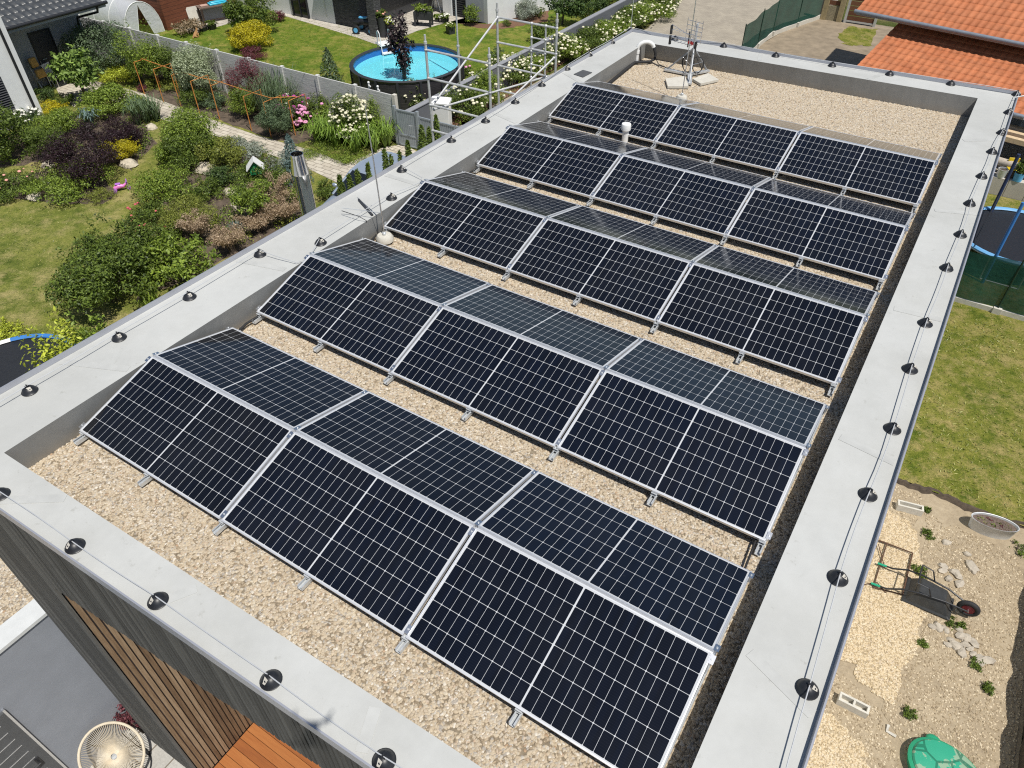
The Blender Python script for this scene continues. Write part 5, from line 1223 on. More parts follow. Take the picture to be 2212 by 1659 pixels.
def pot(q, w_, h, label, pal=None, fl=None, mat='anth', taper=1.25, square=False, name='planter', ph=.35):
    b = gp(q) if len(q) == 2 else np.array(q); t = thing(name, label, 'planter', b, .4)
    m = MB(); n = 4 if square else 20; k = 1.3 if square else 1
    m.lathe([(w_/2*k, 0), (w_/2*taper*k, h), (w_/2*taper*k*.88, h), (w_/2*taper*k*.86, h-.05)], (0, 0, 0), n=n); m.build('pot', M_[mat], t, world=False, smooth=not square)
    m = MB(); m.lathe([(w_/2*taper*k*.85, h-.045), (0, h-.04)], (0, 0, 0), n=n); m.build('soil', M_['soil'], t, world=False)
    if pal:
        c = b + [0, 0, h+ph*.4]; Pp, N = crown_points(c, (w_*.75, w_*.75, ph*.6), .8, .07); V, F = leaf_quads(Pp, N, .07); mesh_np('foliage', V, F, LEAF[pal], t)
        if fl:
            D = rng.normal(size=(fl[1]*2, 3)); D /= np.linalg.norm(D, axis=1, keepdims=True); D = D[D[:, 2] > -.1][:fl[1]]
            blooms('blossom', c + D*np.array([w_*.7, w_*.7, ph*.6]), fl[2], M_['flower_'+fl[0]], t)
    return t
pot(c2(1470, 318), .36, .95, 'tall dark round planter with red and white flowers right of the stone pillar', 'green', ('salmon', 14, .07), taper=1.35)
pot(c2(1535, 318), .36, .60, 'lower dark planter with white petunias behind the plum tree top', 'lime', ('white', 30, .06), taper=1.2)
q = gp(c2(1820, 222)); t = thing('raised_planter', 'dark raised planter box on legs full of salad on the terrace', 'planter', q, .35)
m = MB(); m.box((-.48, -.24, .34), (.48, .24, .72)); m.build('box', M_['anth'], t, world=False, bevel=.01)
for x in (-.42, .42):
    for y in (-.19, .19):
        m = MB(); m.box((x-.045, y-.045, 0), (x+.045, y+.045, .339)); m.build('leg', M_['anth'], t, world=False, smooth=False)
Pp, N = crown_points(q + [0, 0, .82], (.58, .36, .24), .8, .09); V, F = leaf_quads(Pp, N, .09); mesh_np('foliage', V, F, LEAF['bright'], t)
pot(c2(1935, 186), .24, .14, 'small green potted plant on the terrace edge', 'bright', ph=.24)
pot(c2(2000, 190), .40, .18, 'long dark pot of white flowers near the white pier', 'green', ('white', 22, .07), ph=.26)
pot(c2(2050, 290), .36, .36, 'square dark planter standing on the neighbour lawn', 'bright', ('cream', 8, .06), square=True, taper=1.1, ph=.16)
q = gp(c2(1925, 105)); t = thing('grill', 'black round grill on three pale legs at the back of the porch', 'barbecue', q)
m = MB(); m.lathe([(0, .62), (.2, .66), (.28, .82), (.24, .96), (.08, 1.06), (0, 1.08)], q, n=20); m.build('bowl', M_['black'], t)
for k in range(3):
    m = MB(); m.tube([q + [.34*math.cos(k*2.1), .34*math.sin(k*2.1), 0], q + [.12*math.cos(k*2.1), .12*math.sin(k*2.1), .75]], .018, 6); m.build('leg', M_['alu'], t)
q = gp(c2(1300, 292)); t = thing('toy_quad', 'black toy quad bike with light blue wheel hubs in the shade of the porch', 'toy quad', (q[0], q[1]+.25, ZG), .3)
M_['cyan'] = plain('light_blue_plastic', (.12, .42, .72), .4, var=.05)
m = MB(); m.tube([(-.45, 0, .42), (-.2, 0, .55), (.15, 0, .5), (.5, 0, .42)], [.14, .18, .15, .10], 10); m.cbox((-.42, 0, .52), (.34, .62, .06)); m.cbox((.42, 0, .50), (.34, .62, .06)); m.build('body', M_['black'], t, world=False)
m = MB(); m.cbox((-.12, 0, .73), (.42, .22, .08)); m.build('seat', M_['cyan'], t, world=False, bevel=.02)
m = MB(); m.tube([(.22, -.3, .92), (.25, 0, .84), (.22, .3, .92)], .022, 6); m.tube([(.3, 0, .5), (.25, 0, .86)], .025, 6); m.build('handlebar', M_['black'], t, world=False)
m = MB(); m.cbox((.50, 0, .62), (.10, .4, .22)); m.build('front_shield', M_['white'], t, world=False, bevel=.02)
for x in (-.42, .42):
    for y in (-.36, .36):
        m = MB(); m.tube([(x, y-.08, .2), (x, y+.08, .2)], .2, 16); wl = m.build('wheel', M_['rubber'], t, world=False)
        m = MB(); m.tube([(x, y-.088, .2), (x, y+.088, .2)], .12, 12); m.build('hub', M_['cyan'], wl, world=False)
# pool
pc = np.array([-14.85, 22.45]); PR = 2.42; PH = 1.22
pool = thing('garden_pool', 'round above ground pool with dark sides, blue liner and bright turquoise water', 'pool', (pc[0], pc[1], ZG))
t = NT('pool_wall'); v = t.coord(); st = t.n('ShaderNodeMapping'); t.L(v, st.inputs['Vector']); st.inputs['Scale'].default_value = (.8, .8, 14)
t.base(t.ramp(t.noise(st.outputs[0], 2, 4, .7), [(.35, (.022, .020, .024)), (.65, (.052, .047, .050))])); t.set(.5); M_['poolw'] = t.mat
M_['liner'] = plain('blue_liner', (.03, .16, .48), .35, var=.08, scale=3)
M_['linerl'] = plain('turquoise_liner', (.42, .80, .85), .5, var=.05, scale=2)
m = MB(); N = 64
m.lathe([(PR, .0), (PR, PH-.02)], (pc[0], pc[1], ZG), n=N); m.f = m.f[:-2]; m.m = m.m[:-2]; m.build('side_wall', M_['poolw'], pool)
m = MB(); m.lathe([(PR+.02, PH-.10), (PR+.05, PH-.02), (PR-.02, PH+.02), (PR-.13, PH-.01), (PR-.13, PH-.06)], (pc[0], pc[1], ZG), n=32); m.f = m.f[:-2]; m.m = m.m[:-2]; m.build('top_rim', M_['anth'], pool, ang=20)
m = MB(); ri = PR-.11
V = [(pc[0]+ri*math.cos(2*PI*k/N), pc[1]+ri*math.sin(2*PI*k/N), ZG+z) for z in (PH-.03, PH-.20, PH-.36, .06) for k in range(N)] + [(pc[0], pc[1], ZG+.06)]
m.add(V, [(r*N+k, (r+1)*N+k, (r+1)*N+(k+1) % N, r*N+(k+1) % N) for r in range(2) for k in range(N)], 0)
m.add(V, [(2*N+k, 3*N+k, 3*N+(k+1) % N, 2*N+(k+1) % N) for k in range(N)] + [(3*N+k, 4*N, 3*N+(k+1) % N) for k in range(N)], 1)
m.build('liner', [M_['liner'], M_['linerl']], pool)
t = NT('pool_water'); v = t.pos(); t.base((.20, .80, .92)); t.set(.04, 0, .5); t.b.inputs['Transmission Weight'].default_value = .30; t.b.inputs['IOR'].default_value = 1.33
t.bump(t.noise(v, 3, 3), .12, .05); M_['water'] = t.mat
m = MB(); m.add([(pc[0]+ri*.998*math.cos(2*PI*k/N), pc[1]+ri*.998*math.sin(2*PI*k/N), ZG+PH-.30) for k in range(N)], [tuple(range(N))]); m.build('water', M_['water'], pool, smooth=False)
for k in range(16):
    a = 2*PI*(k+.3)/16; m = MB(); R = Matrix.Rotation(a, 3, 'Z')
    m.box((PR+.005, -.05, .02), (PR+.06, .05, PH-.05), R=R, o=(pc[0], pc[1], ZG)); m.build('upright', M_['anth'], pool, smooth=False)
# printed notices on the pool wall: rows of pale text blocks and pictograms seen only as stripes
m = MB()
for (a, rows) in ((-2.62, 6), (-2.30, 2)):
    for r in range(rows):
        for k in range(6 if rows > 2 else 9):
            aa = a + (k - 3)*.020*(1 if rows > 2 else 1.3); z = ZG + PH - .22 - (.11*r if rows > 2 else .13*r)
            if rng.random() < .82:
                R = Matrix.Rotation(aa, 3, 'Z'); m.box((PR+.003, -.018, 0), (PR+.006, .018 + .01*rng.random(), .03 if rows > 2 else .055), R=R, o=(pc[0], pc[1], z))
pn = m.build('printed_notice', plain('faded_print', (.36, .36, .37), .6), pool, smooth=False); pn['kind'] = 'stuff'
# pool ladder
la = math.atan2(23.55-pc[1], -16.95-pc[0]); ld = np.array([math.cos(la), math.sin(la), 0]); ls = np.array([-ld[1], ld[0], 0]); lb = np.array([pc[0], pc[1], ZG])
t = thing('pool_ladder', 'white pool ladder with handrails and platform step over the pool rim', 'ladder', lb + ld*(PR+.3))
for sg in (-1, 1):
    o = lb + ls*sg*.26; m = MB()
    m.tube([o+ld*(PR+.62), o+ld*(PR+.24)+[0, 0, PH], o+ld*(PR+.16)+[0, 0, PH+.62], o+ld*(PR+.02)+[0, 0, PH+.68], o+ld*(PR-.12)+[0, 0, PH+.60], o+ld*(PR-.24)+[0, 0, PH-.1], o+ld*(PR-.55)+[0, 0, .1]], .02, 8); m.build('handrail', M_['white'], t)
R = Matrix.Rotation(la, 3, 'Z')
m = MB(); m.cbox(lb + ld*(PR+.12) + [0, 0, PH+.08], (.62, .62, .05), R=R); m.build('platform', M_['white'], t, bevel=.01)
for k in range(4):
    m = MB(); m.cbox(lb + ld*(PR-.26-.09*k) + [0, 0, PH-.22-.26*k], (.24, .50, .04), R=R); m.build('step', M_['white'], t, smooth=False)
for k in range(4):
    m = MB(); m.cbox(lb + ld*(PR+.34+.075*k) + [0, 0, PH-.22-.26*k], (.2, .48, .035), R=R); m.build('step', M_['white'], t, smooth=False)
for k, (x, y) in enumerate(((1350, 790), (1425, 800))):
    b = gp(c2(x, y), -5.0); b = ony(c2(x, y), 18.55); zt = hz(b, c2(0, (715, 750)[k])[1])
    t = thing('standpipe', 'white standpipe with a tap poking up behind the fence, %s of two' % ('left', 'right')[k], 'pipe', (b[0], b[1], ZG), 0, 'white standpipes behind the fence')
    m = MB(); m.tube([(b[0], b[1], ZG), (b[0], b[1], zt)], .035, 10); m.build('pipe', M_['white'], t)
    m = MB(); m.tube([(b[0], b[1], zt-.12), (b[0]+.12, b[1]-.05, zt-.10)], .03, 8); m.ball((b[0], b[1], zt+.01), .05); m.build('tap', M_['white'], t)
# grey garden wall behind the hedge
gw = thing('garden_wall', 'long dark grey rendered garden wall along the white blossoming hedge', 'wall', (-11.6, 30, ZG))
wz = -5.42
wl = [gp(c2(1560, 932), wz), gp(c2(1870, 832), wz), gp(c3(700, 500), wz), gp(c3(1300, 160), wz), gp(c3(1640, 0), wz)]
xs = [(-11.75, 18.1)] + [(p[0], p[1]) for p in wl[1:]] + [(wl[-1][0]+.3, wl[-1][1]+6)]
xs = [(-11.72, 18.1), (-11.55, 26), (-11.35, 34), (-11.2, 44)]
m = MB()
for a, b in zip(xs[:-1], xs[1:]): m.prism([a, b, (b[0]+.2, b[1]), (a[0]+.2, a[1])], ZG, wz)
m.build('wall', plain('dark_grey_render', (.125, .13, .145), .9, var=.08, scale=2, bump=.1), gw, smooth=False)
m = MB(); m.prism([(xs[0][0]-.02, xs[0][1]), (xs[-1][0]-.02, xs[-1][1]), (xs[-1][0]+.23, xs[-1][1]), (xs[0][0]+.23, xs[0][1])], wz+.001, wz+.03); m.build('coping', plain('light_coping', (.26, .265, .28), .8), gw, smooth=False)
# shed, tunnel greenhouse, potting table
sd = thing('brown_shed', 'red brown boarded garden shed behind the tunnel greenhouse', 'shed', (-33, 24, ZG))
t = NT('red_brown_boards'); v = t.pos(); sx = t.n('ShaderNodeSeparateXYZ'); t.L(v, sx.inputs[0])
st = t.n('ShaderNodeMapping'); t.L(v, st.inputs['Vector']); st.inputs['Scale'].default_value = (1, 1, 12)
ln = t.m('LESS_THAN', t.m('FRACT', t.m('MULTIPLY', sx.outputs[2], 5.5)), .08)
c = t.ramp(t.noise(st.outputs[0], 2, 5, .7), [(.3, (.11, .032, .014)), (.7, (.20, .065, .028))])
t.base(t.mix(ln, c, (.04, .014, .008))); t.set(.7); M_['redboard'] = t.mat
m = MB(); m.box((-35.2, 22.45, ZG), (-31.2, 27.2, ZG+2.6)); m.build('wall', M_['redboard'], sd, smooth=False)
m = MB(); m.box((-35.5, 22.2, ZG+2.6), (-30.9, 27.5, ZG+2.72)); m.build('roof', M_['anth'], sd, smooth=False)
tn = thing('tunnel_greenhouse', 'translucent plastic tunnel greenhouse with a tied open door flap', 'greenhouse', (-34, 22, ZG))
t = NT('plastic_film'); t.base((.72, .74, .76)); t.set(.3, 0, .5); t.b.inputs['Alpha'].default_value = .72; t.bump(t.noise(t.pos(), 5, 4), .5, .05); M_['film'] = t.mat
ta = np.array([-31.1, 21.1, ZG]); tb = np.array([-32.6, 22.35, ZG]); ta = np.array([-31.6, 20.3, ZG]); wv = np.array([.25, 1.75, 0]); ax = np.array([-1, .12, 0])
H_ = 1.62; N = 14; V = []
for s_ in range(9):
    for k in range(N+1):
        a = PI*k/N; V.append(ta + wv*(.5 - .5*math.cos(a))*1.15 + ax*s_*.8 + [0, 0, H_*math.sin(a)**.85 * (1 + .012*(-1)**s_)])
m = MB(); m.add(np.array(V), [(s_*(N+1)+k, s_*(N+1)+k+1, (s_+1)*(N+1)+k+1, (s_+1)*(N+1)+k) for s_ in range(8) for k in range(N)]); m.build('film_cover', M_['film'], tn)
for s_ in (0, 2, 4, 6, 8):
    m = MB(); m.tube(V[s_*(N+1):(s_+1)*(N+1)], .02, 6); m.build('hoop', M_['white'], tn)
fr = V[:N+1]; m = MB(); c0 = ta + wv*.575; L_ = c0 - wv*.24 + [0, 0, .02]; R_ = c0 + wv*.24 + [0, 0, .02]; T_ = c0 + [0, 0, H_*.93]
m.add(np.array(list(fr[:N//2+1]) + [T_, L_]), [tuple(range(N//2+3))]); m.add(np.array([R_, T_] + list(fr[N//2:])), [tuple(range(len(fr[N//2:])+2))]); m.build('front_film', M_['film'], tn, smooth=False)
m = MB(); m.tube([L_, T_, R_], .015, 6); m.build('door_pole', M_['white'], tn)
q = gp(c1(1880, 185)); t = thing('potting_table', 'dark wooden potting table with grey back board on the paving by the shed', 'table', (q[0], q[1], ZG), 1.2)
m = MB(); m.box((-.85, -.35, .80), (.85, .35, .85)); m.build('table_top', plain('weathered_board', (.16, .11, .085), .8, var=.2), t, world=False, smooth=False)
for x in (-.78, .78):
    for y in (-.3, .3):
        m = MB(); m.box((x-.045, y-.045, 0), (x+.045, y+.045, .799)); m.build('leg', M_['dwood'], t, world=False, smooth=False)
m = MB(); m.box((-.7, .2, .1), (.72, .24, .78)); m.build('back_board', M_['render_g'], t, world=False, smooth=False)
M_['teal'] = plain('turquoise_vinyl', (.05, .50, .68), .3, var=.12, scale=6)
q2 = np.array([q[0], q[1], ZG]); Rz = Matrix.Rotation(1.2, 3, 'Z'); off = np.array(Rz @ Vector((.25, .0, .90)))
m = MB(); m.cbox(q2+off, (1.0, .44, .09), R=Rz); m.cbox(q2+off+[0, 0, .075], (.8, .30, .05), R=Rz); props(m.build('folded_lilo', M_['teal'], bevel=.03), 'folded turquoise air bed lying on the potting table', 'air bed')
off = np.array(Rz @ Vector((-.5, .05, .88))); m = MB(); m.cbox(q2+off, (.4, .3, .05), R=Rz); props(m.build('wooden_board', plain('pinkish_board', (.5, .33, .27), .8), bevel=.01), 'pinkish folded cloth beside the turquoise air bed', 'cloth')
q = gp(c1(1700, 210)); m = MB(); R = Matrix.Rotation(1.25, 3, 'Z') @ Matrix.Rotation(-.25, 3, 'X'); m.cbox((q[0]-.2, q[1]+.2, ZG+.42), (.78, .04, .8), R=R); props(m.build('leaning_slab', M_['slab'], smooth=False), 'pale square slab leaning against the brown shed', 'slab')
struct('shed_paving', [gp(c1(*q)) for q in [(1500, 245), (1700, 285), (1990, 200), (2080, 150), (2000, 60), (1700, 180)]], ZG+.006, M_['terr'])
for k, (x, y) in enumerate(((1755, 265), (1835, 250))):
    pot(c1(x, y), .42, .20, 'low black bowl planter at the shed paving, %s of the two' % ('left', 'right')[k], 'green' if k else None, None, 'black', 1.25, ph=.2)
q = gp(c1(1620, 300)); b = q.copy(); plant_at((b[0], b[1]+.2, ZG), 1.5, .55, 'straw', 'heap of brown dry twigs in front of the shed paving', 'brush pile', name='brush_pile', style='shrub', leaf=.16, dens=.5)
# the small ginger and white cat sitting at the edge of that lawn
q = gp(c1(1702, 322)); t = thing('cat', 'small ginger cat with a white muzzle sitting on the lawn edge behind the fence', 'cat', q, -.6)
M_['ginger'] = plain('ginger_fur', (.46, .25, .11), .9, var=.3, scale=14); M_['fur_w'] = plain('white_fur', (.75, .70, .64), .9, var=.05)
me = bpy.data.meshes.new('body'); Vc = [((0, -.10, .10), .085), ((0, -.03, .17), .090), ((0, .04, .26), .070), ((0, .06, .33), .045), ((0, .09, .40), .058), ((0, .15, .385), .032),
      ((.045, .09, .12), .028), ((.045, .10, .0), .022), ((-.045, .09, .12), .028), ((-.045, .10, .0), .022), ((.08, -.05, .06), .055), ((.08, .05, .02), .026), ((-.08, -.05, .06), .055), ((-.08, .05, .02), .026),
      ((.03, .08, .465), .010), ((-.03, .08, .465), .010), ((.08, -.20, .03), .022), ((.2, -.18, .025), .016)]
me.from_pydata([v[0] for v in Vc], [(0, 1), (1, 2), (2, 3), (3, 4), (4, 5), (2, 6), (6, 7), (2, 8), (8, 9), (0, 10), (10, 11), (0, 12), (12, 13), (4, 14), (4, 15), (0, 16), (16, 17)], [])
o = bpy.data.objects.new('body', me); COL.objects.link(o); o.parent = t; me.materials.append(M_['ginger'])
sm = o.modifiers.new('skin', 'SKIN'); o.modifiers.new('sub', 'SUBSURF').levels = 2; o.modifiers['sub'].render_levels = 2
for v, d in zip(Vc, me.skin_vertices[0].data): d.radius = (v[1], v[1])
me.skin_vertices[0].data[0].use_root = True
m = MB(); m.ball((0, .165, .378), (.030, .026, .024)); m.ball((0, .075, .27), (.04, .045, .07)); m.build('white_bib', M_['fur_w'], t, world=False)

# ================================================================ behind the roof: driveway, green screen fence, soil, wooden fence
struct('driveway', [(-10.9, 19.5), (-4.4, 19.5), (-4.2, 34), (-3.75, 36), (-3.3, 39.5), (-2.35, 42.6), (-2.3, 70), (-10.2, 70), (-10.3, 42), (-9.6, 36), (-10.4, 30)], ZG+.004, M_['drive'])
struct('yard_soil', [(-4.2, 15.5), (8.4, 15.5), (8.4, 30), (2, 43), (-2.3, 43), (-3.3, 39.5), (-3.7, 36), (-4.2, 30)], ZG+.0, M_['earth'])
struct('grass_patch', blob(GP(c4, [(1780, 225), (2040, 250), (2010, 385), (1880, 400), (1750, 370), (1700, 300)]), 5, .12), ZG+.006, M_['lawn_r'])
t = NT('green_screen_mesh'); v = t.pos(); g1 = t.noise(v, 1.4, 5, .6); sx = t.n('ShaderNodeSeparateXYZ'); t.L(v, sx.inputs[0])
t.base(t.ramp(g1, [(.3, (.004, .040, .028)), (.7, (.010, .075, .052))])); t.set(.75, 0, .3)
wv_ = t.m('SINE', t.m('MULTIPLY', t.m('ADD', sx.outputs[0], sx.outputs[1]), 260)); t.b.inputs['Alpha'].default_value = .90; t.bump(t.noise(v, 9, 4), .4, .03); M_['screen'] = t.mat
def screen_fence(label, pts, h, lean=.0, base=True, name='screen_fence'):
    t = thing(name, label, 'fence', (pts[0][0], pts[0][1], ZG)); pts = [np.array(p[:2], float) for p in pts]; V = []; n = 0
    m = MB(); D = []
    for a, b in zip(pts[:-1], pts[1:]):
        for f in np.linspace(0, 1, 10, endpoint=False): D.append(a + (b-a)*f)
    D.append(pts[-1])
    for i, p in enumerate(D):
        for z in (.22, .6, 1.1, h - .06*math.sin(PI*(i % 10)/10)):
            V.append((p[0] + .03*math.sin(i*.9+z*2), p[1] + .03*math.cos(i*1.3+z), ZG+z))
    k = 4; m.add(V, [(i*k+j, (i+1)*k+j, (i+1)*k+j+1, i*k+j+1) for i in range(len(D)-1) for j in range(k-1)]); m.build('screen_mesh', M_['screen'], t)
    for p in pts:
        m = MB(); m.tube([(p[0], p[1], ZG), (p[0], p[1], ZG+h+.08)], .025, 8); m.build('post', M_['darkgreen'], t)
        if base: m = MB(); m.cbox((p[0], p[1], ZG+.10), (.2, .16, .26)); m.build('post_foot', M_['slab'], t, smooth=False)
    if base:
        for a, b in zip(pts[:-1], pts[1:]):
            L = np.linalg.norm(b-a); ang = math.atan2(*(b-a)[::-1]); m = MB(); c = (a+b)/2
            m.cbox((c[0], c[1], ZG+.10), (L-.2, .06, .2), R=Matrix.Rotation(ang, 3, 'Z')); m.build('base_board', M_['slab'], t, smooth=False)
    return t
M_['darkgreen'] = plain('dark_green_paint', (.008, .035, .022), .5)
bp_ = [gp(c4(850, 560)), gp(c4(1010, 415)), gp(c4(1140, 310)), gp(c4(1352, 232)), gp(c4(1575, 155))]
screen_fence('wavy dark green screen fence between driveway and bare soil', bp_, 1.72)
wf = thing('wooden_fence', 'brown slatted wooden fence panel and gate between pale posts behind the soil', 'fence', (-1, 42.6, ZG))
q0 = gp(c5(130, 195)); q1 = gp(c5(275, 228)); q2 = gp(c5(320, 240)); q3 = gp(c5(655, 290))
yw = 42.5
def slatpanel(x0, x1, z0, z1, mat, name, n):
    m = MB(); h = (z1-z0)/n
    for k in range(n): m.box((x0, yw-.02, z0+k*h), (x1, yw+.02, z0+(k+1)*h-.035))
    m.build(name, mat, wf, smooth=False)
M_['redslat'] = slatmat('red_brown_slats', (.075, .030, .014), (.14, .055, .026), (.22, .10, .05), 0)
M_['post'] = plain('pale_timber_post', (.36, .29, .16), .85, var=.15)
for x in (q0[0], q1[0]+.05): m = MB(); m.box((x-.13, yw-.13, ZG), (x+.13, yw+.13, ZG+2.3)); m.build('post', M_['post'], wf, smooth=False)
slatpanel(q0[0]+.14, q1[0]-.09, ZG+.75, ZG+2.3, M_['redslat'], 'slat_panel', 6)
m = MB(); m.box((q0[0]+.14, yw-.06, ZG), (q1[0]-.09, yw+.06, ZG+.72)); m.build('stone_base', plain('sand_stone', (.30, .26, .17), .95, var=.3, scale=16, bump=.5), wf, smooth=False)
for x in (q2[0]+.1, q3[0]-.05): m = MB(); m.box((x-.06, yw-.06, ZG), (x+.06, yw+.06, ZG+2.3)); m.build('steel_post', M_['galv'], wf, smooth=False)
m = MB(); m.box((q2[0]+.17, yw-.03, ZG+.06), (q3[0]-.12, yw+.03, ZG+.14)); m.build('bottom_rail', M_['galv'], wf, smooth=False)
slatpanel(q2[0]+.17, q3[0]-.12, ZG+.15, ZG+2.3, M_['redslat'], 'gate_slats', 9)

# ================================================================ red tiled house on the right
rh = thing('tiled_house', 'house with two levels of orange clay tile roof beyond the far right roof corner', 'house', (6, 28, ZG))
t = NT('orange_clay_tiles'); v = t.coord(); f = t.noise(v, 1.2, 5, .6); f2 = t.noise(v, 14, 4, .6); g_ = t.n('ShaderNodeNewGeometry')
c = t.ramp(t.m('ADD', t.m('MULTIPLY', f, .6), t.m('MULTIPLY', f2, .4)), [(.3, (.40, .125, .050)), (.7, (.56, .205, .090))]); mp = t.n('ShaderNodeMapping'); t.L(t.pos(), mp.inputs['Vector']); mp.inputs['Rotation'].default_value = (0, 0, .185); mp.inputs['Scale'].default_value = (3.92, 2.66, 0)
vo = t.n('ShaderNodeTexVoronoi'); t.L(mp.outputs[0], vo.inputs['Vector']); vo.inputs['Scale'].default_value = 1; vo.inputs['Randomness'].default_value = .25
sc_ = t.n('ShaderNodeSeparateColor'); t.L(vo.outputs['Color'], sc_.inputs[0])
c = t.mix(1, c, t.ramp(sc_.outputs[0], [(.0, (.84, .85, .86)), (.5, (.95, .95, .95)), (1, (1.05, 1.04, 1.03))]), 'MULTIPLY')
c = t.mix(t.m('MULTIPLY', t.m('SUBTRACT', t.noise(t.pos(), 1.7, 6, .7), .54, clamp=True), .9, clamp=True), c, (.22, .11, .07))
t.base(c); t.set(.72, 0, .3); M_['tile'] = t.mat
M_['tiledirt'] = plain('grey_sheet', (.22, .25, .29), .5, .2)
ud = (.983, -.184); upd = (.184, .983)
E0 = np.array([2.15, 27.86, -4.3])
tile_roof('lower_roof', E0, ud, upd, 9.5, 4.6, .25, M_['tile'], rh, tw=.255, row=.375, amp=.013)
U0 = np.array([1.27, 30.9, -2.95])
tile_roof('upper_roof', U0, ud, upd, 10.5, 6.2, .40, M_['tile'], rh, tw=.255, row=.375, amp=.013)
ud3 = np.array([*ud, 0]); up3 = np.array([*upd, 0])
def slabroof(e, w_, L, s, th, name, mat):
    m = MB(); a = e + up3*0 + [0, 0, -.05]; A = [a, a+ud3*w_, a+ud3*w_+up3*L+[0, 0, L*s], a+up3*L+[0, 0, L*s]]
    m.add(A + [p - np.array([0, 0, th]) for p in A], [(0, 1, 2, 3), (7, 6, 5, 4), (0, 4, 5, 1), (1, 5, 6, 2), (2, 6, 7, 3), (3, 7, 4, 0)]); m.build(name, mat, rh, smooth=False)
slabroof(E0+up3*.03, 9.5, 4.4, .25, .10, 'lower_soffit', M_['render_m'])
slabroof(U0+up3*.03, 10.5, 5.9, .40, .10, 'upper_soffit', M_['render_m'])
m = MB(); a = U0 - up3*.06 + [0, 0, -.02]; m.tube([a - ud3*.05, a + ud3*10.5], .075, 10); m.build('upper_gutter', M_['tiledirt'], rh)
m = MB(); a = E0 - up3*.06 + [0, 0, -.02]; m.tube([a - ud3*.02, a + ud3*9.5], .07, 10); m.build('lower_gutter', M_['tiledirt'], rh)
Rr = Matrix.Rotation(math.atan2(ud[1], ud[0]), 3, 'Z')
m = MB(); m.box((.35, 4.1, ZG-E0[2]), (9.4, 7.6, 1.45), R=Rr, o=E0); m.build('wall', M_['render_m'], rh, smooth=False)
m = MB(); m.box((.12, .15, ZG-E0[2]), (.34, 4.2, -.12), R=Rr, o=E0); m.build('side_wall', plain('sandy_wall', (.34, .30, .20), .95, var=.2, scale=12), rh, smooth=False)
p = E0 + ud3*5.2; m = MB(); m.box((5.75, 1.75, ZG-E0[2]), (9.4, 1.95, -.1), R=Rr, o=E0); m.build('porch_wall', plain('blue_grey_wall', (.28, .32, .36), .85, var=.06), rh, smooth=False)
m = MB(); m.box((6.15, 1.70, -1.2), (7.2, 1.749, -.45), R=Rr, o=E0); m.build('window', M_['glass'], rh, smooth=False)
# timber rack, yellow tool, buckets on the paving under the eave
m = MB(); m.box((6.6, 25.3, ZG), (14, 29, -5.9)); o = m.build('porch_paving', M_['terr'], smooth=False); o['kind'] = 'structure'
t = thing('timber_rack', 'pale squared timbers stacked on brown boards by the blue grey porch wall', 'timber stack', (8.3, 26.1, -5.9), -.18)
m = MB(); m.box((-1.2, -.1, .9), (2.4, 1.1, .96)); m.build('board', plain('brown_board', (.16, .085, .045), .8, var=.2), t, world=False, smooth=False)
for k in range(3):
    m = MB(); m.box((-1.2, -.25+.5*k, .965), (2.4, -.05+.5*k, 1.12)); m.build('beam', M_['lumber'], t, world=False, smooth=False)
for x in (-1.1, 2.3):
    m = MB(); m.box((x-.06, 0, 0), (x+.06, 1.0, .899)); m.build('trestle', M_['dwood'], t, world=False, smooth=False)
t = thing('log', 'peeled pale log lying on the paving before the timbers', 'log', (8.1, 25.75, -5.9), -.2)
m = MB(); m.tube([(-.7, 0, .35), (.5, 0, .35)], [.14, .12], 12); m.build('trunk', plain('bleached_log', (.46, .40, .33), .9, var=.2, scale=20), t, world=False)
for x in (-.5, .35):
    m = MB(); m.box((x-.05, -.22, 0), (x+.05, .22, .24)); m.build('bearer', M_['dwood'], t, world=False, smooth=False)
t = thing('yellow_chair', 'small yellow plastic child chair on the paving under the eave', 'chair', (8.35, 25.6, -5.9), .4)
M_['yel'] = plain('yellow_plastic', (.70, .50, .02), .4)
m = MB(); m.box((-.17, -.17, .27), (.17, .17, .30)); m.build('seat', M_['yel'], t, world=False, bevel=.01)
m = MB(); m.box((-.17, .15, .301), (.17, .18, .58)); m.build('backrest', M_['yel'], t, world=False, bevel=.01)
for x in (-.14, .14):
    for y in (-.14, .14):
        m = MB(); m.tube([(x, y, 0), (x*.9, y*.9, .27)], .02, 6); m.build('leg', M_['yel'], t, world=False)
pot((8.1, 25.42, -5.9), .26, .28, 'grey bucket of soil on the edge of the porch paving', None, None, 'galv', 1.25, name='bucket')
pot((8.6, 25.4, -5.9), .26, .28, 'light blue bucket with a green plant on the porch paving', 'green', None, 'cyan', 1.25, name='bucket', ph=.3)
pot((8.75, 25.7, -5.9), .3, .3, 'dark pot with a bushy green plant behind the light blue bucket', 'dark', None, 'black', 1.2, ph=.5)

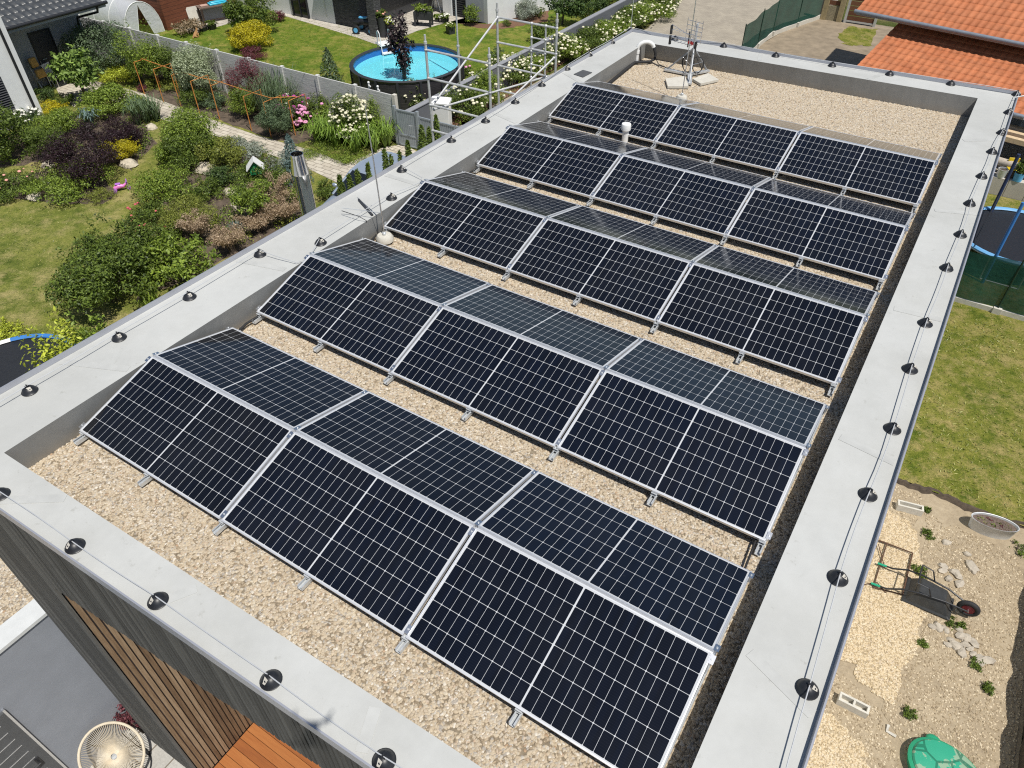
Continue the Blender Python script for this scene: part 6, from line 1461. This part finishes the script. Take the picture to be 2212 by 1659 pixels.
# ================================================================ right hand plots
struct('right_lawn', [(7.13, 10.28), (30, 10.35), (30, 17.80), (7.13, 17.80)], ZG+.06, M_['lawn_r'])
struct('back_lawn', [(7.13, 17.86), (30, 17.86), (30, 25.28), (6.6, 25.28), (6.6, 17.86)], ZG+.02, M_['lawn_r'])
t = NT('dry_clay_soil'); v = t.pos(); f = t.noise(v, 1.1, 6, .65); f2 = t.noise(v, 12, 5, .7)
vo = t.n('ShaderNodeTexVoronoi', feature='DISTANCE_TO_EDGE'); t.L(v, vo.inputs['Vector']); vo.inputs['Scale'].default_value = 2.1
cr = t.m('MULTIPLY', t.m('LESS_THAN', vo.outputs['Distance'], .012), t.m('GREATER_THAN', f, .60))
c = t.ramp(t.m('ADD', t.m('MULTIPLY', f, .55), t.m('MULTIPLY', f2, .45)), [(.3, (.24, .185, .12)), (.52, (.38, .305, .205)), (.72, (.46, .385, .27))])
c = t.mix(t.m('MULTIPLY', t.m('SUBTRACT', t.noise(v, .8, 6, .7), .5, clamp=True), 2.5, clamp=True), c, (.19, .145, .095)); t.base(t.mix(t.m('MULTIPLY', cr, .7), c, (.15, .11, .07))); t.set(.97); t.bump(f2, .7, .03); M_['clay'] = t.mat
struct('clay_yard', [(7.13, -14), (10.72, -14), (10.72, 10.30), (7.13, 10.30)], ZG+.001, M_['clay'])
m = MB(); pts = [(7.13, 10.27)] + [(7.13 + .09*k, 10.28 + .04*math.sin(k*.4) + rng.uniform(-.05, .05)) for k in range(1, 40)] + [(10.8, 10.3)]
V = []; 
for (x, y) in pts: V += [(x, y-.05-rng.uniform(0, .06), ZG+.004), (x, y-.02, ZG+.060+rng.uniform(0, .03)), (x, y+.03+rng.uniform(0, .04), ZG+.063)]
m.add(V, [(3*i+j, 3*i+3+j, 3*i+4+j, 3*i+1+j) for i in range(len(pts)-1) for j in range(2)]); o = m.build('lawn_edge', M_['soil']); o['kind'] = 'structure'
# raised lawn on the far right: a bank whose edge shades the strip beside it
m = MB(); V = []; ys = np.arange(-14, 10.4, .25)
for y in ys:
    j = rng.uniform(-.05, .05); V += [(10.72+j*.5, y, ZG), (10.70+j, y, ZG+.55), (10.80+j, y, ZG+.68), (11.3, y, ZG+.70)]
m.add(V, [(4*i+j, 4*i+4+j, 4*i+5+j, 4*i+1+j) for i in range(len(ys)-1) for j in (0, 1)], 1); m.add(V, [(4*i+2, 4*i+6, 4*i+7, 4*i+3) for i in range(len(ys)-1)], 0)
m.add([(11.3, -14, ZG+.70), (30, -14, ZG+.7), (30, 10.15, ZG+.7), (11.3, 10.15, ZG+.70)], [(0, 1, 2, 3)], 0)
o = m.build('lawn_bank', [M_['lawn_r'], M_['soil']], smooth=False); o['kind'] = 'structure'
YC = [(.0, (.36, .27, .15)), (.2, (.56, .43, .26)), (.45, (.66, .53, .34)), (.7, (.60, .48, .32)), (.85, (.72, .62, .45)), (1, (.50, .40, .29))]
def ring(pts, j=.10): return blob([np.array(p) for p in pts], 6, j)
t = NT('yard_gravel_bed'); v = t.pos(); t.base(t.ramp(t.noise(v, 26, 5, .7), [(.3, (.26, .195, .115)), (.7, (.48, .385, .245))])); t.set(.95); t.bump(t.noise(v, 40, 3), .6, .02)
gravel('yard_gravel', [ring([(7.25, 9.35), (8.3, 9.2), (8.75, 8.6), (9.0, 7.6), (8.95, 6.2), (8.8, 5.15), (8.2, 5.5), (7.25, 5.8)], .07), ring([(7.25, 4.85), (8.0, 4.45), (8.7, 4.2), (9.05, 3.6), (9.0, 2.5), (8.6, .5), (7.25, .5)], .07)], ZG+.012, 2300, .036, YC, 'yellowish gravel strewn over the clay yard beside the house', 8, t.mat)
gravel('yard_stones', [[(8.6, 9.7), (10.3, 9.5), (10.65, 8.4), (10.65, 4.6), (9.4, 4.4), (8.75, 5.0), (8.75, 9.2)], [(7.2, 10.1), (8.5, 10.1), (8.5, 9.21), (7.2, 9.4)], [(7.2, 5.7), (8.7, 5.0), (9.2, 4.3), (9.0, 2), (7.2, 4.9)]], ZG+.006, 620, .034, [(.0, (.24, .18, .11)), (.4, (.42, .33, .21)), (.75, (.55, .45, .31)), (1, (.68, .58, .42))], 'scattered pebbles on the bare clay near the raised lawn', 12, M_['clay'], .7)
def rockpile(lst, label, sz, name='rubble'):
    for k, q in enumerate(lst):
        b = gp(q); t = MB(); s_ = sz*rng.uniform(.7, 1.3); t.ball((0, 0, 0), (s_, s_*.7, s_*.42), 7, 5); V = np.concatenate(t.v); V *= 1 + rng.normal(size=(len(V), 1))*.14
        a = rng.uniform(0, PI); R = np.array([[math.cos(a), -math.sin(a), 0], [math.sin(a), math.cos(a), 0], [0, 0, 1]]); t.v = [V @ R.T + np.array([b[0], b[1], ZG + s_*.25])]
        props(t.build(name, M_['rubble'], ang=20), label, 'stone', 'pale rubble stones lying loose on the clay yard')
M_['rubble'] = plain('pale_rubble', (.42, .37, .30), .95, var=.2, scale=12, bump=.4)
rockpile([b1(1270, 820), b1(1230, 1080), b1(1220, 1130), b1(1360, 1150), b1(1400, 1190), b1(1410, 1280), b1(1290, 1220), b1(1550, 1090), b1(1570, 1140), b1(1500, 950)], 'pale rubble stone lying on the clay between wheelbarrow and metal tub', .11)
rockpile([b2(1340, 80), b2(1400, 85), b2(1470, 110), b2(1520, 210), b2(1490, 250), b2(1560, 260), b2(1610, 170), b2(1650, 250), b2(1690, 200), b2(1730, 230), b2(1700, 290), b2(1620, 320), b2(1790, 400), b2(1850, 400), b2(1730, 340), b2(1600, 110), b2(1660, 190)], 'pale rubble stone in the heap below the wheelbarrow wheel', .10)
def weed(q, w_, h, label): b = gp(q); plant_at(b, w_*.8, h*.6, 'green', label, 'weed', name='weed', style='shrub', leaf=.05, dens=.13, group='green weeds on the clay yard')
for q, w_, h, lb in [(b1(1050, 730), .30, .10, 'leafy weed on the gravel below the far concrete block'), (b1(970, 1150), .36, .14, 'bluish weed beside the rusty frame'), (b1(1050, 460), .14, .08, 'small weed at the end of the far concrete block'), (b2(1130, 910), .24, .16, 'star shaped weed near the cracked clay'), (b2(1250, 240), .18, .08, 'weed left of the rubble heap'), (b2(1760, 440), .28, .12, 'weed right below the rubble heap'), (b2(1860, 670), .26, .14, 'weed beside the shaded bank'), (b1(2080, 900), .45, .14, 'broad weed patch below the metal tub at the bank'), (b2(1560, 60), .34, .10, 'weed under the wheelbarrow wheel')]: weed(q, w_, h, lb)
# wheelbarrow
A = gp(b1(640, 1250)); B = gp(b1(1390, 1590)); d = (B-A)[:2]; ang = math.atan2(d[1], d[0])
wb = thing('wheelbarrow', 'black wheelbarrow with green grips and a red hubbed wheel lying upside down in the yard', 'wheelbarrow', (gp(b1(1030, 1440))[0], gp(b1(1030, 1440))[1], ZG), ang); wb.scale = (.86, .86, .86)
m = MB()                                               # tray, upside down
def ringr(lx0, lx1, hw0, hw1, z, n=6):
    return [(lx0, -hw0, z), (lx0, hw0, z), (lx1, hw1, z), (lx1, -hw1, z)]
Vt = ringr(-.42, .52, .34, .30, .05) + ringr(-.36, .46, .31, .27, .09) + ringr(-.20, .30, .22, .17, .36)
m.add(Vt, [(0, 1, 5, 4), (1, 2, 6, 5), (2, 3, 7, 6), (3, 0, 4, 7), (4, 5, 9, 8), (5, 6, 10, 9), (6, 7, 11, 10), (7, 4, 8, 11), (8, 9, 10, 11)]); m.build('tray', plain('black_tray', (.035, .036, .036), .5, var=.25, scale=8), wb, world=False, smooth=False, bevel=.02)
for s_ in (-1, 1):
    m = MB(); m.tube([(-1.02, s_*.30, .10), (-.75, s_*.30, .14), (-.5, s_*.28, .32), (-.2, s_*.25, .39), (.3, s_*.18, .40), (.74, s_*.09, .30)], .019, 8); m.build('handle', M_['black'], wb, world=False)
    m = MB(); m.tube([(-1.06, s_*.30, .095), (-.88, s_*.30, .12)], .026, 10); m.build('grip', plain('green_rubber', (.01, .32, .18), .5), wb, world=False)
    m = MB(); m.tube([(-.28, s_*.24, .40), (-.32, s_*.26, .68), (-.1, s_*.24, .66), (.02, s_*.22, .40)], .015, 6); m.build('leg', M_['black'], wb, world=False)
m = MB(); m.tube([(-.32, -.26, .68), (-.32, .26, .68)], .014, 6); m.build('cross_brace', M_['black'], wb, world=False)
m = MB(); c = np.array([.74, 0, .30]); m.tube([c + [0, 0, 0] + np.array([.165*math.cos(a), 0, .165*math.sin(a)]) for a in np.linspace(0, 2*PI, 25)[:-1]], .052, 10, close=True); wl = m.build('wheel', M_['rubber'], wb, world=False)
m = MB(); m.tube([c + [0, -.035, 0], c + [0, .035, 0]], .118, 20); m.build('hub', plain('red_hub', (.16, .012, .02), .55), wl, world=False)
m = MB(); m.tube([c + [0, -.10, 0], c + [0, .10, 0]], .02, 8); m.build('axle', M_['alu'], wb, world=False)
# rusty frame lying on the gravel
P4 = [gp(b1(*q), ZG+.04) for q in ((512, 798), (890, 940), (785, 1390), (458, 1310))]
t = thing('rusty_frame', 'rusty rectangular steel frame leaning beside the wheelbarrow handles', 'frame', (*P4[0][:2], ZG))
z_ = np.array([0, 0, .03]); m = MB(); m.tube([P4[0]+z_, P4[1]+z_, P4[2], P4[3]], .016, 8); m.build('outer_tube', M_['rust'], t)
m = MB(); a = P4[0] + (P4[1]-P4[0])*.25 + z_; b = P4[3]; m.tube([a, b], .012, 6); m.tube([P4[0]+[.02, -.1, .03], P4[3]+[.1, .5, .03]], .008, 6); m.build('inner_rod', M_['rust'], t)
m = MB(); e = gp(b1(355, 1280), ZG+.05); m.tube([e, gp(b1(500, 1255), ZG+.06), gp(b1(600, 1370), ZG+.03)], .010, 6); m.build('bent_rod', M_['rust'], t)
# zinc tub planter
q = (gp(b1(1570, 625)) + gp(b1(2035, 720)))/2; q = gp(b1(1800, 640), ZG+.15)
t = thing('zinc_tub', 'oval zinc tub planted with small green lettuces at the lawn edge', 'tub', (q[0]-.03, q[1], ZG), .16); t.scale = (.86, .86, .80)
m = MB(); m.lathe([(.44, 0), (.485, .34), (.495, .345), (.495, .365), (.475, .36), (.455, .29)], (0, 0, 0), n=40, sx=1, sy=.44); m.build('tub', plain('zinc', (.60, .62, .63), .5, .25, var=.12, scale=6), t, world=False, ang=50)
m = MB(); m.lathe([(.458, .305), (.0, .318)], (0, 0, 0), n=32, sx=1, sy=.44); m.build('soil', plain('tub_soil', (.13, .095, .075), .98, var=.4, scale=30, bump=.8), t, world=False)
for k, (x, y) in enumerate(((-.34, .03), (-.22, -.07), (-.12, .06), (-.05, -.08), (.10, .05), (.16, -.08), (.27, .04), (.33, -.06))):
    c = np.array(OM[t] @ Vector((x*.86, y*.86, .27))); Pp, N = crown_points(c, (.075, .075, .05), 1, .05); V, F = leaf_quads(Pp[:160], N[:160], .05); mesh_np('lettuce', V, F, LEAF[('bright', 'olive', 'crimson')[k % 3]], t)
# concrete blocks
def block(a, b_, holes, label, w_=.16, h=.17):
    A, B = gp(a), gp(b_); d = (B-A)[:2]; L = np.linalg.norm(d); ang = math.atan2(d[1], d[0])
    t = thing('concrete_block', label, 'block', (A[0], A[1], ZG), ang)
    m = MB(); wt = .035; xs_ = [0] + [L*k/holes for k in range(1, holes)] + [L]
    m.box((0, 0, 0), (L, wt, h)); m.box((0, w_-wt, 0), (L, w_, h))
    for k, x in enumerate(xs_):
        x0 = min(max(x-wt/2, 0), L-wt); m.box((x0+.001, wt+.0005, 0), (x0+wt-.001, w_-wt-.0005, h-.001))
    m.box((wt, wt, 0), (L-wt, w_-wt, .05)); m.build('shell', M_['slab'], t, world=False, smooth=False); return t
block(b1(705, 455), b1(990, 528), 1, 'pale hollow concrete block on the gravel, one long trough, nearer the lawn')
block(b2(435, 808), b2(715, 950), 2, 'pale hollow concrete block with two cells near the cracked clay')
q0, q1, q2 = gp(b2(930, 1010)), gp(b2(915, 1070)), gp(b2(1000, 1118))
m = MB(); m.tube([q0+[0, 0, .02], q1+[0, 0, .02], q2+[0, 0, .02]], .03, 4); props(m.build('broken_edging', M_['conc'], smooth=False), 'small broken L shaped concrete edging in the cracked clay', 'edging')
# green sandpit lid
cq = gp(b2(1475, 1480), ZG+.1); t = thing('sandpit', 'green plastic sandpit with a domed shell patterned lid at the bottom edge of the yard', 'sandpit', (cq[0], cq[1], ZG), -.35)
t2 = NT('green_lid'); v = t2.coord(); vo = t2.n('ShaderNodeTexVoronoi', feature='DISTANCE_TO_EDGE'); t2.L(v, vo.inputs['Vector']); vo.inputs['Scale'].default_value = 2.3
ed = t2.m('LESS_THAN', vo.outputs['Distance'], .035); dust = t2.noise(v, 3, 5, .6)
c = t2.mix(t2.m('MULTIPLY', t2.m('GREATER_THAN', dust, .52), .55), (.035, .33, .20), (.42, .42, .30)); t2.base(t2.mix(t2.m('MULTIPLY', ed, .75), c, (.008, .12, .065))); t2.set(.45); t2.bump(vo.outputs['Distance'], .6, .03)
M_['lid'] = t2.mat; M_['lidrim'] = plain('green_plastic', (.018, .30, .155), .45, var=.1)
m = MB(); m.lathe([(.50, 0), (.54, .16), (.50, .19), (.46, .20)], (0, 0, 0), n=40, sx=1.08, sy=.86); m.build('basin', M_['lidrim'], t, world=False, ang=50)
m = MB(); m.lathe([(.50, .201), (.48, .235), (.36, .262), (.18, .275), (0, .28)], (0, 0, 0), n=40, sx=1.06, sy=.84); m.build('lid', M_['lid'], t, world=False)
for a in (.75, 2.3):
    m = MB(); m.ball((.52*math.cos(a)*1.08, .52*math.sin(a)*.86, .10), (.13, .10, .06), 12, 8); m.build('corner_seat', M_['lidrim'], t, world=False)
# green screen fence and trampoline on the right
screen_fence('dark green mesh fence on concrete base boards between the right lawn and the trampoline', [(6.3, 17.83), (9.0, 17.83), (11.5, 17.83), (14, 17.83)], 1.66)
tr = trampoline((8.95, 21.05), 1.72, 'round trampoline with light blue pad and padded poles behind the green mesh fence', plain('light_blue_pad', (.16, .40, .68), .45, var=.1), .80, white=False)
M_['navy'] = plain('dark_blue_foam', (.02, .035, .09), .7)
for (qb, qt, mt, rr_) in ((c8(650, 1110), c8(865, 630), 'bluepad', .045), (c8(628, 700), c8(845, 222), 'navy', .05)):
    b = gp(qb, ZG+.8); zt = hz(b, qt[1]); m = MB(); m.tube([(b[0], b[1], ZG+.02), (b[0], b[1], zt)], rr_, 12); m.build('net_pole', M_[mt], tr)
b = gp(c8(628, 700), ZG+.8); m = MB(); e = gp(c8(485, 1000), ZG+.85)
m.tube([(b[0], b[1], ZG+1.35), tuple(e)], .012, 6); m.tube([(b[0], b[1], ZG+1.2), tuple(gp(c8(500, 930), ZG+.85))], .010, 6); m.build('safety_net_cord', M_['black'], tr)

# ================================================================ lower left: garage wing, paving and string chair
ga = thing('garage_wing', 'low grey garage wing with gravel roof, pale parapet and dark side door', 'garage', (-4, -4, ZG))
gx, gz = -1.39, -3.13
m = MB(); m.box((-9, -9, ZG), (gx, -.3, gz-.06)); m.build('wall', M_['render_g'], ga, smooth=False)
pin = onx(b3(240, 372), -1.39); pw = abs(gp(b3(300, 420), gz)[0] - gp(b3(240, 372), gz)[0]) + .05; pw = .30
m = MB(); m.box((gx-pw, -9.03, gz-.055), (gx+.03, -.35, gz)); m.box((-9, -.65, gz-.055), (gx-pw-.001, -.35, gz)); m.build('parapet_cap', plain('light_cap', (.60, .61, .60), .6, var=.05), ga, smooth=False)
m = MB(); m.box((gx-pw-.02, -9, gz-.45), (gx-pw-.001, -.66, gz-.056)); m.build('parapet_upstand', M_['upstand'], ga, smooth=False)
t = NT('garage_gravel_bed'); v = t.pos(); t.base(t.ramp(t.noise(v, 30, 4), [(.3, (.16, .13, .10)), (.7, (.36, .31, .25))])); t.set(.95)
gravel('garage_gravel', [[(-5, -6), (gx-pw-.03, -6), (gx-pw-.03, -.7), (-5, -.7)]], gz-.03, 2200, .040, GC, 'beige gravel on the low garage roof at the left edge', 21, t.mat)
dr0 = onx(b3(40, 1195), gx); dr1 = onx(b3(430, 1640), gx); yd = (dr0[1]+dr1[1])/2
m = MB(); m.box((gx+.002, yd-1.1, ZG+.02), (gx+.045, yd, dr0[2])); dd = m.build('side_door', plain('door_grey', (.085, .088, .092), .5), ga, smooth=False)
m = MB(); z = ZG+.25
while z < dr0[2]-.1: m.box((gx+.046, yd-1.05, z), (gx+.050, yd-.12, z+.010)); z += .20
m.build('groove_line', M_['alu'], dd, smooth=False)
m = MB(); hq = onx(b3(190, 1480), gx+.06); m.box((gx+.046, yd-.16, ZG+1.0), (gx+.058, yd-.10, ZG+1.22)); m.tube([(gx+.06, yd-.13, ZG+1.14), (gx+.11, yd-.13, ZG+1.14), (gx+.11, yd-.30, ZG+1.14)], .013, 8); m.build('handle', M_['black'], dd)
m = MB(); m.box((gx+.001, yd+.001, ZG+.02), (gx+.035, yd+.03, dr0[2]+.03)); m.build('door_trim', M_['alu'], ga, smooth=False)
struct('courtyard_paving', [(-1.4, -12), (9, -12), (9, -1.3), (-1.4, -1.3)], ZG+.006, pavemat('grey_courtyard_pavers', (.46, .45, .42), (.52, .51, .48), .4, .4, 0))
# string chair
cc_ = gp(b3(790, 1500), ZG+.62); cc_[0] = max(cc_[0], gx+.52); cc_[1] += .02
t = thing('string_chair', 'round cream string chair with a black tube base standing on the courtyard paving', 'chair', (cc_[0], cc_[1], ZG), .35)
M_['cream'] = plain('cream_cord', (.62, .54, .41), .7, var=.08)
dv = Vector((CAM[0]-cc_[0], CAM[1]-cc_[1], 0)); face = math.atan2(dv.y, dv.x) - .35
nrm = Vector((math.cos(face)*.55, math.sin(face)*.55, .83)).normalized(); u_ = Vector((-math.sin(face), math.cos(face), 0)); w_ = nrm.cross(u_)
C0 = Vector((0, 0, .62)); hub = C0 - nrm*.30 - w_*.05
rp = lambda a, k=1: C0 + (u_*math.cos(a)*.40 + w_*math.sin(a)*.47)*k
m = MB(); m.tube([rp(a) for a in np.linspace(0, 2*PI, 41)[:-1]], .020, 8, close=True); m.build('rim', M_['cream'], t, world=False)
m = MB()
for k in range(100):
    a = 2*PI*k/100; p = rp(a); mid = (p + hub)/2 - nrm*.10; m.tube([p, mid, hub + (p-hub)*.10], .0042, 4, caps=False)
so_ = m.build('string_seat', M_['cream'], t, world=False)
m = MB(); m.lathe([(.05, -.01), (.05, .012), (0, .015)], tuple(hub), n=14); m.build('hub_ring', M_['galv'], t, world=False)
m = MB(); m.tube([(.36*math.cos(a), .36*math.sin(a), .02) for a in np.linspace(0, 2*PI, 33)[:-1]], .012, 6, close=True)
for k in range(4):
    a = PI/4 + k*PI/2; m.tube([(.36*math.cos(a), .36*math.sin(a), .02), tuple(rp(a + face, .72) - nrm*.22)], .012, 6)
m.build('base_frame', M_['black'], t, world=False)
q = gp(b3(880, 1260)); plant_at((gx+.22, -1.62, ZG), .42, .75, 'crimson', 'small crimson leaved plant in the corner behind the string chair', 'shrub', leaf=.07)
